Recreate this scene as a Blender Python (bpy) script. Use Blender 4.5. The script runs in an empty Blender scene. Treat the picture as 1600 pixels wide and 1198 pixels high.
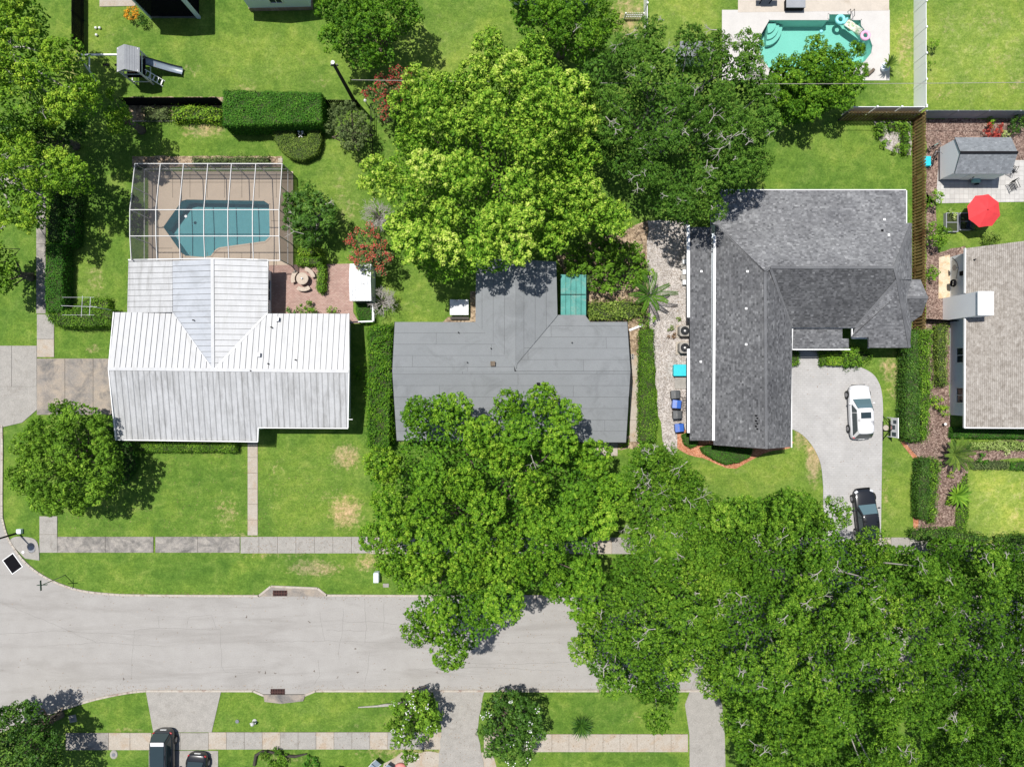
import bpy, bmesh, math, random
import numpy as np
from mathutils import Vector, Matrix
from mathutils.geometry import tessellate_polygon

random.seed(7); rng = np.random.default_rng(7)
SC = bpy.context.scene
COL = SC.collection
H = 60.0          # camera height in metres
S = 18.0          # photo pixels per metre on the ground

# ---------------------------------------------------------------- camera, world, sun, exposure
cam_d = bpy.data.cameras.new('camera'); cam = bpy.data.objects.new('camera', cam_d); COL.objects.link(cam)
cam.location = (0, 0, H); cam.rotation_euler = (0, 0, 0)
cam_d.sensor_width = 36; cam_d.lens = 36 * (H * S) / 1600.0
cam_d.clip_start = 0.5; cam_d.clip_end = 3000
SC.camera = cam
world = bpy.data.worlds.new('World'); SC.world = world; world.use_nodes = True
wn = world.node_tree; wn.nodes.clear()
sky = wn.nodes.new('ShaderNodeTexSky'); sky.sky_type = 'NISHITA'; sky.sun_disc = False
SUN_D = Vector((0.68 * 0.33, -0.73 * 0.33, -1.0)).normalized()
sky.sun_elevation = math.asin(-SUN_D.z); sky.sun_rotation = math.atan2(-SUN_D.x, -SUN_D.y)
bg = wn.nodes.new('ShaderNodeBackground'); bg.inputs[1].default_value = 0.085
wo = wn.nodes.new('ShaderNodeOutputWorld')
wn.links.new(sky.outputs[0], bg.inputs[0]); wn.links.new(bg.outputs[0], wo.inputs[0])
sun_d = bpy.data.lights.new('sun', 'SUN'); sun_d.energy = 4.7; sun_d.angle = math.radians(0.6); sun_d.color = (1.0, 0.965, 0.91)
sun = bpy.data.objects.new('sun', sun_d); COL.objects.link(sun); sun.location = (-20, 25, 80)
sun.rotation_euler = SUN_D.to_track_quat('-Z', 'Y').to_euler()
SC.view_settings.view_transform = 'Standard'; SC.view_settings.look = 'None'
SC.view_settings.gamma = 1; SC.view_settings.use_curve_mapping = False
SC.view_settings.exposure = 0.25

# ---------------------------------------------------------------- helpers
def W(px, py, z=0.0):
    """the point at height z that the photo shows at pixel (px, py)"""
    k = (1 - z / H) / S
    return Vector(((px - 800) * k, (599 - py) * k, z))
def WP(pts, z=0.0): return [W(x, y, z) for x, y in pts]

OFF = {}
def tag(o, label=None, cat=None, group=None, kind=None):
    if label: o['label'] = label
    if cat: o['category'] = cat
    if group: o['group'] = group
    if kind: o['kind'] = kind
    return o
def thing(name, label, cat, loc=(0, 0, 0), group=None, rz=0.0, local=False):
    """local=True: parts are modelled round the origin; else in world coordinates"""
    o = bpy.data.objects.new(name, None); COL.objects.link(o); o.empty_display_size = 0.3
    o.location = loc; o.rotation_euler = (0, 0, rz)
    OFF[o.name] = Vector((0, 0, 0)) if local else Vector(loc)
    return tag(o, label, cat, group)
def link(name, me, parent=None, loc=None):
    o = bpy.data.objects.new(name, me); COL.objects.link(o)
    if parent is not None: o.parent = parent; OFF[o.name] = OFF.get(parent.name, Vector((0, 0, 0)))
    if loc is not None: o.location = loc
    return o

class MB:
    def __init__(s): s.v = []; s.f = []; s.m = []; s.cur = 0
    def add(s, vs, fs):
        b = len(s.v); s.v += [tuple(v) for v in vs]; s.f += [tuple(i + b for i in f) for f in fs]; s.m += [s.cur] * len(fs); return s
    def box(s, x0, x1, y0, y1, z0, z1):
        return s.add([(x0,y0,z0),(x1,y0,z0),(x1,y1,z0),(x0,y1,z0),(x0,y0,z1),(x1,y0,z1),(x1,y1,z1),(x0,y1,z1)],
                     [(3,2,1,0),(4,5,6,7),(0,1,5,4),(1,2,6,5),(2,3,7,6),(3,0,4,7)])
    def obox(s, c, size, rz=0, ry=0, rx=0):
        M = Matrix.Translation(Vector(c)) @ Matrix.Rotation(rz, 4, 'Z') @ Matrix.Rotation(ry, 4, 'Y') @ Matrix.Rotation(rx, 4, 'X')
        a, b, d = size[0]/2, size[1]/2, size[2]/2
        vs = [M @ Vector(p) for p in [(-a,-b,-d),(a,-b,-d),(a,b,-d),(-a,b,-d),(-a,-b,d),(a,-b,d),(a,b,d),(-a,b,d)]]
        return s.add(vs, [(3,2,1,0),(4,5,6,7),(0,1,5,4),(1,2,6,5),(2,3,7,6),(3,0,4,7)])
    def poly(s, pts, flip=False):
        pts = [Vector(p) for p in pts]
        tr = tessellate_polygon([pts])
        a = sum((pts[i].x*pts[(i+1)%len(pts)].y - pts[(i+1)%len(pts)].x*pts[i].y) for i in range(len(pts)))
        out = []
        for t in tr:
            p, q, r = pts[t[0]], pts[t[1]], pts[t[2]]
            up = ((q-p).cross(r-p)).z
            out.append(t if (up > 0) != flip else (t[2], t[1], t[0]))
        return s.add(pts, out)
    def prism(s, pts, z0, z1):
        """vertical prism over a 2D outline; z1 may be a list of tops"""
        n = len(pts); tops = z1 if hasattr(z1, '__len__') else [z1]*n
        top = [(p[0], p[1], t) for p, t in zip(pts, tops)]; bot = [(p[0], p[1], z0) for p in pts]
        s.poly(top); s.poly(bot, flip=True)
        area = sum(pts[i][0]*pts[(i+1)%n][1] - pts[(i+1)%n][0]*pts[i][1] for i in range(n))
        fs = [(i, (i+1)%n, n+(i+1)%n, n+i) for i in range(n)]
        if area < 0: fs = [f[::-1] for f in fs]
        return s.add(bot + top, fs)
    def slab(s, pts3, th):
        n = len(pts3); bot = [Vector(p) - Vector((0,0,th)) for p in pts3]
        s.poly(pts3); s.poly(bot, flip=True)
        area = sum(pts3[i][0]*pts3[(i+1)%n][1] - pts3[(i+1)%n][0]*pts3[i][1] for i in range(n))
        fs = [(i, (i+1)%n, n+(i+1)%n, n+i) for i in range(n)]
        if area < 0: fs = [f[::-1] for f in fs]
        return s.add(list(bot) + list(pts3), fs)
    def tube(s, pts, rad, n=8, caps=True):
        pts = [Vector(p) for p in pts]; m = len(pts)
        rad = rad if hasattr(rad, '__len__') else [rad]*m
        vs = []; up = Vector((0.13, 0.31, 0.94)).normalized()
        for i, p in enumerate(pts):
            d = (pts[min(i+1, m-1)] - pts[max(i-1, 0)]).normalized()
            a = d.cross(up)
            if a.length < 0.2: a = d.cross(Vector((1, 0, 0)))
            a.normalize(); b = d.cross(a)
            for k in range(n):
                t = 2*math.pi*k/n; vs.append(p + (a*math.cos(t) + b*math.sin(t))*rad[i])
        fs = [(i*n+k, i*n+(k+1)%n, (i+1)*n+(k+1)%n, (i+1)*n+k) for i in range(m-1) for k in range(n)]
        if caps: fs += [tuple(range(n))[::-1], tuple(range((m-1)*n, m*n))]
        return s.add(vs, fs)
    def cyl(s, c, r, z0, z1, n=16, r2=None):
        return s.lathe(c, [(r, z0), (r if r2 is None else r2, z1)], n)
    def lathe(s, c, prof, n=16, sx=1, sy=1):
        vs = []
        for r, z in prof:
            for k in range(n):
                t = 2*math.pi*k/n; vs.append((c[0]+r*sx*math.cos(t), c[1]+r*sy*math.sin(t), z))
        m = len(prof)
        fs = [(i*n+k, i*n+(k+1)%n, (i+1)*n+(k+1)%n, (i+1)*n+k) for i in range(m-1) for k in range(n)]
        fs += [tuple(range(n))[::-1], tuple(range((m-1)*n, m*n))]
        return s.add(vs, fs)
    def torus(s, c, R, r, n=20, k=8, axis='Z', rz=0):
        vs = []; M = Matrix.Rotation(rz, 3, 'Z')
        for i in range(n):
            a = 2*math.pi*i/n
            for j in range(k):
                b = 2*math.pi*j/k; q = R + r*math.cos(b)
                p = Vector((q*math.cos(a), q*math.sin(a), r*math.sin(b)))
                if axis == 'X': p = Vector((p.z, p.x, p.y))
                if axis == 'Y': p = Vector((p.x, p.z, p.y))
                vs.append(Vector(c) + M @ p)
        return s.add(vs, [(i*k+j, ((i+1)%n)*k+j, ((i+1)%n)*k+(j+1)%k, i*k+(j+1)%k) for i in range(n) for j in range(k)])
    def build(s, name, mats, parent=None, smooth=False, loc=None, bevel=0, keep=False):
        me = bpy.data.meshes.new(name)
        off = Vector((0, 0, 0)) if (parent is None or keep) else OFF.get(parent.name, Vector((0, 0, 0)))
        me.from_pydata([(v[0]-off.x, v[1]-off.y, v[2]-off.z) for v in s.v], [], s.f)
        mats = mats if isinstance(mats, (list, tuple)) else [mats]
        for m in mats: me.materials.append(m)
        if len(mats) > 1: me.polygons.foreach_set('material_index', s.m)
        if smooth: me.polygons.foreach_set('use_smooth', [True]*len(me.polygons))
        me.update()
        o = link(name, me, parent, loc)
        if bevel:
            b = o.modifiers.new('bevel', 'BEVEL'); b.width = bevel; b.segments = 2; b.limit_method = 'ANGLE'
        return o

# ---------------------------------------------------------------- materials
def nt(name):
    m = bpy.data.materials.new(name); m.use_nodes = True; t = m.node_tree
    return m, t, t.nodes['Principled BSDF'], t.nodes, t.links
def noise(N, L, scale, detail=4, rough=0.6, co=None, dist=0):
    n = N.new('ShaderNodeTexNoise'); n.inputs['Scale'].default_value = scale; n.inputs['Detail'].default_value = detail
    n.inputs['Roughness'].default_value = rough; n.inputs['Distortion'].default_value = dist
    if co: L.new(co, n.inputs['Vector'])
    return n.outputs['Fac']
def ramp(N, L, fac, stops):
    r = N.new('ShaderNodeValToRGB'); e = r.color_ramp.elements
    while len(e) < len(stops): e.new(0.5)
    for k, (p, c) in enumerate(stops):
        e[k].position = p; e[k].color = (*c, 1) if len(c) == 3 else c
    L.new(fac, r.inputs[0]); return r.outputs[0]
def mixc(N, L, fac, a, b, mode='MIX'):
    m = N.new('ShaderNodeMix'); m.data_type = 'RGBA'; m.blend_type = mode
    for sk, v in ((m.inputs[0], fac), (m.inputs[6], a), (m.inputs[7], b)):
        if hasattr(v, 'is_output'): L.new(v, sk)
        elif isinstance(v, (int, float)): sk.default_value = v
        else: sk.default_value = (*v, 1)
    return m.outputs[2]
def M(name, c1, c2=None, s=2.0, rough=0.8, metal=0.0, bump=0.0, bs=20.0, c3=None, s3=0.6, t3=(0.5, 0.65), spec=0.4, fine=0.12, coat=0, stretch=None):
    """base colour c1 mottled with c2, stains c3 of large size, fine grain"""
    m, t, P, N, L = nt(name)
    g = N.new('ShaderNodeNewGeometry').outputs['Position']
    c2 = c2 or tuple(x*0.85 for x in c1)
    col = ramp(N, L, noise(N, L, s, 5, 0.65, g), [(0.32, c1), (0.68, c2)])
    if c3:
        g3 = g
        if stretch:
            mp = N.new('ShaderNodeMapping'); mp.inputs['Scale'].default_value = (*stretch, 1); L.new(g, mp.inputs['Vector']); g3 = mp.outputs[0]
        f = ramp(N, L, noise(N, L, s3, 6, 0.68, g3, 0.6), [(t3[0], (0, 0, 0)), (t3[1], (1, 1, 1))])
        col = mixc(N, L, f, col, c3)
    if fine:
        f = ramp(N, L, noise(N, L, 14, 3, 0.7, g), [(0.3, (1-fine*2,)*3), (0.7, (1+fine,)*3)])
        col = mixc(N, L, 1.0, col, f, 'MULTIPLY')
    L.new(col, P.inputs['Base Color'])
    P.inputs['Roughness'].default_value = rough; P.inputs['Metallic'].default_value = metal
    P.inputs['Specular IOR Level'].default_value = spec; P.inputs['Coat Weight'].default_value = coat
    if bump:
        b = N.new('ShaderNodeBump'); b.inputs['Strength'].default_value = bump; b.inputs['Distance'].default_value = 0.05
        L.new(noise(N, L, bs, 4, 0.7, g), b.inputs['Height']); L.new(b.outputs[0], P.inputs['Normal'])
    return m

def leaf_mat(name, stops, trans=0.3, rough=0.6, spec=0.12):
    m, t, P, N, L = nt(name)
    a = N.new('ShaderNodeAttribute'); a.attribute_name = 'tone'
    c = ramp(N, L, a.outputs['Fac'], stops)
    L.new(c, P.inputs['Base Color']); P.inputs['Roughness'].default_value = rough
    P.inputs['Specular IOR Level'].default_value = spec
    tr = N.new('ShaderNodeBsdfTranslucent')
    tc = mixc(N, L, 1.0, c, (1.15, 1.25, 0.5), 'MULTIPLY'); L.new(tc, tr.inputs['Color'])
    mx = N.new('ShaderNodeMixShader'); mx.inputs[0].default_value = trans*0.5
    L.new(P.outputs[0], mx.inputs[1]); L.new(tr.outputs[0], mx.inputs[2])
    L.new(mx.outputs[0], t.nodes['Material Output'].inputs['Surface'])
    return m
def tone_mat(name, stops, rough=0.85, stain=None, s3=0.5, t3=(0.5, 0.7), bump=0.3, spec=0.3):
    """pieces of one kind coloured one by one through the face attribute 'tone'"""
    m, t, P, N, L = nt(name)
    g = N.new('ShaderNodeNewGeometry').outputs['Position']
    a = N.new('ShaderNodeAttribute'); a.attribute_name = 'tone'
    c = ramp(N, L, a.outputs['Fac'], stops)
    if stain:
        f = ramp(N, L, noise(N, L, s3, 6, 0.7, g, 0.8), [(t3[0], (0, 0, 0)), (t3[1], (1, 1, 1))])
        c = mixc(N, L, f, c, stain, 'MULTIPLY')
    f = ramp(N, L, noise(N, L, 18, 3, 0.7, g), [(0.3, (0.75,)*3), (0.7, (1.15,)*3)])
    c = mixc(N, L, 1.0, c, f, 'MULTIPLY')
    L.new(c, P.inputs['Base Color']); P.inputs['Roughness'].default_value = rough
    P.inputs['Specular IOR Level'].default_value = spec
    if bump:
        b = N.new('ShaderNodeBump'); b.inputs['Strength'].default_value = bump; b.inputs['Distance'].default_value = 0.02
        L.new(noise(N, L, 30, 3, 0.7, g), b.inputs['Height']); L.new(b.outputs[0], P.inputs['Normal'])
    return m

def grass_mat():
    m, t, P, N, L = nt('lawn_grass')
    g = N.new('ShaderNodeNewGeometry').outputs['Position']
    a = N.new('ShaderNodeAttribute'); a.attribute_name = 'dry'
    b = N.new('ShaderNodeAttribute'); b.attribute_name = 'pale'
    base = ramp(N, L, noise(N, L, 0.8, 9, 0.76, g, 0.5), [(0.3, (0.062, 0.134, 0.014)), (0.5, (0.108, 0.196, 0.024)), (0.70, (0.185, 0.258, 0.048)), (0.84, (0.32, 0.32, 0.11))])
    pale = ramp(N, L, noise(N, L, 1.3, 8, 0.75, g, 0.6), [(0.3, (0.17, 0.26, 0.030)), (0.52, (0.29, 0.36, 0.065)), (0.72, (0.46, 0.44, 0.17))])
    c = mixc(N, L, b.outputs['Fac'], base, pale)
    # dry ground shows where the attribute plus noise passes a threshold
    ad = N.new('ShaderNodeMath'); ad.operation = 'ADD'
    L.new(noise(N, L, 2.2, 8, 0.75, g, 0.5), ad.inputs[0]); L.new(a.outputs['Fac'], ad.inputs[1])
    f = ramp(N, L, ad.outputs[0], [(0.70, (0, 0, 0)), (0.95, (1, 1, 1))])
    dry = ramp(N, L, noise(N, L, 5, 6, 0.75, g), [(0.35, (0.30, 0.25, 0.11)), (0.65, (0.44, 0.34, 0.19))])
    c = mixc(N, L, f, c, dry)
    fn = ramp(N, L, noise(N, L, 6, 8, 0.95, g, 0.2), [(0.38, (0.50, 0.56, 0.45)), (0.62, (1.42, 1.36, 1.4))])
    c = mixc(N, L, 1.0, c, ramp(N, L, noise(N, L, 2.2, 5, 0.8, g, 0.2), [(0.38, (0.84, 0.88, 0.8)), (0.62, (1.16, 1.12, 1.2))]), 'MULTIPLY')
    c = mixc(N, L, 1.0, c, fn, 'MULTIPLY')
    big = ramp(N, L, noise(N, L, 0.22, 5, 0.6, g, 0.8), [(0.36, (0.76, 0.84, 0.85)), (0.5, (0.97, 0.98, 1)), (0.64, (1.20, 1.10, 1.1))])
    c = mixc(N, L, 1.0, c, big, 'MULTIPLY')
    st = N.new('ShaderNodeMapping'); st.inputs['Scale'].default_value = (0.35, 2.4, 1); L.new(g, st.inputs['Vector'])
    ws = ramp(N, L, noise(N, L, 1.0, 6, 0.7, st.outputs[0], 0.2), [(0.35, (0.92, 0.93, 0.92)), (0.65, (1.08, 1.07, 1.08))])
    c = mixc(N, L, 1.0, c, ws, 'MULTIPLY')
    L.new(c, P.inputs['Base Color']); P.inputs['Roughness'].default_value = 0.85; P.inputs['Specular IOR Level'].default_value = 0.2
    bp = N.new('ShaderNodeBump'); bp.inputs['Strength'].default_value = 0.9; bp.inputs['Distance'].default_value = 0.06
    L.new(noise(N, L, 16, 5, 0.8, g), bp.inputs['Height']); L.new(bp.outputs[0], P.inputs['Normal'])
    return m

def glass_mat(name, c=(0.03, 0.045, 0.05), rough=0.06):
    m, t, P, N, L = nt(name)
    P.inputs['Base Color'].default_value = (*c, 1); P.inputs['Roughness'].default_value = rough; P.inputs['Specular IOR Level'].default_value = 0.8
    return m
def screen_mat(name, alpha, c=(0.02, 0.02, 0.022)):
    m, t, P, N, L = nt(name)
    d = N.new('ShaderNodeBsdfDiffuse'); d.inputs[0].default_value = (*c, 1)
    tr = N.new('ShaderNodeBsdfTransparent'); mx = N.new('ShaderNodeMixShader'); mx.inputs[0].default_value = alpha
    L.new(tr.outputs[0], mx.inputs[1]); L.new(d.outputs[0], mx.inputs[2]); L.new(mx.outputs[0], t.nodes['Material Output'].inputs['Surface'])
    return m
def water_mat(name, tint):
    m, t, P, N, L = nt(name)
    g = N.new('ShaderNodeNewGeometry').outputs['Position']
    tr = N.new('ShaderNodeBsdfTransparent'); tr.inputs[0].default_value = (*tint, 1)
    gl = N.new('ShaderNodeBsdfGlossy'); gl.inputs['Roughness'].default_value = 0.0
    b = N.new('ShaderNodeBump'); b.inputs['Strength'].default_value = 0.06; b.inputs['Distance'].default_value = 0.03
    L.new(noise(N, L, 3.0, 4, 0.6, g), b.inputs['Height']); L.new(b.outputs[0], gl.inputs['Normal'])
    fr = N.new('ShaderNodeFresnel'); fr.inputs[0].default_value = 1.33; L.new(b.outputs[0], fr.inputs['Normal'])
    mx = N.new('ShaderNodeMixShader'); L.new(fr.outputs[0], mx.inputs[0]); L.new(tr.outputs[0], mx.inputs[1]); L.new(gl.outputs[0], mx.inputs[2])
    L.new(mx.outputs[0], t.nodes['Material Output'].inputs['Surface'])
    return m
def paver_mat(name, c1, c2, mortar, sx, sy, off=0.5, ms=0.012):
    m, t, P, N, L = nt(name)
    g = N.new('ShaderNodeNewGeometry').outputs['Position']
    b = N.new('ShaderNodeTexBrick'); b.inputs['Scale'].default_value = 1; b.inputs['Brick Width'].default_value = sx; b.inputs['Row Height'].default_value = sy
    b.inputs['Mortar Size'].default_value = ms; b.offset = off; b.inputs['Bias'].default_value = 0.0
    b.inputs['Color1'].default_value = (*c1, 1); b.inputs['Color2'].default_value = (*c2, 1); b.inputs['Mortar'].default_value = (*mortar, 1)
    L.new(g, b.inputs['Vector'])
    f = ramp(N, L, noise(N, L, 0.8, 7, 0.7, g), [(0.3, (0.86,)*3), (0.7, (1.08,)*3)])
    c = mixc(N, L, 1.0, b.outputs['Color'], f, 'MULTIPLY')
    L.new(c, P.inputs['Base Color']); P.inputs['Roughness'].default_value = 0.85
    bp = N.new('ShaderNodeBump'); bp.inputs['Strength'].default_value = 0.6; bp.inputs['Distance'].default_value = 0.01; bp.invert = True
    L.new(b.outputs['Fac'], bp.inputs['Height']); L.new(bp.outputs[0], P.inputs['Normal'])
    return m

def chips_mat(name, stops, scale=9, rough=0.95):
    m, t, P, N, L = nt(name)
    g = N.new('ShaderNodeNewGeometry').outputs['Position']
    v = N.new('ShaderNodeTexVoronoi'); v.inputs['Scale'].default_value = scale; L.new(g, v.inputs['Vector'])
    sp = N.new('ShaderNodeSeparateColor'); L.new(v.outputs['Color'], sp.inputs[0])
    c = ramp(N, L, sp.outputs[0], stops)
    f = ramp(N, L, noise(N, L, 1.1, 6, 0.7, g), [(0.3, (0.7,)*3), (0.7, (1.2,)*3)])
    c = mixc(N, L, 1.0, c, f, 'MULTIPLY')
    L.new(c, P.inputs['Base Color']); P.inputs['Roughness'].default_value = rough
    bp = N.new('ShaderNodeBump'); bp.inputs['Strength'].default_value = 1.0; bp.inputs['Distance'].default_value = 0.04
    L.new(sp.outputs[1], bp.inputs['Height']); L.new(bp.outputs[0], P.inputs['Normal'])
    return m

MG = grass_mat()
M_road = M('road_surface', (0.310, 0.295, 0.276), (0.345, 0.330, 0.310), 0.7, 0.9, c3=(0.262, 0.247, 0.228), s3=0.5, t3=(0.48, 0.72), bump=0.3, bs=60, fine=0.07, stretch=(0.22, 1.3))
M_crack = M('crack_tar', (0.25, 0.238, 0.222), rough=0.9)
M_conc = M('concrete', (0.285, 0.27, 0.245), (0.345, 0.325, 0.295), 1.4, 0.9, c3=(0.20, 0.18, 0.155), s3=0.9, t3=(0.55, 0.8), bump=0.2)
M_conc_tan = M('concrete_tan', (0.37, 0.32, 0.26), (0.41, 0.37, 0.315), 1.4, 0.9, c3=(0.36, 0.26, 0.17), s3=0.8, t3=(0.5, 0.75), bump=0.2)
M_conc_dark = M('concrete_mildewed', (0.22, 0.205, 0.19), (0.36, 0.33, 0.29), 2.0, 0.95, c3=(0.13, 0.125, 0.115), s3=0.9, t3=(0.45, 0.65), bump=0.3)
M_conc_stain = M('concrete_stained', (0.36, 0.30, 0.235), (0.22, 0.205, 0.19), 0.8, 0.95, c3=(0.13, 0.125, 0.12), s3=0.6, t3=(0.48, 0.66), bump=0.3)
M_kerb = M('kerb_concrete', (0.46, 0.42, 0.36), (0.38, 0.33, 0.28), 2.5, 0.9, c3=(0.25, 0.17, 0.14), s3=1.2, t3=(0.55, 0.7))
M_joint = M('joint_dirt', (0.17, 0.14, 0.10), rough=1)
M_white = M('white_paint', (0.80, 0.80, 0.79), (0.76, 0.76, 0.75), 1.5, 0.5, fine=0.03)
M_wall = M('pale_wall_paint', (0.70, 0.76, 0.82), (0.67, 0.73, 0.79), 0.6, 0.8, fine=0.03)
M_wallw = M('white_wall', (0.86, 0.87, 0.88), (0.83, 0.84, 0.86), 0.6, 0.8, fine=0.03)
M_dark = M('dark_metal', (0.014, 0.014, 0.016), rough=0.8, spec=0.06)
M_black = M('black_plastic', (0.008, 0.008, 0.010), rough=0.8, spec=0.05)
M_grey = M('grey_metal', (0.30, 0.31, 0.33), rough=0.4, metal=0.6)
M_rust = M('rusted_iron', (0.10, 0.035, 0.025), (0.05, 0.03, 0.028), 8, 0.8)
M_metal = M('standing_seam_metal', (0.50, 0.505, 0.51), (0.45, 0.455, 0.465), 1.2, 0.5, metal=0.0, c3=(0.37, 0.37, 0.36), s3=1.2, t3=(0.46, 0.8), stretch=(1.6, 0.25), fine=0.03, spec=0.3)
M_metal_d = M('weathered_seam_metal', (0.44, 0.445, 0.45), (0.37, 0.375, 0.38), 1.6, 0.5, c3=(0.23, 0.23, 0.225), s3=1.0, t3=(0.46, 0.74), stretch=(2.2, 0.3), fine=0.05, spec=0.5)
M_metal_b = M('shaded_seam_metal', (0.41, 0.43, 0.46), (0.36, 0.38, 0.41), 1.0, 0.42, c3=(0.25, 0.26, 0.27), s3=0.6, t3=(0.5, 0.8), fine=0.03, spec=0.5)
M_seam = M('seam_grime', (0.13, 0.13, 0.13), (0.24, 0.24, 0.24), 3, 0.8)
M_roll = M('rolled_roofing', (0.185, 0.196, 0.203), (0.207, 0.218, 0.226), 0.5, 0.85, c3=(0.162, 0.171, 0.176), s3=0.5, fine=0.05, bump=0.15, bs=60)
M_roll2 = M('rolled_roofing_worn', (0.188, 0.199, 0.206), (0.210, 0.221, 0.229), 0.6, 0.85, c3=(0.165, 0.174, 0.18), s3=0.5, fine=0.05, bump=0.15, bs=60)
M_lap = M('roofing_lap', (0.125, 0.13, 0.135), rough=0.9)
M_teal = M('teal_panel', (0.035, 0.22, 0.19), (0.07, 0.30, 0.26), 1.5, 0.6, c3=(0.15, 0.30, 0.25), s3=0.9)
M_deck = M('tan_pool_deck', (0.47, 0.38, 0.29), (0.42, 0.34, 0.26), 1.0, 0.8, fine=0.04)
M_deckw = M('white_pool_deck', (0.53, 0.51, 0.485), (0.49, 0.47, 0.445), 0.8, 0.75, fine=0.04)
M_deckt = M('tan_patio_concrete', (0.52, 0.46, 0.39), (0.45, 0.40, 0.34), 0.8, 0.8, c3=(0.35, 0.29, 0.22), s3=0.5, t3=(0.6, 0.8), fine=0.05)
M_basin = M('pool_plaster_blue', (0.30, 0.50, 0.54), (0.25, 0.45, 0.50), 0.7, 0.7, fine=0.05)
M_basing = M('pool_plaster_green', (0.44, 0.60, 0.56), (0.40, 0.56, 0.52), 0.7, 0.7, fine=0.04)
M_water = water_mat('pool_water', (0.56, 0.74, 0.74))
M_waterg = water_mat('pool_water_green', (0.60, 0.88, 0.83))
M_screen = screen_mat('insect_screen', 0.22, (0.10, 0.10, 0.11))
M_screenw = screen_mat('insect_screen_wall', 0.62, (0.05, 0.05, 0.055))
M_screend = screen_mat('dark_insect_screen', 0.93, (0.012, 0.012, 0.015))
M_alu = M('white_aluminium', (0.60, 0.59, 0.58), rough=0.45, fine=0)
M_brickp = paver_mat('rosy_brick_paving', (0.33, 0.20, 0.165), (0.41, 0.275, 0.23), (0.25, 0.18, 0.15), 0.24, 0.12)
M_paver = paver_mat('light_grey_pavers', (0.375, 0.365, 0.355), (0.40, 0.39, 0.38), (0.335, 0.325, 0.315), 0.36, 0.2)
M_paverw = paver_mat('whitish_pavers', (0.42, 0.405, 0.385), (0.50, 0.485, 0.46), (0.33, 0.315, 0.295), 0.4, 0.4, 0.0)
M_mulch = chips_mat('bark_mulch', [(0.1, (0.10, 0.06, 0.045)), (0.45, (0.19, 0.125, 0.10)), (0.75, (0.27, 0.185, 0.15)), (1.0, (0.36, 0.27, 0.22))], 11)
M_mulchr = chips_mat('red_mulch', [(0.1, (0.36, 0.13, 0.06)), (0.5, (0.46, 0.20, 0.11)), (1.0, (0.54, 0.28, 0.17))], 12)
M_gravel = chips_mat('gravel', [(0.1, (0.28, 0.245, 0.215)), (0.5, (0.42, 0.38, 0.345)), (1.0, (0.54, 0.50, 0.47))], 12)
M_dirt = chips_mat('leafy_dirt', [(0.1, (0.16, 0.11, 0.07)), (0.5, (0.30, 0.22, 0.14)), (1.0, (0.42, 0.32, 0.22))], 7)
M_stone = M('tan_stone', (0.56, 0.45, 0.31), (0.64, 0.54, 0.40), 2.0, 0.85, c3=(0.48, 0.33, 0.18), s3=1.3)
M_wood = M('weathered_board', (0.24, 0.15, 0.05), (0.34, 0.245, 0.10), 2.0, 0.85, c3=(0.17, 0.085, 0.03), s3=0.5, t3=(0.5, 0.6), fine=0.15)
M_wood_d = M('dark_board', (0.055, 0.05, 0.045), (0.09, 0.08, 0.07), 2.0, 0.9, fine=0.15)
M_vinyl = M('white_vinyl', (0.85, 0.85, 0.87), (0.83, 0.83, 0.85), 1.0, 0.4, fine=0.01)
M_vinylg = M('grey_fence_board', (0.30, 0.31, 0.33), (0.25, 0.26, 0.28), 1.0, 0.7, fine=0.08)
M_bark = M('bark_brown', (0.12, 0.09, 0.065), (0.19, 0.155, 0.12), 5, 0.95, bump=0.6, bs=15)
M_barkg = M('bark_grey', (0.30, 0.28, 0.25), (0.44, 0.41, 0.37), 5, 0.95, bump=0.5, bs=15)
M_polewood = M('pole_wood', (0.035, 0.03, 0.027), (0.06, 0.05, 0.04), 4, 0.9)
M_teakc = M('cast_stone', (0.50, 0.42, 0.34), (0.42, 0.35, 0.28), 3, 0.85)
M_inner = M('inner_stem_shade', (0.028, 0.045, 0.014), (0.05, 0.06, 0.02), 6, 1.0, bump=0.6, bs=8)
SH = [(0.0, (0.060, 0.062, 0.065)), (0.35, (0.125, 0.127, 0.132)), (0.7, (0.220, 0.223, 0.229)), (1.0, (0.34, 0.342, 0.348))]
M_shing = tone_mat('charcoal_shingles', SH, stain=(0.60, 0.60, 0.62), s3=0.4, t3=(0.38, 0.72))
M_shing2 = tone_mat('shed_shingles', [(0.0, (0.13, 0.14, 0.15)), (0.5, (0.20, 0.215, 0.23)), (1.0, (0.29, 0.305, 0.32))])
M_shing3 = tone_mat('beige_shingles', [(0.0, (0.25, 0.225, 0.195)), (0.5, (0.355, 0.325, 0.29)), (1.0, (0.46, 0.43, 0.39))], stain=(0.72, 0.70, 0.68), s3=2.2, t3=(0.42, 0.62))
M_under = M('roof_underlay', (0.04, 0.04, 0.045), rough=0.95)

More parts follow.
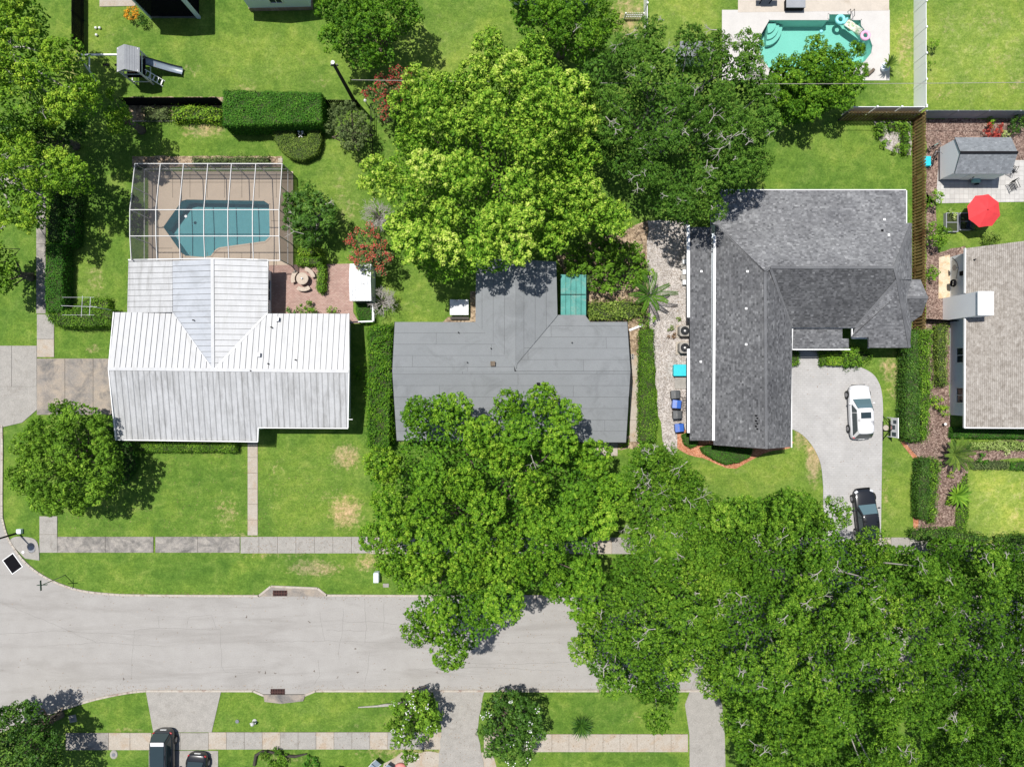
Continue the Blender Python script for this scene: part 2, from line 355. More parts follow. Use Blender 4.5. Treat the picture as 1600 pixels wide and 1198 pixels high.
G_ = lambda *a: list(zip([0.0, 0.45, 0.8, 1.0], a))
ML = {
 'yellow': leaf_mat('leaf_yellow_green', G_((0.038, 0.125, 0.010), (0.155, 0.32, 0.022), (0.38, 0.53, 0.060), (0.55, 0.63, 0.14)), 0.30),
 'lime': leaf_mat('leaf_lime_green', G_((0.035, 0.11, 0.010), (0.13, 0.27, 0.018), (0.29, 0.44, 0.035), (0.42, 0.52, 0.06)), 0.3),
 'broad': leaf_mat('leaf_broad_green', G_((0.022, 0.080, 0.007), (0.082, 0.205, 0.011), (0.18, 0.34, 0.020), (0.33, 0.47, 0.045)), 0.3, 0.6, 0.15),
 'oak': leaf_mat('leaf_oak', G_((0.020, 0.064, 0.009), (0.064, 0.155, 0.016), (0.135, 0.26, 0.030), (0.26, 0.37, 0.07)), 0.26),
 'oakl': leaf_mat('leaf_oak_light', G_((0.020, 0.068, 0.007), (0.080, 0.190, 0.013), (0.185, 0.335, 0.026), (0.34, 0.46, 0.06)), 0.28),
 'dark': leaf_mat('leaf_dark_green', G_((0.018, 0.055, 0.010), (0.048, 0.125, 0.014), (0.10, 0.21, 0.025), (0.19, 0.31, 0.05)), 0.22, 0.5, 0.2),
 'hedge': leaf_mat('leaf_hedge', G_((0.02, 0.075, 0.008), (0.042, 0.145, 0.012), (0.085, 0.225, 0.02), (0.15, 0.31, 0.035)), 0.2),
 'dull': leaf_mat('leaf_dull', G_((0.06, 0.095, 0.035), (0.12, 0.17, 0.055), (0.20, 0.26, 0.085), (0.32, 0.36, 0.16)), 0.25),
 'olive': leaf_mat('leaf_olive', G_((0.045, 0.095, 0.018), (0.14, 0.22, 0.035), (0.27, 0.37, 0.06), (0.44, 0.52, 0.15)), 0.28),
 'bush': leaf_mat('leaf_bush', G_((0.04, 0.11, 0.010), (0.11, 0.23, 0.018), (0.21, 0.37, 0.032), (0.38, 0.52, 0.07)), 0.28),
 'red': leaf_mat('petal_red', G_((0.20, 0.025, 0.02), (0.32, 0.035, 0.035), (0.42, 0.05, 0.05), (0.5, 0.10, 0.09)), 0.2),
 'pink': leaf_mat('petal_rust', G_((0.28, 0.04, 0.03), (0.40, 0.06, 0.045), (0.46, 0.10, 0.07), (0.5, 0.22, 0.14)), 0.2),
 'white': leaf_mat('petal_white', G_((0.6, 0.6, 0.58), (0.7, 0.7, 0.68), (0.75, 0.75, 0.72), (0.8, 0.8, 0.78)), 0.2),
 'orange': leaf_mat('leaf_orange', G_((0.45, 0.15, 0.02), (0.6, 0.25, 0.02), (0.7, 0.38, 0.03), (0.75, 0.5, 0.06)), 0.25),
 'pale': leaf_mat('leaf_pale', G_((0.16, 0.26, 0.05), (0.28, 0.38, 0.10), (0.42, 0.50, 0.18), (0.6, 0.65, 0.34)), 0.3),
 'brown': leaf_mat('leaf_dead', G_((0.13, 0.08, 0.05), (0.2, 0.13, 0.08), (0.3, 0.2, 0.13), (0.4, 0.3, 0.2)), 0.2),
}

# ---------------------------------------------------------------- foliage
def leaf_mesh(name, C, Nn, L, Wd, tone, mat, parent=None):
    n = len(C)
    Nn = Nn / np.maximum(np.linalg.norm(Nn, axis=1, keepdims=True), 1e-6)
    r = rng.normal(size=(n, 3)); t = np.cross(Nn, r); t /= np.maximum(np.linalg.norm(t, axis=1, keepdims=True), 1e-6)
    b = np.cross(Nn, t)
    L = np.broadcast_to(np.asarray(L, float).reshape(-1, 1) if np.ndim(L) else np.full((n, 1), L), (n, 1))
    Wd = np.broadcast_to(np.asarray(Wd, float).reshape(-1, 1) if np.ndim(Wd) else np.full((n, 1), Wd), (n, 1))
    drop = Nn * L * 0.14
    V = np.empty((n, 4, 3), np.float32)
    V[:, 0] = C - t*L/2 - drop; V[:, 1] = C + b*Wd/2; V[:, 2] = C + t*L/2 - drop; V[:, 3] = C - b*Wd/2
    if parent is not None:
        o = OFF.get(parent.name, Vector((0, 0, 0))); V -= np.array([o.x, o.y, o.z], np.float32)
    me = bpy.data.meshes.new(name)
    me.vertices.add(4*n); me.loops.add(4*n); me.polygons.add(n)
    me.vertices.foreach_set('co', V.ravel())
    me.loops.foreach_set('vertex_index', np.arange(4*n, dtype=np.int32))
    me.polygons.foreach_set('loop_start', np.arange(0, 4*n, 4, dtype=np.int32))
    me.update(calc_edges=True)
    a = me.attributes.new('tone', 'FLOAT', 'FACE'); a.data.foreach_set('value', np.clip(tone, 0, 1).astype(np.float32))
    me.materials.append(mat)
    return link(name, me, parent)
def in_poly(P, poly):
    x, y = P[:, 0], P[:, 1]; ins = np.zeros(len(P), bool); n = len(poly)
    for i in range(n):
        x1, y1 = poly[i]; x2, y2 = poly[(i+1) % n]
        c = ((y1 > y) != (y2 > y)) & (x < (x2-x1)*(y-y1)/((y2-y1) if y2 != y1 else 1e-9) + x1)
        ins ^= c
    return ins
def d_poly(P, poly):
    d = np.full(len(P), 1e9); n = len(poly)
    for i in range(n):
        a = np.array(poly[i]); b = np.array(poly[(i+1) % n]); ab = b-a
        t = np.clip(((P-a) @ ab)/max(ab @ ab, 1e-9), 0, 1)
        d = np.minimum(d, np.linalg.norm(P-(a+t[:, None]*ab), axis=1))
    return d
def sample_poly(poly, n):
    p = np.array(poly); lo, hi = p.min(0), p.max(0); out = np.empty((0, 2))
    while len(out) < n:
        q = rng.uniform(lo, hi, (max(n, 64)*2, 2)); out = np.vstack([out, q[in_poly(q, poly)]])
    return out[:n]
def area(poly):
    return abs(sum(poly[i][0]*poly[(i+1)%len(poly)][1] - poly[(i+1)%len(poly)][0]*poly[i][1] for i in range(len(poly))))/2
def poisson(poly, s, margin, tries=60):
    n = int(area(poly)/(s*s)*tries) + 20; q = sample_poly(poly, n); q = q[d_poly(q, poly) > margin]
    keep = []
    for p in q:
        if not keep or np.min(np.sum((np.array(keep)-p)**2, 1)) > s*s: keep.append(p)
    return np.array(keep)
def sphere_dirs(n, zmin=-0.3):
    z = rng.uniform(zmin, 1, n); a = rng.uniform(0, 2*math.pi, n); r = np.sqrt(np.maximum(1-z*z, 0))
    return np.stack([r*np.cos(a), r*np.sin(a), z], 1)
def tree(label, outline, ztop, zed, mat, lobe=1.8, tuft=0.45, nleaf=16, leaf=(0.22, 0.11), group=None, name='tree', bark=None,
         hv=0.6, gap=0.06, branches=0, cover=1.0, flowers=None, trunk=0.28, tonebias=0.0, dome=0.35, under=1.0, flat=0.8, base=None, fl_n=60, rose=0.0):
    zm = zed*0.72 + ztop*0.28
    P = [tuple(W(x, y, zm).xy) for x, y in outline]
    cx, cy = np.mean(np.array(P), 0)
    if base: cx, cy = W(base[0], base[1]).xy
    root = thing(name, label, 'tree' if ztop > 2.2 else 'shrub', (cx, cy, 0), group)
    Cn = poisson(P, lobe*0.88, lobe*0.30)
    if len(Cn) == 0: Cn = np.array([[cx, cy]])
    d = d_poly(Cn, P); dm = max(d.max(), 0.5)
    t = np.clip(d/dm, 0, 1); z = zed + (ztop-zed)*(1-(1-t)**2)**dome * 1.0 + rng.uniform(-hv, hv, len(Cn)) - lobe*0.4
    keep = rng.uniform(size=len(Cn)) > gap*(t > 0.15); Cn, z, t = Cn[keep], z[keep], t[keep]
    r = lobe*rng.uniform(0.42, 0.60, len(Cn)); lt = rng.normal(0, 0.075, len(Cn))
    # tufts on every lobe
    nt_ = np.maximum(3, (2*math.pi*1.2*r*r/(tuft*tuft)*1.12*cover)).astype(int)
    idx = np.repeat(np.arange(len(Cn)), nt_); D = sphere_dirs(len(idx), -0.45)
    TC = np.stack([Cn[idx, 0], Cn[idx, 1], z[idx]], 1) + D*r[idx, None]*np.array([1, 1, flat])*rng.uniform(0.80, 1.12, (len(idx), 1))
    tt = lt[idx] + rng.normal(0, 0.09, len(idx))
    i2 = np.repeat(np.arange(len(TC)), nleaf); D2 = sphere_dirs(len(i2), -0.3)
    C = TC[i2] + D2*tuft*0.52*rng.uniform(0.6, 1.1, (len(i2), 1))
    Nn = D2*0.8 + D[idx][i2]*0.4 + rng.normal(0, 0.20, (len(i2), 3)) + np.array([0, 0, 0.20])
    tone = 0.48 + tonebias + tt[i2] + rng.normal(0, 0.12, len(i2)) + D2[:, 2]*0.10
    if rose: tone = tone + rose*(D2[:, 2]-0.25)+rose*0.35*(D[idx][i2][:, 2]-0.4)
    # inner leaves below the shell close the crown
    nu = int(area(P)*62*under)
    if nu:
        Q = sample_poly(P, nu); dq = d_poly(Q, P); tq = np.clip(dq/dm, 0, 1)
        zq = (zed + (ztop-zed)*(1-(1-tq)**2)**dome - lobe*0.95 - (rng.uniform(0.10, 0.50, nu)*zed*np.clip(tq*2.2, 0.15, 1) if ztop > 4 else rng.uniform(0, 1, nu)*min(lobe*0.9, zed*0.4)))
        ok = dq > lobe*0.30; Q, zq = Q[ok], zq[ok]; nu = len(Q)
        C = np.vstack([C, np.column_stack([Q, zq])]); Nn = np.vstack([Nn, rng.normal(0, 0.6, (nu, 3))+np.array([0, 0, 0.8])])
        tone = np.concatenate([tone, 0.36+rng.normal(0, 0.13, nu)])  # toned darker than the shell: crown shade put into the leaf colour
    # leaves inside every lobe, so that no lobe is a hollow shell
    il = np.repeat(np.arange(len(Cn)), np.maximum(4, (r*r*90).astype(int))); ni = len(il)
    Di = sphere_dirs(ni, -0.9)*(rng.uniform(0, 1, (ni, 1))**0.5)*0.72
    C = np.vstack([C, np.stack([Cn[il, 0], Cn[il, 1], z[il]], 1)+Di*r[il, None]*np.array([1, 1, flat*0.8])]); Nn = np.vstack([Nn, rng.normal(0, 0.6, (ni, 3))+np.array([0, 0, 0.8])])
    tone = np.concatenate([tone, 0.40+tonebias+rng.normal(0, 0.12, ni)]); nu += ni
    k = rng.uniform(0.75, 1.25, len(C)); LL, WW = leaf[0]*k, leaf[1]*k
    if nu: LL[-nu:] = rng.uniform(0.22, 0.38, nu)*min(1, lobe/1.2); WW[-nu:] = LL[-nu:]*0.55
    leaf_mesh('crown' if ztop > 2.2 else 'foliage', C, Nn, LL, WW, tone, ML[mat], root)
    if flowers:
        sel = rng.choice(len(TC), min(fl_n, len(TC)), replace=False); sel = sel[D[sel, 2] > -0.1]
        i3 = np.repeat(sel, 7); C3 = TC[i3] + rng.normal(0, tuft*0.28, (len(i3), 3)) + np.array([0, 0, tuft*0.55])
        leaf_mesh('blossom', C3, rng.normal(0, 0.5, (len(i3), 3))+np.array([0, 0, 1]), 0.13, 0.10, rng.uniform(0, 1, len(i3)), ML[flowers], root)
    bark = bark or M_bark
    if ztop > 2.2:
        mb = MB(); zt = zed*0.45
        mb.tube([(cx, cy, -0.1), (cx+0.05, cy, 0.3), (cx-0.03, cy+0.05, zt*0.6), (cx, cy, zt)], [trunk*1.5, trunk*1.1, trunk*0.95, trunk*0.8], 10)
        sel = rng.permutation(len(Cn))[:min(len(Cn), 18)]
        for j in sel:
            e = Vector((Cn[j, 0], Cn[j, 1], z[j]-r[j]*0.1)); o = Vector((cx, cy, zt*rng.uniform(0.8, 0.98)))
            m1 = o.lerp(e, 0.4) + Vector((rng.normal(0, 0.6), rng.normal(0, 0.6), -0.14*(e-o).length)); m2 = o.lerp(e, 0.72) + Vector((rng.normal(0, 0.5), rng.normal(0, 0.5), -0.9))
            mb.tube([o, m1, m2, e], [trunk*0.42, trunk*0.26, trunk*0.13, trunk*0.05], 6, caps=False)
        mb.build('trunk', bark, root, smooth=True)
    for j in range(branches):
        a = rng.integers(len(Cn)); e0 = Vector((Cn[a, 0]+rng.normal(0, 0.6), Cn[a, 1]+rng.normal(0, 0.6), z[a]+r[a]*flat*0.95+rng.uniform(-0.35, 0.05)))
        mb = MB(); ang = rng.uniform(0, 2*math.pi); Lb = rng.uniform(0.35, 1.05)*(1.5 if rng.uniform() < 0.1 else 1); w0 = rng.uniform(0.02, 0.042)
        def twig(p, ang, Ln, w, lev):
            q = p + Vector((math.cos(ang), math.sin(ang), rng.uniform(-0.05, 0.2)))*Ln*0.5
            q2 = q + Vector((math.cos(ang+rng.normal(0, 0.5)), math.sin(ang+rng.normal(0, 0.5)), rng.uniform(-0.1, 0.25)))*Ln*0.5
            mb.tube([p, q, q2], [w, w*0.75, w*0.35], 5, caps=False)
            if lev:
                for s_ in (-1, 1):
                    twig(q, ang+s_*rng.uniform(0.4, 1.0), Ln*0.6, w*0.6, lev-1)
        twig(e0, ang, Lb, w0, 2)
        mb.build('branch', M_barkg, root)
    return root
def offset_poly(P, d):
    """shift every corner inwards by about d"""
    n = len(P); A = sum(P[i][0]*P[(i+1)%n][1]-P[(i+1)%n][0]*P[i][1] for i in range(n)); s = 1 if A > 0 else -1; out = []
    for i in range(n):
        a, b, c = Vector(P[i-1]), Vector(P[i]), Vector(P[(i+1) % n])
        e1 = (b-a).normalized(); e2 = (c-b).normalized()
        n1 = Vector((-e1.y, e1.x))*s; n2 = Vector((-e2.y, e2.x))*s; m = (n1+n2)
        m = m/max(m.length_squared/2, 0.6); out.append((b.x+m.x*d, b.y+m.y*d))
    return out
def hedge(label, outline, h, mat='hedge', dens=150, leaf=(0.13, 0.07), rough=0.05, name='hedge', cat='hedge', group=None, tb=0.0, flowers=None, fl_n=40, ztop=None, kind=None):
    P = [tuple(W(x, y, h).xy) for x, y in outline]
    c = np.mean(np.array(P), 0)
    root = thing(name, label, cat, (c[0], c[1], 0), group)
    n = int(area(P)*dens*2); Q = sample_poly(P, n); dq = d_poly(Q, P)
    z = h + rng.normal(0, rough, n) - 0.5*np.maximum(0, 0.16-dq) + rough*2.2*np.sin(Q[:, 0]*3.1+2*np.sin(Q[:, 1]*2.3))*np.cos(Q[:, 1]*2.7)
    C = np.column_stack([Q, z]); Nn = rng.normal(0, 0.45, (n, 3))+np.array([0, 0, 1.0])
    for i in range(len(P)):
        a, b = np.array(P[i]), np.array(P[(i+1) % len(P)]); Ln = np.linalg.norm(b-a); m = int(Ln*h*dens*1.4)
        if m < 1: continue
        t = rng.uniform(size=(m, 1)); q = a+(b-a)*t; e = (b-a)/max(Ln, 1e-6); nn = np.array([e[1], -e[0]])
        if (nn @ (((a+b)/2)-c)) < 0: nn = -nn
        q = q + nn*rng.normal(0, rough*1.3, (m, 1))
        C = np.vstack([C, np.column_stack([q, rng.uniform(0.03, h, m)])])
        Nn = np.vstack([Nn, rng.normal(0, 0.45, (m, 3))+np.array([nn[0], nn[1], 0.5])])
    k = rng.uniform(0.7, 1.35, len(C)); tone = 0.42+tb+rng.normal(0, 0.2, len(C))+0.12*np.sin(C[:, 0]*2.0)*np.cos(C[:, 1]*2.4)
    leaf_mesh('foliage', C, Nn, leaf[0]*k, leaf[1]*k, tone, ML[mat], root)
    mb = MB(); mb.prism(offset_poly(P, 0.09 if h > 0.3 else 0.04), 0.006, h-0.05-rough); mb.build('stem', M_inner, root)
    if flowers:
        Q = sample_poly(P, fl_n); i3 = np.repeat(np.arange(fl_n), 5); C3 = np.column_stack([Q, np.full(fl_n, h+0.08)])[i3]+rng.normal(0, 0.05, (len(i3), 3))
        leaf_mesh('blossom', C3, rng.normal(0, 0.4, (len(i3), 3))+np.array([0, 0, 1]), 0.1, 0.08, rng.uniform(0, 1, len(i3)), ML[flowers], root)
    return root
def ring(cx, cy, rx, ry=None, n=14, jit=0.08):
    ry = ry or rx
    return [(cx+rx*(1+random.uniform(-jit, jit))*math.cos(2*math.pi*i/n), cy+ry*(1+random.uniform(-jit, jit))*math.sin(2*math.pi*i/n)) for i in range(n)]
def shrub(label, cx, cy, rpx, h=0.9, mat='bush', ry=None, name='shrub', leaf=(0.16, 0.08), flowers=None, fl_n=30, cover=1.0, tuft=0.3, nleaf=12, group=None, tb=0.0):
    return tree(label, ring(cx, cy, rpx, ry), min(h, 2.1), h*0.55, mat, lobe=max(0.45, rpx/18*0.6), tuft=tuft, nleaf=nleaf, leaf=leaf, name=name, hv=0.12*h, gap=0, flowers=flowers, fl_n=fl_n, cover=cover, under=1.5, group=group, tonebias=tb)
def frond_plant(label, cx, cy, rpx, h, n=16, mat='bush', name='palm_plant', cat='plant', width=0.10, leaflets=False, z0=0.3, tone=0.5, trunk=None, group=None):
    """arching fronds round a short stem"""
    c = W(cx, cy); root = thing(name, label, cat, c, group); R = rpx/S
    Cs, Ns, Ls, Ws, Ts = [], [], [], [], []
    mb = MB(); mb.lathe((c.x, c.y), [(0.10, 0), (0.08, z0*0.6), (0.05, z0)], 8); mb.build('stem', M_bark, root)
    for i in range(n):
        a = 2*math.pi*(i+random.uniform(-0.3, 0.3))/n; Ln = R*random.uniform(0.75, 1.1); up = h*random.uniform(0.7, 1.1)
        pts = []
        for k in range(9):
            t = k/8; pts.append(Vector((c.x+math.cos(a)*Ln*t, c.y+math.sin(a)*Ln*t, z0+up*math.sin(min(t*1.9, 2.6))*0.9)))
        m = MB(); tn = []
        d = Vector((-math.sin(a), math.cos(a), 0))
        if leaflets:
            m.tube(pts, [0.022]*8+[0.008], 4)
            for k in range(1, 8):
                for sd in (-1, 1):
                    for q in range(3):
                        p = pts[k].lerp(pts[k+1] if k < 8 else pts[k], q/3); w = width*(1-0.55*abs(k/8-0.35)/0.65)
                        dr = (d*sd*0.9+Vector((math.cos(a), math.sin(a), 0))*0.55).normalized()
                        e = p+dr*w+Vector((0, 0, -w*0.35)); f = p+dr*w*0.5+Vector((math.cos(a), math.sin(a), 0))*0.05
                        m.add([p, f, e, p+dr*w*0.5-Vector((math.cos(a), math.sin(a), 0))*0.04], [(0, 1, 2, 3)])
        else:
            vs = []
            for k, p in enumerate(pts):
                w = width*math.sin(math.pi*(0.12+0.86*k/8)); vs += [p-d*w+Vector((0, 0, 0.25*w)), p, p+d*w+Vector((0, 0, 0.25*w))]
            m.add(vs, [(3*k+j, 3*k+j+1, 3*k+j+4, 3*k+j+3) for k in range(8) for j in range(2)])
        o = m.build('leaf', ML[mat], root); at = o.data.attributes.new('tone', 'FLOAT', 'FACE'); tv = min(1, max(0, tone+random.gauss(0, 0.18)))
        at.data.foreach_set('value', [min(1, max(0, tv+random.gauss(0, 0.06))) for _ in range(len(o.data.polygons))])
    return root

# ---------------------------------------------------------------- roofs
CAMP = Vector((0, 0, H))
def plane3(a, b, c):
    n = (b-a).cross(c-a).normalized()
    if n.z < 0: n = -n
    return n, n.dot(a)
def on_plane(px, py, pl):
    g = W(px, py, 0); d = g-CAMP; n, k = pl; t = (k-n.dot(CAMP))/n.dot(d); return CAMP+d*t
def slope_pts(pts, refs):
    pl = plane3(*[W(*r) for r in refs]); return [on_plane(x, y, pl) for x, y in pts], pl
def frame(pl, ang=None):
    n = pl[0]
    if n.z > 0.9999 or ang is not None:
        a = ang or 0.0; v = Vector((-math.sin(a), math.cos(a), 0)); v = (v-n*v.dot(n)).normalized()
    else: v = (Vector((0, 0, 1))-n*n.z).normalized()
    return v.cross(n), v, n
def clip(poly, a, b, c):
    """keep a*x+b*y >= c"""
    out = []
    for i in range(len(poly)):
        p, q = poly[i], poly[(i+1) % len(poly)]; dp, dq = a*p[0]+b*p[1]-c, a*q[0]+b*q[1]-c
        if dp >= 0: out.append(p)
        if (dp >= 0) != (dq >= 0): t = dp/(dp-dq); out.append((p[0]+(q[0]-p[0])*t, p[1]+(q[1]-p[1])*t))
    return out
def cells(V3, pl, du, dv, gap=0.0, bond=0.0, ang=None, jit=0.0):
    u, v, n = frame(pl, ang); o = V3[0]; P = [((p-o).dot(u), (p-o).dot(v)) for p in V3]
    u0, u1 = min(p[0] for p in P), max(p[0] for p in P); v0, v1 = min(p[1] for p in P), max(p[1] for p in P)
    j = 0; y = v0
    while y < v1-1e-4:
        row = clip(clip(P, 0, 1, y+gap/2), 0, -1, -(y+dv-gap/2))
        if len(row) > 2:
            x = u0-((j*bond) % 1.0)*du; i = 0
            while x < u1:
                w = du*(1+random.uniform(-jit, jit)) if jit else du
                c = clip(clip(row, 1, 0, x+gap/2), -1, 0, -(x+w-gap/2))
                if len(c) > 2 and area(c) > 0.002: yield c, (o, u, v, n), i, j
                x += w; i += 1
        y += dv; j += 1
def lift(c, fr, h): o, u, v, n = fr; return [o+u*p[0]+v*p[1]+n*h for p in c]
def shingles(parent, V3, pl, mat, du=0.3, dv=0.2, name='shingle_course', tb=0.45, sd=0.13, hz=0.035):
    vs, fs, tn = [], [], []
    for c, fr, i, j in cells(V3, pl, du, dv, 0.0, 0.5 if True else 0, jit=0.25):
        vm = min(p[1] for p in c); b = len(vs); k = len(c); o, u, v, n = fr
        top = [o+u*p[0]+v*p[1]+n*(hz*(1-0.75*min(1, (p[1]-vm)/dv))+0.008) for p in c]
        vs += top; t = tb+random.gauss(0, sd); f = tuple(range(b, b+k))
        nn = Vector((0, 0, 0))
        for q in range(k): nn += top[q].cross(top[(q+1) % k])
        fs.append(f if nn.dot(n) > 0 else f[::-1]); tn.append(t)
        lo = [q for q in range(k) if c[q][1] < vm+1e-4]
        if len(lo) >= 2:
            a, d = min(lo, key=lambda q: c[q][0]), max(lo, key=lambda q: c[q][0])
            b2 = len(vs); vs += [top[a]-n*hz, top[d]-n*hz, top[d], top[a]]; fs.append((b2, b2+1, b2+2, b2+3)); tn.append(0.0)
    off = OFF[parent.name]; me = bpy.data.meshes.new(name); me.from_pydata([tuple(p-off) for p in vs], [], fs); me.materials.append(mat)
    at = me.attributes.new('tone', 'FLOAT', 'FACE'); at.data.foreach_set('value', [min(1, max(0, x)) for x in tn]); me.update()
    return tag(link(name, me, parent), kind='stuff')
def plate(name, c, fr, h0, h1, mat, parent):
    """one piece of a roof as a thin solid"""
    mb = MB(); top = lift(c, fr, h1); bot = lift(c, fr, h0); k = len(c)
    nn = Vector((0, 0, 0))
    for q in range(k): nn += top[q].cross(top[(q+1) % k])
    if nn.dot(fr[3]) < 0: top, bot = top[::-1], bot[::-1]
    mb.add(top+bot, [tuple(range(k)), tuple(range(k, 2*k))[::-1]]+[(q, k+q, k+(q+1) % k, (q+1) % k) for q in range(k)])
    return mb
def bar(mb, a, b, w, h, dz=0.0):
    """a rail of width w and height h along a-b"""
    a, b = Vector(a), Vector(b); d = (b-a).normalized(); s = d.cross(Vector((0, 0, 1)))
    if s.length < 1e-3: s = Vector((1, 0, 0))
    s.normalize(); s *= w/2; u = s.cross(d).normalized()*h/2
    if u.z < 0: u = -u
    z = Vector((0, 0, dz))
    vs = [a-s-u, a+s-u, a+s+u, a-s+u, b-s-u, b+s-u, b+s+u, b-s+u]
    return mb.add([v+z for v in vs], [(0, 1, 2, 3), (7, 6, 5, 4), (0, 4, 5, 1), (1, 5, 6, 2), (2, 6, 7, 3), (3, 7, 4, 0)])
# ---------------------------------------------------------------- ground
PALE = [(1525, 75, 95, 70, .80), (1562, 785, 52, 58, 1.0), (1400, 100, 30, 70, .55), (1065, 25, 60, 40, .45), (700, 70, 80, 50, .35), (430, 100, 110, 50, .25), (150, 60, 30, 60, .3),
        (1180, 735, 100, 40, .30), (1405, 720, 26, 110, .30), (480, 760, 80, 80, .12), (1555, 370, 60, 30, .2), (530, 290, 30, 60, .35), (650, 470, 50, 30, .2), (140, 440, 30, 40, .3),
        (520, 1110, 60, 30, .15), (240, 20, 60, 20, .2), (1320, 235, 90, 40, .12)]
DRY = [(540, 712, 24, 20, .40), (540, 800, 26, 26, .42), (432, 735, 14, 16, .2), (430, 765, 14, 12, .2), (510, 775, 20, 12, .22), (318, 202, 38, 14, .36), (385, 140, 26, 14, .26), (545, 330, 18, 30, .25),
       (530, 300, 14, 40, .2), (490, 888, 44, 13, .40), (575, 878, 22, 16, .34), (420, 866, 100, 6, .26), (1272, 712, 12, 42, .52), (1252, 682, 14, 22, .38), (1400, 590, 16, 40, .32), (1385, 575, 12, 20, .36),
       (1384, 770, 7, 70, .24), (1415, 70, 16, 60, .28), (980, 25, 30, 40, .34), (1480, 40, 20, 30, .2), (1545, 30, 30, 22, .24), (1500, 140, 40, 14, .2), (1590, 130, 24, 18, .24), (1560, 95, 18, 14, .26), (1470, 150, 16, 12, .22), (1090, 30, 24, 20, .12), (500, 130, 20, 14, .2), (440, 110, 40, 20, .12), (300, 110, 20, 16, .2), (560, 250, 10, 20, .2), (1395, 140, 60, 8, .16), (1500, 90, 40, 60, .10), (1580, 90, 30, 40, .18), (1535, 60, 40, 50, .14), (355, 800, 24, 26, .26),
       (355, 836, 60, 5, .28), (148, 438, 16, 34, .26), (145, 545, 12, 10, .3), (430, 1140, 25, 6, .2), (552, 1134, 22, 6, .24), (1590, 800, 20, 50, .2), (1560, 760, 40, 30, .14), (640, 40, 30, 30, .14),
       (690, 1180, 60, 14, .4), (785, 1095, 22, 14, .3), (955, 1125, 70, 14, .12), (1340, 690, 4, 20, .1), (60, 905, 14, 14, .2), (650, 480, 46, 20, .14), (640, 1172, 90, 14, .3), (450, 1185, 60, 14, .22), (110, 100, 20, 40, .25),
       (190, 60, 30, 40, .12), (1000, 1120, 40, 10, .2), (200, 1140, 30, 3, .3)]
def field(px, py, L, soft=1.0):
    v = np.zeros_like(px)
    for x, y, rx, ry, s in L: v = np.maximum(v, s*np.exp(-(((px-x)/rx)**2+((py-y)/ry)**2)**1.3*0.6))
    return v
POOL_W = [(254, 355), (284, 313), (292, 311), (413, 313), (422, 319), (423, 370), (415, 378), (343, 388), (338, 391), (330, 401), (318, 403), (290, 401), (283, 396)]
POOL_G = [(1201, 31), (1294, 31), (1294, 22), (1330, 22), (1330, 31), (1346, 31), (1346, 40), (1358, 55), (1364, 72), (1362, 84), (1352, 97), (1335, 110), (1300, 118), (1240, 118), (1200, 108), (1188, 90), (1184, 70), (1187, 55)]
def ground():
    nx, ny = 260, 200; X = np.linspace(-62, 62, nx+1); Y = np.linspace(-47, 47, ny+1)
    gx, gy = np.meshgrid(X, Y); n = gx.size; V = np.zeros((n, 3)); V[:, 0] = gx.ravel(); V[:, 1] = gy.ravel()
    ii, jj = np.meshgrid(np.arange(nx), np.arange(ny)); a = (jj*(nx+1)+ii).ravel(); F = np.stack([a, a+1, a+nx+2, a+nx+1], 1)
    c = V[F].mean(1)[:, :2]; drop = np.zeros(len(F), bool)
    for p in (POOL_W, POOL_G):
        w = [tuple(W(*q).xy) for q in p]; drop |= in_poly(c, w) | (d_poly(c, w) < 0.45)
    F = F[~drop]
    vs = V.tolist(); b = n; R = 420
    vs += [(-R, -R, 0), (R, -R, 0), (R, R, 0), (-R, R, 0), (-62, -47, 0), (62, -47, 0), (62, 47, 0), (-62, 47, 0)]
    fs = F.tolist()+[(b, b+1, b+5, b+4), (b+1, b+2, b+6, b+5), (b+2, b+3, b+7, b+6), (b+3, b, b+4, b+7)]
    me = bpy.data.meshes.new('ground'); me.from_pydata(vs, [], fs); me.materials.append(MG)
    px = np.array([v[0] for v in vs])*S+800; py = 599-np.array([v[1] for v in vs])*S
    for nm, L in (('dry', DRY), ('pale', PALE)):
        v = field(px, py, L); v[b:] = 0; at = me.attributes.new(nm, 'FLOAT', 'POINT'); at.data.foreach_set('value', v.astype(np.float32))
    me.update(); return tag(link('ground', me), kind='structure')
ground()
def wob(pts, step=9, amp=0.8, closed=True):
    """pixel outline with a slightly irregular edge"""
    out = []; n = len(pts)
    for i in range(n if closed else n-1):
        a, b = pts[i], pts[(i+1) % n]; L = math.hypot(b[0]-a[0], b[1]-a[1]); k = max(1, int(L/step))
        for q in range(k):
            t = q/k; j = amp if q else 0; out.append((a[0]+(b[0]-a[0])*t+random.uniform(-j, j), a[1]+(b[1]-a[1])*t+random.uniform(-j, j)))
    if not closed: out.append(pts[-1])
    return out
def sheet(name, pts, z, mat, wobble=0.0, thick=None, kind='structure', parent=None):
    p = wob(pts, amp=wobble) if wobble else pts
    mb = MB()
    if thick: mb.prism([W(*q) for q in p], z-thick, z)
    else: mb.poly([W(x, y)+Vector((0, 0, z)) for x, y in p])
    o = mb.build(name, mat, parent)
    if kind: o['kind'] = kind
    return o
def curve(pts, n=5):
    """Catmull-Rom through pixel points"""
    out = []; P = [pts[0]]+list(pts)+[pts[-1]]
    for i in range(1, len(P)-2):
        for k in range(n):
            t = k/n; a, b, c, d = P[i-1], P[i], P[i+1], P[i+2]
            out.append(tuple(0.5*((2*b[j])+(-a[j]+c[j])*t+(2*a[j]-5*b[j]+4*c[j]-d[j])*t*t+(-a[j]+3*b[j]-3*c[j]+d[j])*t**3) for j in (0, 1)))
    out.append(pts[-1]); return out
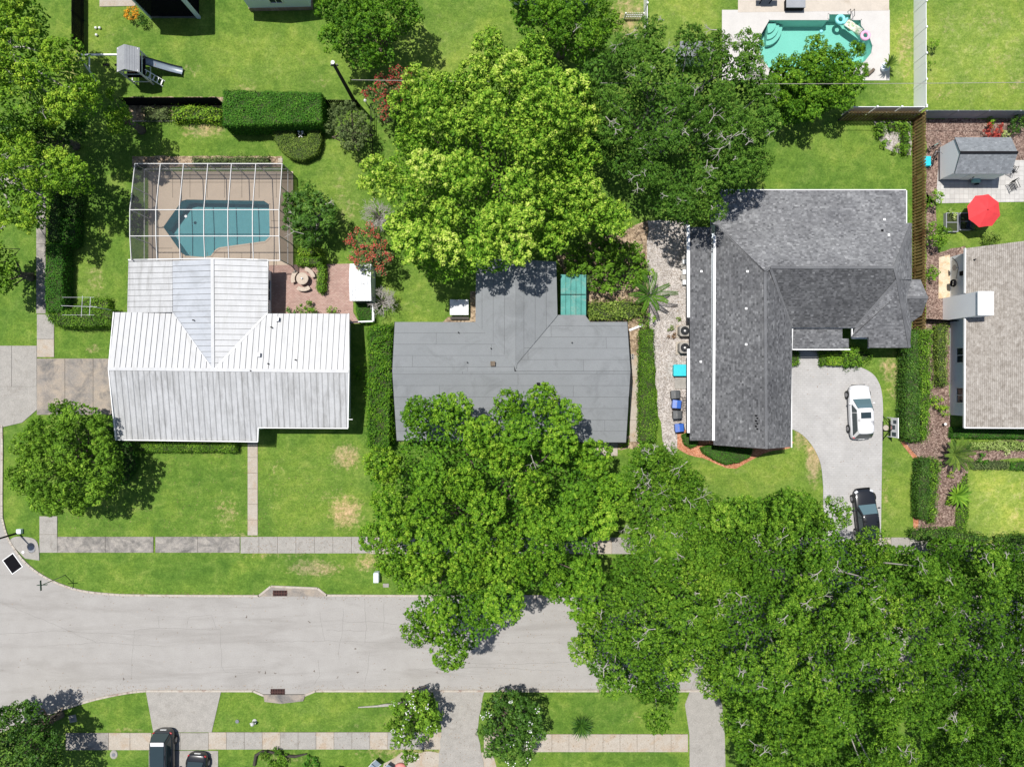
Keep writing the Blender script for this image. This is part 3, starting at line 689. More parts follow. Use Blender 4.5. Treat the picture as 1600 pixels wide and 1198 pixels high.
NK = curve([(-60, 665), (-5, 668), (2, 676), (2, 790), (4, 815), (14, 845), (40, 880), (75, 905), (120, 922), (170, 929), (230, 931), (405, 932)])
NK2 = [(405, 932), (424, 917), (496, 920), (510, 931), (700, 932), (1000, 932), (1700, 932)]
SK = curve([(-140, 1195), (-60, 1160), (0, 1140), (50, 1122), (100, 1105), (150, 1090), (200, 1080), (228, 1077)])
SK2 = [(228, 1077), (396, 1077), (412, 1084), (476, 1084), (493, 1077), (690, 1077), (1700, 1077)]
road = NK+NK2[1:]+(SK+SK2[1:])[::-1]+[(-700, 1195), (-700, 540), (-60, 540)]
sheet('road', road, 0.004, M_road)
def kerb(line, side=1, name='kerb'):
    mb = MB(); w = 0.17
    for a, b in zip(line[:-1], line[1:]):
        A, B = W(*a), W(*b); d = (B-A); 
        if d.length < 1e-3: continue
        d.normalize(); s = Vector((-d.y, d.x, 0))*w*side; A2 = A-d*0.01; B2 = B+d*0.01
        mb.add([A2, B2, B2+s, A2+s]+[p+Vector((0, 0, 0.10)) for p in (A2, B2, B2+s, A2+s)], [(4, 5, 6, 7), (0, 1, 5, 4), (2, 3, 7, 6), (1, 2, 6, 5), (3, 0, 4, 7)])
    return tag(mb.build(name, M_kerb), kind='structure')
kerb(NK+NK2[1:], 1); kerb(SK, -1); kerb(SK2, -1)
for pts in ([(205, 1060), (210, 985), (245, 981), (345, 983), (346, 1040), (352, 1050), (400, 1050)], [(292, 981), (295, 964), (330, 960), (338, 982)], [(249, 980), (247, 962)], [(500, 955), (502, 975), (508, 1000)],
            [(536, 950), (535, 985), (530, 1010), (530, 1030)], [(570, 935), (573, 980), (570, 1005)], [(600, 935), (600, 985)], [(510, 984), (572, 985)], [(536, 970), (600, 972), (620, 975)], [(578, 1018), (574, 1050), (570, 1064)],
            [(400, 1002), (520, 1001), (640, 1004), (760, 1003), (880, 1004)], [(0, 990), (90, 985), (220, 992)], [(497, 1030), (500, 1055), (490, 1070)], [(720, 1035), (800, 1037), (890, 1034)], [(60, 1010), (160, 1003), (260, 1010)],
            [(640, 1046), (760, 1042), (880, 1048)], [(0, 940), (60, 965), (150, 1003)]):
    l = wob(pts, 8, 1.1, False); mb = MB()
    for a, b in zip(l[:-1], l[1:]):
        A, B = W(*a), W(*b); d = (B-A).normalized(); s = Vector((-d.y, d.x, 0))*0.012
        mb.poly([p+Vector((0, 0, 0.008)) for p in (A-s, B-s, B+s, A+s)])
    tag(mb.build('road_crack', M_crack), kind='structure')
# little twigs and litter on the road
for x, y in ((483, 971), (555, 1012), (559, 1049), (405, 1049), (415, 1050), (490, 1048), (369, 1057), (193, 1060), (386, 963), (733, 1036), (683, 1050), (750, 1074), (601, 1046), (430, 1052), (528, 1058)):
    mb = MB(); c = W(x, y)
    for _ in range(3):
        a = random.uniform(0, 6.28); mb.tube([c+Vector((0, 0, 0.02)), c+Vector((math.cos(a)*0.12, math.sin(a)*0.12, 0.03))], 0.018, 4)
    tag(mb.build('fallen_twig', M_bark), 'tiny dark twig lying on the pale road surface', 'twig', 'twigs lying on the road')
# paths, pavements and driveways, slab by slab
def slabs(name, x0, y0, x1, y1, n, mats, vertical=False, z=0.05, kind='structure', shape=None, gp=0.03):
    base = sheet(name, [(x0, y0), (x1, y0), (x1, y1), (x0, y1)], 0.012, M_joint)
    for i in range(n):
        if vertical: a, b, c, d = x0, x1, y0+(y1-y0)*i/n, y0+(y1-y0)*(i+1)/n
        else: a, b, c, d = x0+(x1-x0)*i/n, x0+(x1-x0)*(i+1)/n, y0, y1
        A, B = W(a, d), W(b, c); mb = MB(); g = gp
        mb.box(A.x+g/2, B.x-g/2, A.y+g/2, B.y-g/2, 0.013, z+random.uniform(-0.006, 0.006)); mb.build('slab', mats(i) if callable(mats) else mats, base)
    return base
slabs('pavement', 90, 838, 240, 863, 2, M_conc_dark); slabs('pavement', 243, 838, 375, 863, 2, M_conc_dark)
slabs('pavement', 376, 838, 578, 864, 7, M_conc); slabs('pavement', 578, 839, 1450, 865, 30, lambda i: M_conc if i % 3 else M_conc_tan)
slabs('pavement', 1450, 849, 1640, 876, 7, M_conc_tan)
slabs('footpath', 62, 806, 90, 863, 2, M_conc, True); slabs('footpath', 387, 690, 403, 836, 6, M_conc_tan, True)
slabs('footpath', 57, 300, 72, 490, 7, M_conc_dark, True); slabs('footpath', 58, 491, 85, 530, 1, M_conc, True); slabs('footpath', 58, 530, 85, 558, 1, M_conc_tan, True)
slabs('driveway', 58, 560, 190, 648, 3, M_conc_stain)
slabs('driveway_apron', -60, 540, 58, 604, 3, M_conc); sheet('driveway_apron', [(-60, 604), (58, 604), (58, 640), (35, 660), (0, 668), (-60, 672)], 0.05, M_conc, thick=0.04)
slabs('pavement', 103, 1144, 237, 1171, 4, lambda i: M_conc_dark if i < 2 else M_conc_tan); slabs('pavement', 326, 1143, 690, 1170, 13, lambda i: M_conc_tan if i % 3 == 0 else M_conc)
slabs('pavement', 756, 1146, 1075, 1174, 12, lambda i: M_conc_tan if i % 2 else M_conc_tan)
sheet('driveway', [(228, 1078), (346, 1078), (331, 1143), (240, 1143)], 0.05, M_conc, thick=0.04)
slabs('driveway', 238, 1144, 326, 1171, 2, M_conc); sheet('driveway', [(233, 1172), (341, 1172), (341, 1260), (233, 1260)], 0.05, M_conc, thick=0.04)
sheet('driveway', [(676, 1078), (757, 1078), (746, 1140), (756, 1200), (756, 1260), (680, 1260), (690, 1140)], 0.056, M_conc, wobble=1.2, thick=0.04)
sheet('driveway', [(1085, 1060), (1110, 1060), (1128, 1100), (1132, 1145), (1135, 1260), (1078, 1260), (1077, 1146), (1070, 1100)], 0.056, M_conc, thick=0.04)
sheet('driveway', curve([(1237, 540), (1300, 560), (1352, 577), (1372, 596), (1379, 630), (1378, 700), (1376, 850), (1378, 932)])+[(1270, 932), (1286, 900), (1286, 800)]+curve([(1286, 760), (1282, 725), (1270, 698), (1252, 678), (1232, 668)])+[(1225, 600)], 0.05, M_paver, thick=0.04)
sheet('entrance_path', [(1240, 545), (1330, 545), (1330, 580), (1240, 580)], 0.03, M_conc, thick=0.02)
sheet('sand_patch', [(628, 1174), (770, 1178), (800, 1260), (590, 1260), (600, 1192)], 0.012, M_conc_tan, wobble=3)
sheet('brick_patio', [(398, 415), (552, 412), (552, 488), (562, 505), (398, 505)], 0.03, M_brickp, thick=0.02)
# screened-pool deck and far pool deck with real basins
def deck_hole(name, outer, hole, z, mat):
    A = [W(*p) for p in outer]; B = [W(*p) for p in hole]; allp = A+B
    tr = tessellate_polygon([A, B]); mb = MB(); vs = [p+Vector((0, 0, z)) for p in allp]
    fs = []
    for t in tr:
        p, q, r = (vs[i] for i in t); fs.append(t if (q-p).cross(r-p).z > 0 else t[::-1])
    mb.add(vs, fs); return tag(mb.build(name, mat), kind='structure')
deck_hole('pool_deck', [(232, 268), (458, 268), (458, 424), (232, 424)], POOL_W, 0.02, M_deck)
deck_hole('pool_surround', [(1128, 16), (1390, 16), (1390, 126), (1128, 126)], POOL_G, 0.02, M_deckw)
sheet('covered_patio', [(1153, -60), (1389, -60), (1389, 17), (1153, 20)], 0.03, M_deckt, thick=0.01)
def basin(label, P, depth, wz, wall, water, steps):
    w = [W(*p) for p in P]; c = sum(w, Vector())/len(w); root = thing('swimming_pool', label, 'pool', c)
    mb = MB(); n = len(w); f = [c+(p-c)*0.97+Vector((0, 0, -depth)) for p in w]; mb.poly(f)
    mb.add([p+Vector((0, 0, 0.02)) for p in w]+f, [(i, (i+1) % n, n+(i+1) % n, n+i) for i in range(n)]); mb.build('basin', wall, root)
    mb = MB(); mb.poly([c+(p-c)*0.995+Vector((0, 0, wz)) for p in w]); mb.build('water_surface', water, root)
    mb = MB()
    for a, b in zip(w, w[1:]+w[:1]): bar(mb, a+Vector((0, 0, 0.035)), b+Vector((0, 0, 0.035)), 0.14, 0.04)
    mb.build('coping', M_deck if steps == 0 else M_deckw, root)
    return root
pw = basin('blue swimming pool with angled end under the screen enclosure', POOL_W, 1.25, -0.12, M_basin, M_water, 0)
for x in (255, 302, 349, 396): 
    for y in (303,): pass
mb = MB(); mb.lathe(W(290, 338).xy, [(0.02, -0.16), (0.13, -0.10), (0.12, -0.02), (0.03, 0.0)], 12); tag(mb.build('pool_float', M_white), 'small white chlorine float on the water of the enclosed pool', 'float')
for (a, b) in (((241, 300), (453, 300)), ((241, 395), (453, 395)), ((262, 345), (232, 345))): pass
for x in range(270, 450, 27):
    for ya, yb in ((270, 309), (394, 422)):
        mb = MB(); A, B = W(x, ya), W(x, yb); bar(mb, A+Vector((0, 0, 0.024)), B+Vector((0, 0, 0.024)), 0.035, 0.004); tag(mb.build('deck_joint', M_joint), kind='structure')
for y in (285, 388):
    mb = MB(); bar(mb, W(236, y)+Vector((0, 0, 0.029)), W(270 if y > 300 else 455, y)+Vector((0, 0, 0.029)), 0.035, 0.004); tag(mb.build('deck_joint', M_joint), kind='structure')
mb = MB(); bar(mb, W(424, 345)+Vector((0, 0, 0.029)), W(456, 345)+Vector((0, 0, 0.029)), 0.035, 0.004); tag(mb.build('deck_joint', M_joint), kind='structure')
pg = basin('turquoise curved swimming pool with white surround behind the yards', POOL_G, 1.2, -0.10, M_basing, M_waterg, 1)
mb = MB()
for k, r in enumerate((1.6, 1.2, 0.8)): mb.prism([(W(1202, 33).x+r*math.cos(t)*0.9, W(1202, 33).y-r*math.sin(t)*1.1) for t in [i*math.pi/16 for i in range(9)]]+[tuple(W(1201, 33).xy)], -1.1, -0.75+0.2*k)
mb.build('step', M_basing, pg)
# beds
sheet('mulch_bed', [(1447, 186), (1620, 186), (1620, 256), (1560, 256), (1470, 256), (1470, 310), (1447, 320)], 0.012, M_mulch, wobble=1.5)
sheet('stone_terrace', [(1466, 254), (1620, 250), (1620, 315), (1462, 318)], 0.03, M_paverw, thick=0.02)
sheet('mulch_bed', [(1447, 300), (1462, 318), (1466, 395), (1508, 384), (1512, 405), (1512, 500), (1484, 500), (1484, 700), (1620, 682), (1620, 714), (1510, 722), (1513, 735), (1506, 820), (1430, 830), (1432, 720), (1412, 690), (1412, 515), (1447, 505)], 0.012, M_mulch, wobble=1.5)
sheet('stone_path', [(1467, 402), (1484, 398), (1484, 464), (1466, 467)], 0.03, M_stone, thick=0.02)
sheet('mulch_edging', [(1408, 550), (1416, 550), (1414, 690), (1436, 716), (1434, 826), (1427, 826), (1430, 722), (1406, 688)], 0.016, M_mulchr, wobble=1.2)
sheet('mulch_bed', [(1365, 190), (1423, 190), (1423, 243), (1405, 240), (1384, 232), (1370, 214)], 0.012, M_gravel, wobble=1.5)
sheet('red_mulch_bed', [(1057, 672), (1120, 668), (1240, 690), (1234, 700), (1200, 706), (1175, 718), (1150, 732), (1135, 731), (1108, 719), (1075, 710), (1058, 700)], 0.012, M_mulchr, wobble=1.2)
sheet('gravel_path', [(1012, 345), (1075, 345), (1085, 420), (1085, 690), (1060, 700), (1052, 712), (1038, 700), (1028, 640), (1022, 560), (1014, 500), (1012, 430)], 0.010, M_gravel, wobble=1.5)
sheet('planting_bed', [(978, 500), (1014, 495), (1002, 560), (1000, 700), (962, 702), (955, 690), (984, 680), (986, 560)], 0.008, M_dirt, wobble=1.5)
slabs('side_path', 984, 555, 999, 690, 4, M_conc_tan, True)
sheet('planting_bed', [(868, 400), (1012, 345), (1014, 500), (925, 506), (915, 490)], 0.006, M_dirt, wobble=2)
sheet('planting_bed', [(202, 152), (350, 152), (352, 190), (202, 190)], 0.008, M_dirt, wobble=1)
sheet('planting_bed', [(207, 244), (440, 244), (440, 262), (207, 262)], 0.008, M_dirt, wobble=1)
sheet('planting_bed', [(735, 455), (748, 455), (748, 505), (690, 505), (700, 495), (735, 497)], 0.008, M_dirt, wobble=1)
slabs('front_step_path', 930, 690, 965, 712, 3, M_conc_tan)
sheet('drain_apron', [(424, 917), (496, 920), (510, 931), (405, 931)], 0.06, M_conc_stain, thick=0.05)
sheet('drain_apron', [(412, 1084), (478, 1084), (474, 1094), (440, 1098), (414, 1095)], 0.11, M_conc_stain, thick=0.1)
sheet('drain_apron', curve([(14, 845), (25, 838), (50, 840), (60, 850), (62, 875)])+[(40, 872)], 0.06, M_conc, thick=0.05)
sheet('patio_corner', [(156, -40), (212, -40), (212, 10), (156, 11)], 0.05, M_conc_tan, thick=0.04)

# ---------------------------------------------------------------- house 1: white metal roof
def win(parent, c, w, h, nrm, name='window'):
    """window on a wall: frame with recessed glass, c on the wall plane"""
    n = Vector(nrm); t = Vector((-n.y, n.x, 0)); mb = MB(); c = Vector(c)
    for s in (-1, 1):
        bar(mb, c+t*s*w/2-Vector((0, 0, h/2))+n*0.03, c+t*s*w/2+Vector((0, 0, h/2))+n*0.03, 0.09, 0.09)
        bar(mb, c-t*w/2+Vector((0, 0, s*h/2))+n*0.03, c+t*w/2+Vector((0, 0, s*h/2))+n*0.03, 0.09, 0.09)
    bar(mb, c-Vector((0, 0, h/2))+n*0.025, c+Vector((0, 0, h/2))+n*0.025, 0.05, 0.05)
    f = mb.build(name, M_white, parent); mb = MB()
    q = [c+t*sx*w/2*0.97+Vector((0, 0, sz*h/2*0.97))+n*0.012 for sx, sz in ((-1, -1), (1, -1), (1, 1), (-1, 1))]
    mb.add(q, [(0, 1, 2, 3)]); mb.build('pane', GLASS, f); return f
GLASS = glass_mat('window_glass')
def vent(parent, px, py, z, r=0.05, h=0.25, mat=None, sq=False):
    c = W(px, py, z+h); mb = MB()
    if sq: mb.box(c.x-r, c.x+r, c.y-r, c.y+r, z-0.1, z+h*0.8); mb.box(c.x-r*1.3, c.x+r*1.3, c.y-r*1.3, c.y+r*1.3, z+h*0.8, z+h)
    else: mb.cyl((c.x, c.y), r, z-0.1, z+h, 10)
    mb.build('roof_vent', mat or M_dark, parent)
def metal_slope(parent, pts, refs, mat, du=0.47, ang=None, deck=None):
    V, pl = slope_pts(pts, refs); deck.slab(V, 0.10)
    up, vp, n = frame(pl, ang)
    for c, fr, i, j in cells(V, pl, du, 60, 0.05, ang=ang):
        m = plate('panel', c, fr, 0.004, 0.018, mat, parent)
        x0 = min(p[0] for p in c); col = [p for p in c if abs(p[0]-x0) < 1e-3]
        if len(col) >= 2:
            a, b = min(p[1] for p in col), max(p[1] for p in col)
            if b-a > 0.15: bar(m, fr[0]+fr[1]*x0+fr[2]*a+fr[3]*0.03, fr[0]+fr[1]*x0+fr[2]*b+fr[3]*0.03, 0.03, 0.05)
        m.build('panel', mat, parent)
    return V, pl
h1 = thing('house', 'house with white standing seam metal roof beside the screened pool', 'house', W(360, 560))
dk = MB(); roofs = []
r1 = bpy.data.objects.new('roof', bpy.data.meshes.new('roof')); COL.objects.link(r1); r1.parent = h1; OFF[r1.name] = OFF[h1.name]
E, Rg = 2.7, 3.55
RW, RE = (170, 576, Rg), (545, 580, Rg)
metal_slope(r1, [(170, 576), (545, 580), (543, 668), (404, 667), (403, 689), (181, 686)], [RW, RE, (543, 668, E)], M_metal_d, deck=dk)
metal_slope(r1, [(178, 488), (270, 488), (330, 562), (331, 577.7), (170, 576)], [(178, 488, E), RW, RE], M_metal, deck=dk)
metal_slope(r1, [(417, 490), (546, 490), (545, 580), (337, 577.8), (337, 562)], [(546, 490, E), RW, RE], M_metal, deck=dk)
G1, G2 = (332, 405, 3.6), (333, 578, 3.55)
metal_slope(r1, [(270, 407), (332, 405), (333, 576), (270, 488)], [G1, G2, (270, 407, 2.95)], M_metal_b, ang=math.pi/2, deck=dk)  # west gable slope: duller sky reflection painted into the metal colour
metal_slope(r1, [(332, 405), (419, 407), (417, 490), (335, 576), (333, 576)], [G1, G2, (419, 407, 2.75)], M_metal, ang=math.pi/2, deck=dk)
metal_slope(r1, [(201, 407), (270, 407), (270, 488), (199, 488)], [(201, 407, 2.6), (199, 488, 2.6), (270, 407, 2.95)], M_metal_d, ang=math.pi/2, deck=dk)
t_ = dk.build('roof_deck', M_seam, r1)
mb = MB(); nu = Vector((0, 0, 0.05))
for a, b in ((RW, RE), (G1, G2)): bar(mb, W(*a)+nu, W(*b)+nu, 0.26, 0.03)
m2 = mb.build('ridge_cap', M_metal, r1)
mb = MB()
for a, b in (((270, 488, 2.95), (333, 577, 3.57)), ((417, 490, 2.75), (335, 577, 3.57))): bar(mb, W(*a)+nu*0.7, W(*b)+nu*0.7, 0.08, 0.02)
mb.build('valley_flashing', M_grey, r1)
mb = MB()
for a, b in (((181, 687, E-.08), (403, 690, E-.08)), ((403, 690, E-.08), (404, 668, E-.04)), ((404, 668, E-.04), (544, 669, E-.08)), ((201, 406, 2.65), (332, 404, 3.5)), ((332, 404, 3.5), (419, 406, 2.7)), ((545, 490, E-.05), (545.5, 580, Rg-.05)), ((545.5, 580, Rg-.05), (544, 668, E-.05)),
             ((178, 488, E-.05), (170, 576, Rg-.05)), ((170, 576, Rg-.05), (181, 686, E-.05)), ((419, 407, 2.68), (418, 490, 2.65))): bar(mb, W(*a), W(*b), 0.07, 0.16)
mb.build('fascia', M_white, r1)
mb = MB()
def gpoly(*p): return [W(*q).xy for q in p]
mb.prism(gpoly((215, 500), (548, 500), (548, 652), (412, 652), (412, 670), (215, 668)), 0.0, 2.55); mb.prism(gpoly((232, 424), (424, 424), (424, 498), (232, 498)), 0.0, 2.55)
mb.build('wall', M_wallw, h1)
for y in (520, 600, 628): win(h1, W(548, y)+Vector((0, 0, 1.4)), 1.2, 1.0, (1, 0, 0))
win(h1, W(424, 455)+Vector((0, 0, 1.2)), 1.8, 1.8, (1, 0, 0))
for x, y, z, q in ((432, 498, 2.9, True), (423, 511, 3.0, False), (403, 554, 3.35, True), (418, 568, 3.45, False), (461, 562, 3.4, False), (301, 500, 3.3, False), (391, 579, 3.45, False)): vent(r1, x, y, z, 0.13 if q else 0.05, 0.28, M_grey if q else M_dark, q)
mb = MB(); c = W(543, 655, 2.9); mb.tube([c, c+Vector((0.45, 0, 0.1))], 0.035, 6); mb.build('floodlight', M_white, h1)

# ---------------------------------------------------------------- house 2: grey rolled roofing
h2 = thing('house', 'house with flat grey rolled roofing between two large trees', 'house', W(800, 580))
r2 = bpy.data.objects.new('roof', bpy.data.meshes.new('roof')); COL.objects.link(r2); r2.parent = h2; OFF[r2.name] = OFF[h2.name]
dk = MB()
def roll_slope(parent, pts, refs, dv=0.95, ang=None, deck=None, lng=11.0):
    V, pl = slope_pts(pts, refs); deck.slab(V, 0.12)
    for c, fr, i, j in cells(V, pl, lng, dv, 0.026, bond=0.413, ang=ang, jit=0.0):
        m = plate('roofing_strip', c, fr, 0.003, 0.014+0.004*(j % 2), None, parent); m.build('roofing_strip', M_roll if (i+j) % 2 else M_roll2, parent)
    return V
E2, R2 = 2.7, 3.45
roll_slope(r2, [(613, 580), (985, 580), (978, 691), (620, 688)], [(613, 580, R2), (985, 580, R2), (978, 691, E2)], deck=dk)
roll_slope(r2, [(617, 503), (743, 503), (803, 570), (804, 580), (613, 580)], [(617, 503, E2), (613, 580, R2), (985, 580, R2)], deck=dk)
roll_slope(r2, [(872, 492), (914, 492), (922, 503), (980, 503), (985, 580), (807, 580), (808, 568)], [(980, 503, E2), (613, 580, R2), (985, 580, R2)], deck=dk)
roll_slope(r2, [(744, 405), (806, 405), (806, 580), (803, 570), (743, 503)], [(806, 405, R2), (806, 580, R2), (744, 405, 2.75)], ang=math.pi/2, deck=dk)
roll_slope(r2, [(806, 405), (869, 409), (871, 493), (808, 568), (806, 580)], [(806, 405, R2), (806, 580, R2), (869, 409, 2.75)], ang=math.pi/2, deck=dk)
dk.build('roof_deck', M_lap, r2)
mb = MB()
for a, b in (((617, 503), (613, 580)), ((613, 580), (620, 688)), ((620, 689), (978, 692)), ((978, 691), (985, 580)), ((985, 580), (980, 503)), ((980, 502), (922, 502))):
    za = R2 if a[1] == 580 else E2; zb = R2 if b[1] == 580 else E2
    bar(mb, W(*a, za-0.09), W(*b, zb-0.09), 0.05, 0.2)
mb.build('fascia', M_dark, r2)
mb = MB(); mb.prism(gpoly((636, 514), (752, 514), (752, 420), (860, 420), (860, 514), (966, 514), (966, 676), (636, 674)), 0.0, 2.55); mb.build('wall', M_wall, h2)
for x, y, z, q in ((770, 568, 3.35, True), (841, 600, 3.3, True), (716, 519, 2.9, False), (767, 544, 3.1, False), (730, 566, 3.3, False), (894, 535, 3.0, False)): vent(r2, x, y, z, 0.15 if q and x < 800 else (0.10 if q else 0.045), 0.3, M_bark if x == 770 else M_dark, q)
# teal lean-to
t = thing('patio_roof', 'teal panelled patio roof beside the back wing of the grey-roofed house', 'patio roof', W(895, 460))
for i in range(5):
    mb = MB(); a = W(876+8*i, 493, 2.2); b = W(884+8*i, 429, 2.3); mb.slab([(a.x+.01, a.y, 2.2), (b.x-.01, a.y, 2.2), (b.x-.01, b.y, 2.3), (a.x+.01, b.y, 2.3)], 0.04); mb.build('panel', M_teal, t)
mb = MB(); bar(mb, W(875, 460, 2.31), W(915, 460, 2.31), 0.05, 0.05); mb.build('crossbar', M_dark, t)
for x, y in ((878, 489), (912, 489), (878, 434), (912, 434)): mb = MB(); c = W(x, y, 2.1); mb.box(c.x-.04, c.x+.04, c.y-.04, c.y+.04, 0, 2.15); mb.build('post', M_dark, t)

# ---------------------------------------------------------------- house 3: charcoal shingles
h3 = thing('house', 'large house with charcoal shingle roof and several gables by the paved drive', 'house', W(1240, 480))
r3 = bpy.data.objects.new('roof', bpy.data.meshes.new('roof')); COL.objects.link(r3); r3.parent = h3; OFF[r3.name] = OFF[h3.name]
dk = MB()
def sh_slope(parent, pts, refs, deck, mat=M_shing, tb=0.45, du=0.2, dv=0.14, th=0.12):
    V, pl = slope_pts(pts, refs); deck.slab(V, th); shingles(parent, V, pl, mat, tb=tb, du=du, dv=dv); return V
E3, R3 = 2.9, 5.1  # tb runs higher on north slopes, lower on south: sun shading as tone
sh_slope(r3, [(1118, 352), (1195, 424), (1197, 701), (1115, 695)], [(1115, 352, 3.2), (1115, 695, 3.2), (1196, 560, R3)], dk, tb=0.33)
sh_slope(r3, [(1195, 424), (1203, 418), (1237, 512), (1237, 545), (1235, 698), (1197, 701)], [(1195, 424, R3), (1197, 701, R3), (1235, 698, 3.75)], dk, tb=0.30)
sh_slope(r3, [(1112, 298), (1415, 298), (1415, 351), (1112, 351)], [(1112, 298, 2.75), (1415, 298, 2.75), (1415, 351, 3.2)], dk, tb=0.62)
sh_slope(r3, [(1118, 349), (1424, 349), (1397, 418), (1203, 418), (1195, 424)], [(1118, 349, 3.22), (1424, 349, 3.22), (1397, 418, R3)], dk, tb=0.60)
sh_slope(r3, [(1203, 418), (1397, 418), (1402, 437), (1336, 512), (1237, 512)], [(1203, 418, R3), (1397, 418, R3), (1237, 512, 3.3)], dk, tb=0.16)  # south slope: its shade is put into the shingle tone
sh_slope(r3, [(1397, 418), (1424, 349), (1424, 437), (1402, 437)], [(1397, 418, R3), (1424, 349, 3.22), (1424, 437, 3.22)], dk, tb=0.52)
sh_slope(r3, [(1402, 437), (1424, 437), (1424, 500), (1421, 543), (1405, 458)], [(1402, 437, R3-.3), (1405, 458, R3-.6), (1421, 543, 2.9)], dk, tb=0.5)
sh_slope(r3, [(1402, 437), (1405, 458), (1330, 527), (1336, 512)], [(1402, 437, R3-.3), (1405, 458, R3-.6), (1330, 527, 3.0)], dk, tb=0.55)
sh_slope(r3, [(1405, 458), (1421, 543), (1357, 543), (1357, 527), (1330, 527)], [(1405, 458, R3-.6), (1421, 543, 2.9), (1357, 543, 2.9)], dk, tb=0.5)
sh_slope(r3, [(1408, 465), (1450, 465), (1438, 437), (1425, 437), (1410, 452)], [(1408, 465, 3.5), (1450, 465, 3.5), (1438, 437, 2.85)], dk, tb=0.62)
sh_slope(r3, [(1408, 465), (1450, 465), (1440, 492), (1424, 503), (1418, 490)], [(1408, 465, 3.5), (1450, 465, 3.5), (1432, 500, 2.85)], dk, tb=0.25)  # dark tone paints the shaded side of this small gable
sh_slope(r3, [(1078, 355), (1112, 355), (1112, 688), (1078, 688)], [(1078, 355, 2.75), (1078, 688, 2.75), (1112, 600, 3.15)], dk, tb=0.36)
sh_slope(r3, [(1238, 513), (1316, 513), (1316, 529), (1326, 529), (1326, 544), (1238, 544)], [(1238, 513, 3.0), (1326, 513, 3.0), (1238, 544, 2.65)], dk, tb=0.45)
dk.build('roof_deck', M_under, r3)
mb = MB()
for a, b in (((1116.5, 368, 3.35), (1114.5, 688, 3.35)),): bar(mb, W(*a), W(*b), 0.20, 0.14)
mb.build('step_flashing', M_white, r3)
for a, b in (((1075, 352, 2.72), (1076, 496, 2.72)), ((1076, 545, 2.72), (1076, 676, 2.72))): bar(MB(), W(*a), W(*b), 0.26, 0.14).build('gutter', M_white, r3)
for a, b in (((1236, 546, 2.9), (1236.5, 699, 3.6)), ((1238, 512, 3.1), (1330, 512, 3.1)), ((1331, 512, 3.1), (1331, 528, 3.0)), ((1331, 528, 2.95), (1357, 528, 2.85)), ((1357, 528, 2.85), (1357, 544, 2.7)), ((1238, 546, 2.6), (1328, 546, 2.6)), ((1238, 512, 3.1), (1237, 546, 2.7))): bar(MB(), W(*a), W(*b), 0.09, 0.12).build('gutter', M_white, r3)
for a, b in (((1112, 297, 2.7), (1415, 297, 2.7)), ((1416, 298, 2.7), (1416, 351, 3.15))): bar(MB(), W(*a), W(*b), 0.07, 0.12).build('gutter', M_white, r3)
mb = MB()
for a, b in (((1195, 424, R3), (1197, 701, R3)), ((1203, 418, R3), (1397, 418, R3)), ((1397, 418, R3), (1402, 437, R3-.3)), ((1408, 465, 3.5), (1450, 465, 3.5)), ((1402, 437, R3-.3), (1336, 512, 3.3)), ((1118, 350, 3.22), (1196, 424, R3)), ((1203, 418, R3), (1237, 512, 3.35)), ((1397, 418, R3), (1423, 350, 3.22)), ((1402, 437, R3-.3), (1405, 458, R3-.6)), ((1405, 458, R3-.6), (1421, 543, 2.92)), ((1196, 424, R3), (1203, 418, R3))): bar(mb, W(*a)+Vector((0, 0, .03)), W(*b)+Vector((0, 0, .03)), 0.22, 0.06)
o = mb.build('ridge_cap', M_shing, r3); at = o.data.attributes.new('tone', 'FLOAT', 'FACE'); at.data.foreach_set('value', [0.45]*len(o.data.polygons))
mb = MB()
mb.prism(gpoly((1078, 375), (1203, 375), (1203, 678), (1078, 672)), 0, 2.6); mb.prism(gpoly((1110, 322), (1380, 322), (1383, 365), (1383, 500), (1375, 530), (1330, 530), (1330, 505), (1190, 505), (1110, 505)), 0, 2.6)
mb.prism(gpoly((1380, 452), (1402, 450), (1409, 468), (1400, 484), (1380, 488)), 0, 2.6); mb.prism(gpoly((1101, 375), (1112, 375), (1112, 674), (1101, 674)), 2.58, 3.0)
mb.build('wall', M_wall, h3)
win(h3, W(1150, 678)+Vector((0, 0, 1.4)), 1.8, 1.3, (0, -1, 0)); win(h3, W(1078, 600)+Vector((0, 0, 1.5)), 1.2, 1.1, (-1, 0, 0))
for x, y, z in ((1096, 424, 2.95), (1168, 424, 4.4), (1166, 482, 4.4), (1166, 538, 4.4), (1095, 565, 2.95), (1389, 367, 3.7), (1379, 360, 3.5), (1382, 343, 3.1)): vent(r3, x, y, z, 0.07, 0.16, M_dark if x in (1379,) else M_white, True)
for i in range(6):
    mb = MB(); c = W(1182+(i % 2)*2, 649+i*4.2, 5.0); mb.cyl((c.x, c.y), 0.055, 4.5, 5.02, 8); mb.build('plumbing_vent', M_dark, r3)

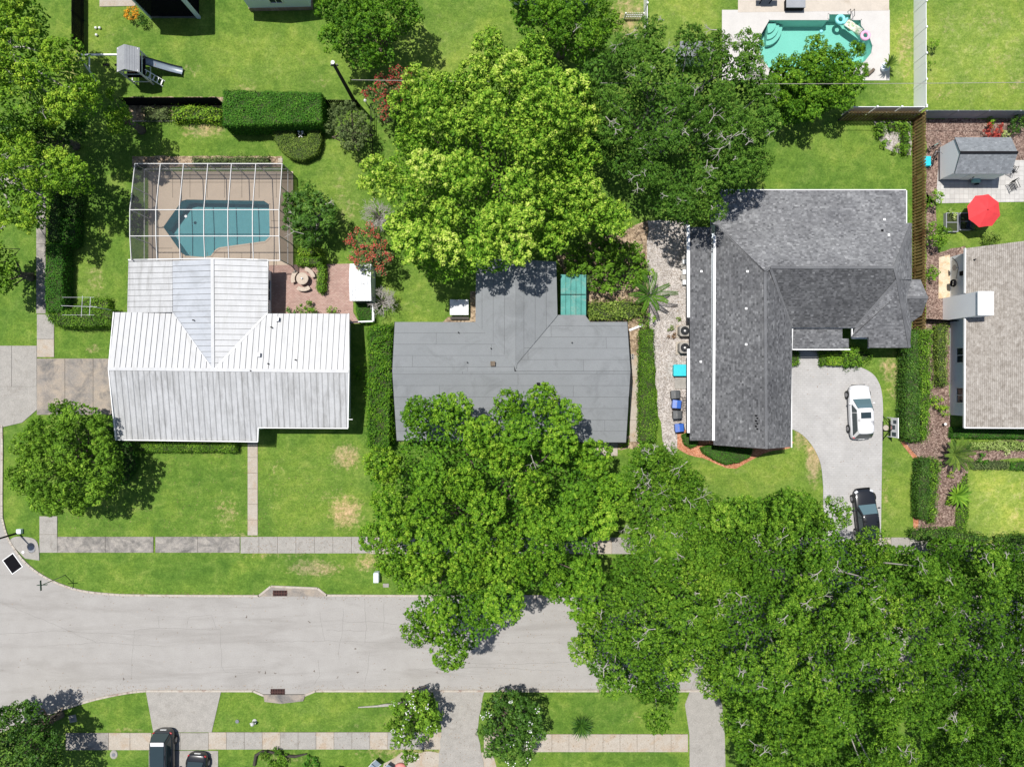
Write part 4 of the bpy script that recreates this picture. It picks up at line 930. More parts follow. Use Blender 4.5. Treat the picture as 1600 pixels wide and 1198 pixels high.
# ---------------------------------------------------------------- house 4: beige shingles, far right
h4 = thing('house', 'house with beige shingle roof and white chimney at the right edge', 'house', W(1570, 520))
r4 = bpy.data.objects.new('roof', bpy.data.meshes.new('roof')); COL.objects.link(r4); r4.parent = h4; OFF[r4.name] = OFF[h4.name]
dk = MB()
sh_slope(r4, [(1509, 388), (1670, 368), (1670, 668), (1507, 667)], [(1509, 388, 2.8), (1507, 667, 2.8), (1670, 560, 3.9)], dk, mat=M_shing3, tb=0.5, du=0.24, dv=0.15)
sh_slope(r4, [(1670, 368), (1850, 388), (1850, 667), (1670, 668)], [(1670, 380, 3.9), (1670, 660, 3.9), (1850, 560, 2.8)], dk, mat=M_shing3, tb=0.45, du=0.5, dv=0.22)
dk.build('roof_deck', M_under, r4)
mb = MB()
for a, b in (((1507.5, 388, 2.76), (1507, 458, 2.76)), ((1507, 497, 2.76), (1506.5, 668, 2.76)), ((1506, 668, 2.76), (1680, 669, 3.85))): bar(mb, W(*a), W(*b), 0.09, 0.18)
mb.build('fascia', M_white, r4)
mb = MB(); mb.prism(gpoly((1484, 402), (1800, 402), (1800, 648), (1484, 648)), 0, 2.7); mb.build('wall', M_wall, h4)
for y in (556, 622): win(h4, W(1484, y if y < 600 else 617)+Vector((0, 0, 1.6)), 1.3, 1.3, (-1, 0, 0))
mb = MB(); mb.prism(gpoly((1473, 466), (1493, 466), (1493, 501), (1473, 501)), 0, 4.55); ch = mb.build('chimney', M_wallw, h4)
mb = MB(); a = W(1472, 467); b = W(1494, 500); mb.box(a.x-.02, b.x+.02, b.y-.02, a.y+.02, 4.57, 4.66); mb.build('chimney_cap', M_wallw, ch)
mb = MB(); a = W(1473, 467); b = W(1493, 500); mb.box(a.x-.01, b.x+.01, b.y-.01, a.y+.01, 4.53, 4.572); mb.build('chimney_band', M_grey, ch)
mb = MB(); c = W(1484, 432); mb.box(c.x-.14, c.x, c.y-.18, c.y+.18, 1.5, 2.1); mb.build('meter_box', M_dark, h4)
mb = MB(); c = W(1484, 422)+Vector((0, 0, 1.2)); mb.lathe((0, 0), [(0.02, 0), (0.18, 0.03), (0.27, 0.12)], 14)
mb.v = [(c.x-0.25-v[2], c.y+v[0], c.z+v[1]) for v in mb.v]; mb.tube([c, c+Vector((-0.3, 0, 0))], 0.02, 6); mb.build('satellite_dish', M_grey, h4)
mb = MB(); c0 = W(1484, 404)
mb.tube([c0+Vector((-.02, 0, 0.4)), c0+Vector((-.04, -0.5, 1.0)), c+Vector((-.04, 0, 0))], 0.018, 5); mb.tube([c+Vector((-.04, 0, 0)), W(1484, 438)+Vector((-.04, 0, 0.9))], 0.018, 5); mb.build('cable', M_dark, h4)
vent(r4, 1525, 405, 3.0, 0.05, 0.2)
mb = MB(); c = W(1480, 445)+Vector((-0.05, 0, 1.0))
for k in range(4): mb.torus(c+Vector((-0.05*k, 0, 0)), 0.30-0.012*k, 0.035, 22, 6, axis='X')
mb.tube([c+Vector((0.1, 0, 0)), c+Vector((-0.2, 0, 0))], 0.05, 6)
tag(mb.build('garden_hose', M_black), 'coiled black garden hose hanging on the pale wall above the stone path', 'garden hose')

# ---------------------------------------------------------------- buildings at the top edge
h5 = thing('screened_porch', 'tall dark screened porch with pale corner posts at the top edge', 'porch', W(272, 10))
A, B, C_, D = (W(x, y) for x, y in ((236, 28), (311, 28), (311, -60), (236, -60)))
mb = MB(); pk = Vector(((A.x+B.x)/2, A.y, 5.5)); pk2 = Vector((pk.x, C_.y, 5.5)); z5 = Vector((0, 0, 4.9))
mb.poly([A+z5+Vector((-.3, -.3, 0)), pk+Vector((0, -.3, 0)), pk2, D+z5+Vector((-.3, 0, 0))]); mb.poly([pk+Vector((0, -.3, 0)), B+z5+Vector((.3, -.3, 0)), C_+z5+Vector((.3, 0, 0)), pk2]); mb.build('roof', M_roll, h5)
mb = MB(); mb.add([A, B, B+z5, pk, A+z5], [(0, 1, 2, 3, 4)]); mb.add([B, C_, C_+z5, B+z5], [(0, 1, 2, 3)]); mb.add([A, D, D+z5, A+z5], [(0, 1, 2, 3)]); mb.build('screen', M_screend, h5)
for p, w in ((A, .14), (B, .30)): mb = MB(); mb.box(p.x-w/2, p.x+w/2, p.y-.1, p.y+.1, 0, 4.9); mb.build('post', M_wall, h5)
mb = MB(); mb.box(A.x+.05, B.x-.05, C_.y, A.y-.05, 0.02, 0.1); mb.build('floor', M_dark, h5)
mb = MB(); bar(mb, A+Vector((0, 0, .1)), B+Vector((0, 0, .1)), .12, .2); mb.build('sill', M_grey, h5)
h6 = thing('shed', 'garden shed with pale blue end wall and brown base at the top edge', 'shed', W(436, 5))
A, B, C_, D = (W(x, y) for x, y in ((392, 17), (488, 15), (488, -50), (392, -50)))
mb = MB(); mb.prism([p.xy for p in (D, C_, B, A)], 0.4, 2.6); mb.add([A+Vector((0, -.002, 2.6)), B+Vector((0, -.002, 2.6)), (A+B)/2+Vector((0, -.002, 3.6))], [(0, 1, 2)]); mb.build('wall', M_wall, h6)
mb = MB(); mb.prism([p.xy for p in (D+Vector((-.05, 0, 0)), C_+Vector((.05, 0, 0)), B+Vector((.05, -.05, 0)), A+Vector((-.05, -.05, 0)))], 0.0, 0.42); mb.build('base', M_brickp, h6)
mb = MB(); r_ = (A+B)/2+Vector((0, -.3, 3.6)); r__ = (C_+D)/2+Vector((0, 0, 3.6)); mb.slab([A+Vector((-.3, -.3, 2.5)), r_, r__, D+Vector((-.3, 0, 2.5))], .08); mb.slab([r_, B+Vector((.3, -.3, 2.5)), C_+Vector((.3, 0, 2.5)), r__], .08); mb.build('roof', M_shing2, h6)
win(h6, (A+B)/2+Vector((0, -0.004, 1.6)), 1.1, 0.9, (0, -1, 0))
h7 = thing('house', 'neighbour house whose grey eave shows above the trees at top centre', 'house', W(850, -40))
mb = MB(); mb.prism(gpoly((800, 8), (918, 8), (918, -60), (800, -60)), 0, 2.7); mb.build('wall', M_wall, h7)
mb = MB(); mb.slab(WP([(795, 1)], 2.8)+WP([(915, 1)], 2.8)+WP([(915, -70)], 4)+WP([(795, -70)], 4), .12); mb.build('roof', M_roll, h7)
# gambrel shed at right with white gable wall
h8 = thing('shed', 'white shed with grey shingle gable roof beside the pale terrace', 'shed', W(1510, 265))
z8 = 2.35; xa, xb = W(1466, 0).x, W(1549, 0).x; ya, yb = W(0, 282).y, W(0, 232).y; ym = (ya+yb)/2
prof = [(ya-.12, 2.30), (ym, 3.05), (yb+.12, 2.30)]
mb = MB(); k5 = [(ya, 0.3), (ya, 2.27), (ym, 2.97), (yb, 2.27), (yb, 0.3)]
vs = [(xa, y, z) for y, z in k5]+[(xb, y, z) for y, z in k5]; n_ = len(k5); mb.add(vs, [tuple(range(n_))[::-1], tuple(range(n_, 2*n_))]+[(i, (i+1) % n_, n_+(i+1) % n_, n_+i) for i in range(n_)]); mb.build('wall', M_wallw, h8)
mb = MB(); mb.box(xa-.03, xb+.03, ya-.03, yb+.03, 0.01, 0.31); mb.build('base', M_grey, h8)
rr = bpy.data.objects.new('roof', bpy.data.meshes.new('roof')); COL.objects.link(rr); rr.parent = h8; OFF[rr.name] = OFF[h8.name]
for (y0, z0), (y1, z1) in zip(prof[:-1], prof[1:]):
    V = [Vector((xa-.05, y0, z0)), Vector((xb+.05, y0, z0)), Vector((xb+.05, y1, z1)), Vector((xa-.05, y1, z1))]
    mb = MB(); mb.slab(V if True else V, .05); mb.build('roof_deck', M_under, rr); pl = plane3(V[0], V[1], V[2]); shingles(rr, V, pl, M_shing2, du=.22, dv=.14, hz=0.02)
mb = MB(); mb.box(xa-.06, xb+.06, ym-.10, ym+.10, 3.05, 3.12); mb.build('ridge_vent', M_dark, rr)
mb = MB(); c = (xa+2.0, ya); mb.box(c[0]-.4, c[0]+.4, ya-.04, ya-.004, 0.32, 2.1); d_ = mb.build('door', M_white, h8); mb = MB(); mb.box(c[0]+.28, c[0]+.33, ya-.09, ya-.042, 1.0, 1.2); mb.build('handle', M_dark, d_)
# small white corrugated shed
h9 = thing('shed', 'small white metal shed with dirty ribbed roof on the brick patio', 'shed', W(562, 442))
xa, xb = W(546, 0, 2.1).x, W(580, 0, 2.1).x; ya, yb, ym = W(0, 470, 2.1).y, W(0, 412, 2.1).y, W(0, 438, 2.3).y
mb = MB(); mb.box(xa+.06, xb-.06, ya+.06, yb-.06, 0.02, 1.95); mb.build('wall', M_white, h9)
M_shedroof = M('grimy_white_metal', (0.74, 0.75, 0.76), (0.62, 0.63, 0.64), 2, 0.5, c3=(0.15, 0.14, 0.13), s3=2.2, t3=(0.60, 0.68))
for k in range(7):
    w = (xb-xa)/7; x0 = xa+k*w
    for y0, z0, y1, z1 in ((ya, 2.05, ym, 2.3), (ym, 2.3, yb, 2.05)):
        mb = MB(); mb.slab([(x0+.01, y0, z0), (x0+w-.03, y0, z0), (x0+w-.03, y1, z1), (x0+.01, y1, z1)], .03); bar(mb, (x0+w-.02, y0, z0+.02), (x0+w-.02, y1, z1+.02), .04, .05); mb.build('roof_panel', M_shedroof, h9)
mb = MB(); mb.box(xa+.2, xb-.2, ya+.03, ya+.05, 0.1, 1.8); mb.build('door', M_grey, h9)

# ---------------------------------------------------------------- pool enclosure
pe = thing('pool_enclosure', 'white framed screen enclosure over the blue pool behind the metal roof', 'pool enclosure', W(345, 345))
gx = [W(x, 256, 2.4).x for x in (211, 251, 287, 325, 362, 400, 441)]; yN = W(0, 256, 2.4).y; yS = W(0, 407, 2.9).y; yr1 = W(0, 328, 3.15).y; yr2 = W(0, 369, 3.15).y
pf = [(yN, 2.4), (yr1, 3.15), (yr2, 3.15), (yS, 2.95)]
for x in gx:
    mb = MB()
    for (a, za), (b, zb) in zip(pf[:-1], pf[1:]): bar(mb, (x, a, za), (x, b, zb), .05, .12)
    mb.build('rafter', M_alu, pe)
    mb = MB(); mb.box(x-.03, x+.03, yN-.03, yN+.03, 0.02, 2.36); mb.build('post', M_alu, pe)
for (y, z) in pf[:3]: mb = MB(); bar(mb, (gx[0], y, z+.001), (gx[-1], y, z+.001), .05, .11); mb.build('purlin', M_alu, pe)
for x in (gx[0], gx[-1]):
    for y, z in pf[1:3]+[((yN+yr1)/2, 2.75), (yS+.05, 2.9)]: mb = MB(); mb.box(x-.03, x+.03, y-.03, y+.03, 0.02, z-.05); mb.build('post', M_alu, pe)
    for z in (0.95,): mb = MB(); bar(mb, (x, yN, z), (x, yS, z), .05, .05); mb.build('chair_rail', M_alu, pe)
mb = MB(); bar(mb, (gx[0], yN, 0.95), (gx[-1], yN, 0.95), .05, .05); mb.build('chair_rail', M_alu, pe)
mb = MB(); mb.add([(gx[i], y, z-.03) for (y, z) in pf for i in (0, -1)], [(0, 1, 3, 2), (2, 3, 5, 4), (4, 5, 7, 6)]); mb.build('roof_screen', M_screen, pe)
for x in (gx[0], gx[-1]): mb = MB(); mb.add([(x, yS, 0.02), (x, yN, 0.02)]+[(x, y, z) for y, z in pf], [(0, 1, 2, 3, 4, 5)]); mb.build('wall_screen', M_screenw, pe)
mb = MB(); mb.add([(gx[0], yN, 0.02), (gx[-1], yN, 0.02), (gx[-1], yN, 2.4), (gx[0], yN, 2.4)], [(0, 1, 2, 3)]); mb.build('wall_screen', M_screenw, pe)
mb = MB(); x0, x1 = W(418, 0, 2.9).x, gx[-1]; mb.box(x0, x1, yS-.03, yS+.03, 2.85, 2.95); mb.box(x0, x0+.05, yS-.5, yS, 2.85, 2.9); mb.build('gutter', M_alu, pe)

# ---------------------------------------------------------------- trees
tree('huge tree with bright yellow-green rounded leaf clusters behind the grey-roofed house',
     [(735,60),(770,46),(830,44),(875,60),(900,92),(905,130),(932,180),(937,235),(922,262),(945,290),(985,308),(996,345),(955,366),(900,372),(855,395),(818,425),(780,436),(735,440),(690,455),(650,440),(612,400),(605,355),(625,305),(575,292),(562,245),(600,220),(608,180),(632,150),(650,108),(700,92),(736,95)],
     10.5, 6.0, 'yellow', lobe=2.5, tuft=0.47, nleaf=24, leaf=(0.19, 0.11), hv=1.3, gap=0.05, cover=1.1, trunk=0.42, rose=0.30, tonebias=-0.06)
tree('big darker oak with grey twigs between the yellow-green tree and the pool tree',
     [(890,110),(905,80),(940,58),(985,42),(1010,30),(1045,50),(1095,58),(1145,55),(1190,78),(1212,135),(1222,205),(1210,260),(1185,305),(1150,308),(1118,345),(1070,362),(1032,345),(1000,318),(990,290),(948,268),(920,220),(905,180)],
     10.0, 6.0, 'oak', lobe=2.1, tuft=0.33, nleaf=19, leaf=(0.14, 0.07), hv=1.0, gap=0.07, branches=44, bark=M_barkg, trunk=0.45)
tree('leafy tree at the top edge between the yellow-green tree and the white fence',
     [(785,0),(800,-25),(900,-15),(950,-5),(972,30),(960,70),(925,110),(890,95),(850,62),(800,48)], 7.5, 4.5, 'broad', lobe=1.8, tuft=0.36, nleaf=20, leaf=(0.16, 0.08), hv=0.7, branches=3, tonebias=-0.02)
tree('dense rounded citrus tree overhanging the turquoise pool',
     [(1205,90),(1232,75),(1252,90),(1256,70),(1290,60),(1335,66),(1353,90),(1346,130),(1322,165),(1275,188),(1228,198),(1205,170),(1195,125)], 4.8, 3.0, 'broad', lobe=1.4, tuft=0.32, nleaf=18, leaf=(0.15, 0.08), hv=0.35, gap=0.0, tonebias=-0.02, under=2.2, cover=1.2)
tree('great broad-leaved tree in front of the grey-roofed house overhanging the road',
     [(615,622),(650,612),(690,598),(715,622),(742,640),(768,622),(800,605),(850,585),(885,608),(905,655),(925,690),(962,712),(975,765),(975,825),(952,850),(952,895),(935,940),(915,972),(880,968),(845,962),(840,940),(812,960),(796,1002),(764,1022),(738,1040),(700,1040),(655,1026),(638,1000),(606,968),(638,930),(600,900),(588,868),(563,842),(562,780),(556,722),(582,700),(612,690)],
     11.0, 6.5, 'broad', lobe=2.4, tuft=0.36, nleaf=20, leaf=(0.165, 0.09), hv=1.4, gap=0.09, cover=1.15, trunk=0.45, tonebias=0.04, branches=4, rose=0.08)
tree('sparse oak with pale bare twigs next to the gravel side path',
     [(975,708),(1000,680),(1045,690),(1068,722),(1112,745),(1122,800),(1085,875),(985,872),(968,800)], 8.0, 5.0, 'oakl', lobe=1.7, tuft=0.32, nleaf=18, leaf=(0.14, 0.065), hv=0.6, gap=0.08, branches=22, bark=M_barkg)
tree('oak overhanging the road just right of the great broad-leaved tree',
     [(890,980),(930,930),(955,862),(1000,858),(1060,808),(1125,785),(1160,850),(1155,1000),(1118,1048),(1082,1075),(1072,1140),(1040,1128),(985,1108),(915,1072),(893,1020)],
     10.0, 6.0, 'oakl', lobe=2.2, tuft=0.33, nleaf=19, leaf=(0.145, 0.07), hv=1.2, gap=0.08, branches=22, bark=M_barkg, trunk=0.4, under=1.7, rose=0.06)
tree('largest oak covering the road below the paved drive, dotted with bare grey twigs',
     [(1112,790),(1140,765),(1185,772),(1232,752),(1288,762),(1312,798),(1336,832),(1385,842),(1452,845),(1476,880),(1466,950),(1435,1020),(1442,1100),(1430,1160),(1450,1240),(1150,1240),(1135,1130),(1096,1072),(1096,1000),(1100,900),(1098,830)],
     11.5, 6.5, 'oakl', lobe=2.4, tuft=0.33, nleaf=19, leaf=(0.145, 0.07), hv=1.3, gap=0.09, branches=48, bark=M_barkg, trunk=0.55, under=1.7, rose=0.06)
tree('lower dark oak in the bottom right corner with grey twigs showing',
     [(1450,850),(1480,828),(1560,842),(1660,850),(1660,1240),(1440,1240),(1445,1130),(1436,1040),(1462,1000),(1436,955),(1450,900)],
     7.5, 4.2, 'oakl', lobe=2.2, tuft=0.34, nleaf=18, leaf=(0.145, 0.07), hv=1.1, gap=0.08, branches=30, bark=M_barkg, tonebias=-0.15, under=1.5, base=(1590,1090))
tree('loose yellowish-green tree filling the top left corner',
     [(-40,-40),(40,-30),(60,-5),(56,45),(85,30),(108,32),(124,65),(112,100),(135,98),(152,140),(132,172),(95,188),(60,182),(20,195),(-40,200)], 11.0, 7.5, 'lime', base=(20,100), lobe=1.9, tuft=0.42, nleaf=22, leaf=(0.20, 0.10), hv=1.2, gap=0.10, branches=5, bark=M_barkg, dome=0.5, tonebias=0.06)
tree('loose yellowish-green tree on the left edge above the long hedge',
     [(-40,215),(20,200),(75,215),(115,230),(140,265),(140,300),(100,310),(70,300),(60,335),(60,365),(20,355),(-40,350)], 8.5, 5.8, 'lime', base=(20,280), lobe=1.5, tuft=0.46, nleaf=24, leaf=(0.20, 0.10), hv=1.0, gap=0.10, branches=7, bark=M_barkg, tonebias=0.06)
tree('dark understorey tree in the gap of the two yellowish trees at left',
     [(-40,170),(60,180),(130,190),(160,190),(150,200),(95,230),(40,225),(-40,230)], 5.5, 3.5, 'dark', lobe=1.3, tuft=0.42, nleaf=22, hv=0.5, tonebias=0.05)
tree('narrow bright tree reaching over the dark fence at left',
     [(175,140),(190,142),(198,165),(210,190),(200,208),(182,212),(165,200),(162,180),(170,165)], 5.0, 3.2, 'lime', lobe=1.0, tuft=0.40, nleaf=22, leaf=(0.18, 0.10), hv=0.5, tonebias=0.05)
tree('small leafy tree cut by the left edge beside the grass path',
     [(-30,385),(10,380),(26,400),(25,440),(5,465),(-30,465)], 5.0, 3.0, 'bush', lobe=1.1, tuft=0.40, nleaf=20, hv=0.4)
tree('round spreading tree on the corner lawn left of the metal-roofed house',
     [(60,642),(98,616),(148,632),(166,670),(190,710),(195,740),(176,782),(140,800),(100,806),(55,802),(22,772),(12,732),(28,690),(38,655)], 6.5, 3.6, 'bush', lobe=1.5, tuft=0.40, nleaf=22, leaf=(0.20, 0.08), hv=0.8, gap=0.04, tonebias=0.0, dome=0.45)
tree('dense dark green tree at the top edge above the utility pole',
     [(492,0),(510,-30),(640,-30),(662,0),(660,32),(640,50),(620,62),(625,90),(590,110),(545,108),(522,88),(500,50)], 6.5, 3.6, 'broad', lobe=1.6, tuft=0.38, nleaf=20, leaf=(0.17, 0.09), hv=0.6, gap=0.03, tonebias=-0.12)
tree('small round dark tree beside the pool enclosure',
     [(446,305),(480,285),(515,298),(530,330),(522,365),(488,388),(455,372),(443,338)], 4.2, 2.3, 'dark', lobe=1.0, tuft=0.42, nleaf=24, leaf=(0.28, 0.07), hv=0.5, gap=0.03, tonebias=0.06, branches=4, bark=M_barkg)
tree('grey-green loose tree by the hedge under the utility pole',
     [(514,165),(545,156),(574,168),(578,215),(562,238),(532,234),(512,202)], 3.6, 2.2, 'dull', lobe=0.9, tuft=0.36, nleaf=18, leaf=(0.14, 0.07), hv=0.4, gap=0.05, tonebias=-0.12)
tree('red-flowering tree behind the utility pole next to the yellow-green tree',
     [(568,150),(590,128),(618,108),(650,108),(655,140),(632,165),(612,192),(588,195),(575,180)], 3.6, 2.2, 'dull', lobe=0.9, tuft=0.36, nleaf=16, leaf=(0.14, 0.07), hv=0.4, flowers='red', fl_n=130, tonebias=-0.02)
tree('rust-red flowering tree overhanging the small white shed',
     [(548,375),(560,355),(585,350),(605,370),(614,410),(600,435),(575,438),(550,420)], 4.0, 2.4, 'dull', lobe=0.9, tuft=0.36, nleaf=14, leaf=(0.14, 0.07), hv=0.4, flowers='pink', fl_n=150, tonebias=-0.02)
tree('white-blossomed small tree by the fallen branch on the south verge',
     [(612,1105),(630,1082),(665,1080),(688,1100),(692,1140),(672,1165),(640,1180),(612,1165),(605,1130)], 3.8, 2.2, 'bush', lobe=1.0, tuft=0.42, nleaf=18, leaf=(0.26, 0.08), hv=0.5, flowers='white', fl_n=20, tonebias=-0.02, gap=0.05)
tree('darker white-blossomed small tree between two drives on the south verge',
     [(752,1100),(775,1078),(815,1078),(845,1100),(852,1140),(835,1175),(800,1195),(762,1180),(745,1145)], 4.0, 2.2, 'dark', lobe=1.0, tuft=0.42, nleaf=20, leaf=(0.26, 0.08), hv=0.5, flowers='white', fl_n=16, tonebias=0.04, gap=0.04)
tree('dark bushy tree in the bottom left corner',
     [(-40,1115),(15,1098),(50,1095),(68,1118),(88,1145),(98,1180),(98,1240),(-40,1240)], 6.0, 3.4, 'dark', lobe=1.3, tuft=0.44, nleaf=26, leaf=(0.20, 0.08), hv=0.7, gap=0.04, tonebias=-0.02)
tree('shade shrub thicket behind the teal patio roof',
     [(872,400),(915,372),(960,365),(1005,385),(1012,430),(990,455),(950,462),(915,455),(885,430)], 2.8, 1.6, 'bush', lobe=0.9, tuft=0.36, nleaf=18, leaf=(0.18, 0.09), hv=0.4, gap=0.10, tonebias=-0.1, under=1.2)
# bare bushes
def bare_bush(label, cx, cy, rpx, h, n=26):
    c = W(cx, cy); root = thing('bare_bush', label, 'bush', c)
    for i in range(n):
        a = random.uniform(0, 6.28); r = rpx/S*random.uniform(0.5, 1.0); mb = MB(); e = Vector((c.x+math.cos(a)*r, c.y+math.sin(a)*r, h*random.uniform(0.6, 1.0))); m = c.lerp(e, 0.45)+Vector((random.gauss(0, .12), random.gauss(0, .12), h*0.25))
        mb.tube([c+Vector((random.gauss(0, .08), random.gauss(0, .08), 0)), m, e], [0.04, 0.028, 0.012], 5, caps=False)
        for k in range(5):
            s = m.lerp(e, random.uniform(0, 0.9)); b = a+random.choice((-1, 1))*random.uniform(.4, 1.2); l = random.uniform(.25, .6); t_ = s+Vector((math.cos(b)*l, math.sin(b)*l, random.uniform(0, .25)))
            mb.tube([s, t_], [0.018, 0.009], 4, caps=False); u_ = s.lerp(t_, .5); mb.tube([u_, u_+Vector((math.cos(b+.8)*l*.6, math.sin(b+.8)*l*.6, .1))], [0.012, 0.007], 4, caps=False)
        mb.build('branch', M_barkg, root)
    return root
bare_bush('bare grey twiggy bush between the rust-red tree and the yellow-green tree', 594, 342, 26, 2.0, 34)
bare_bush('bare grey bush below the small white shed', 600, 474, 22, 1.8, 30)
# small oak twigs on the trees are parts of the trees

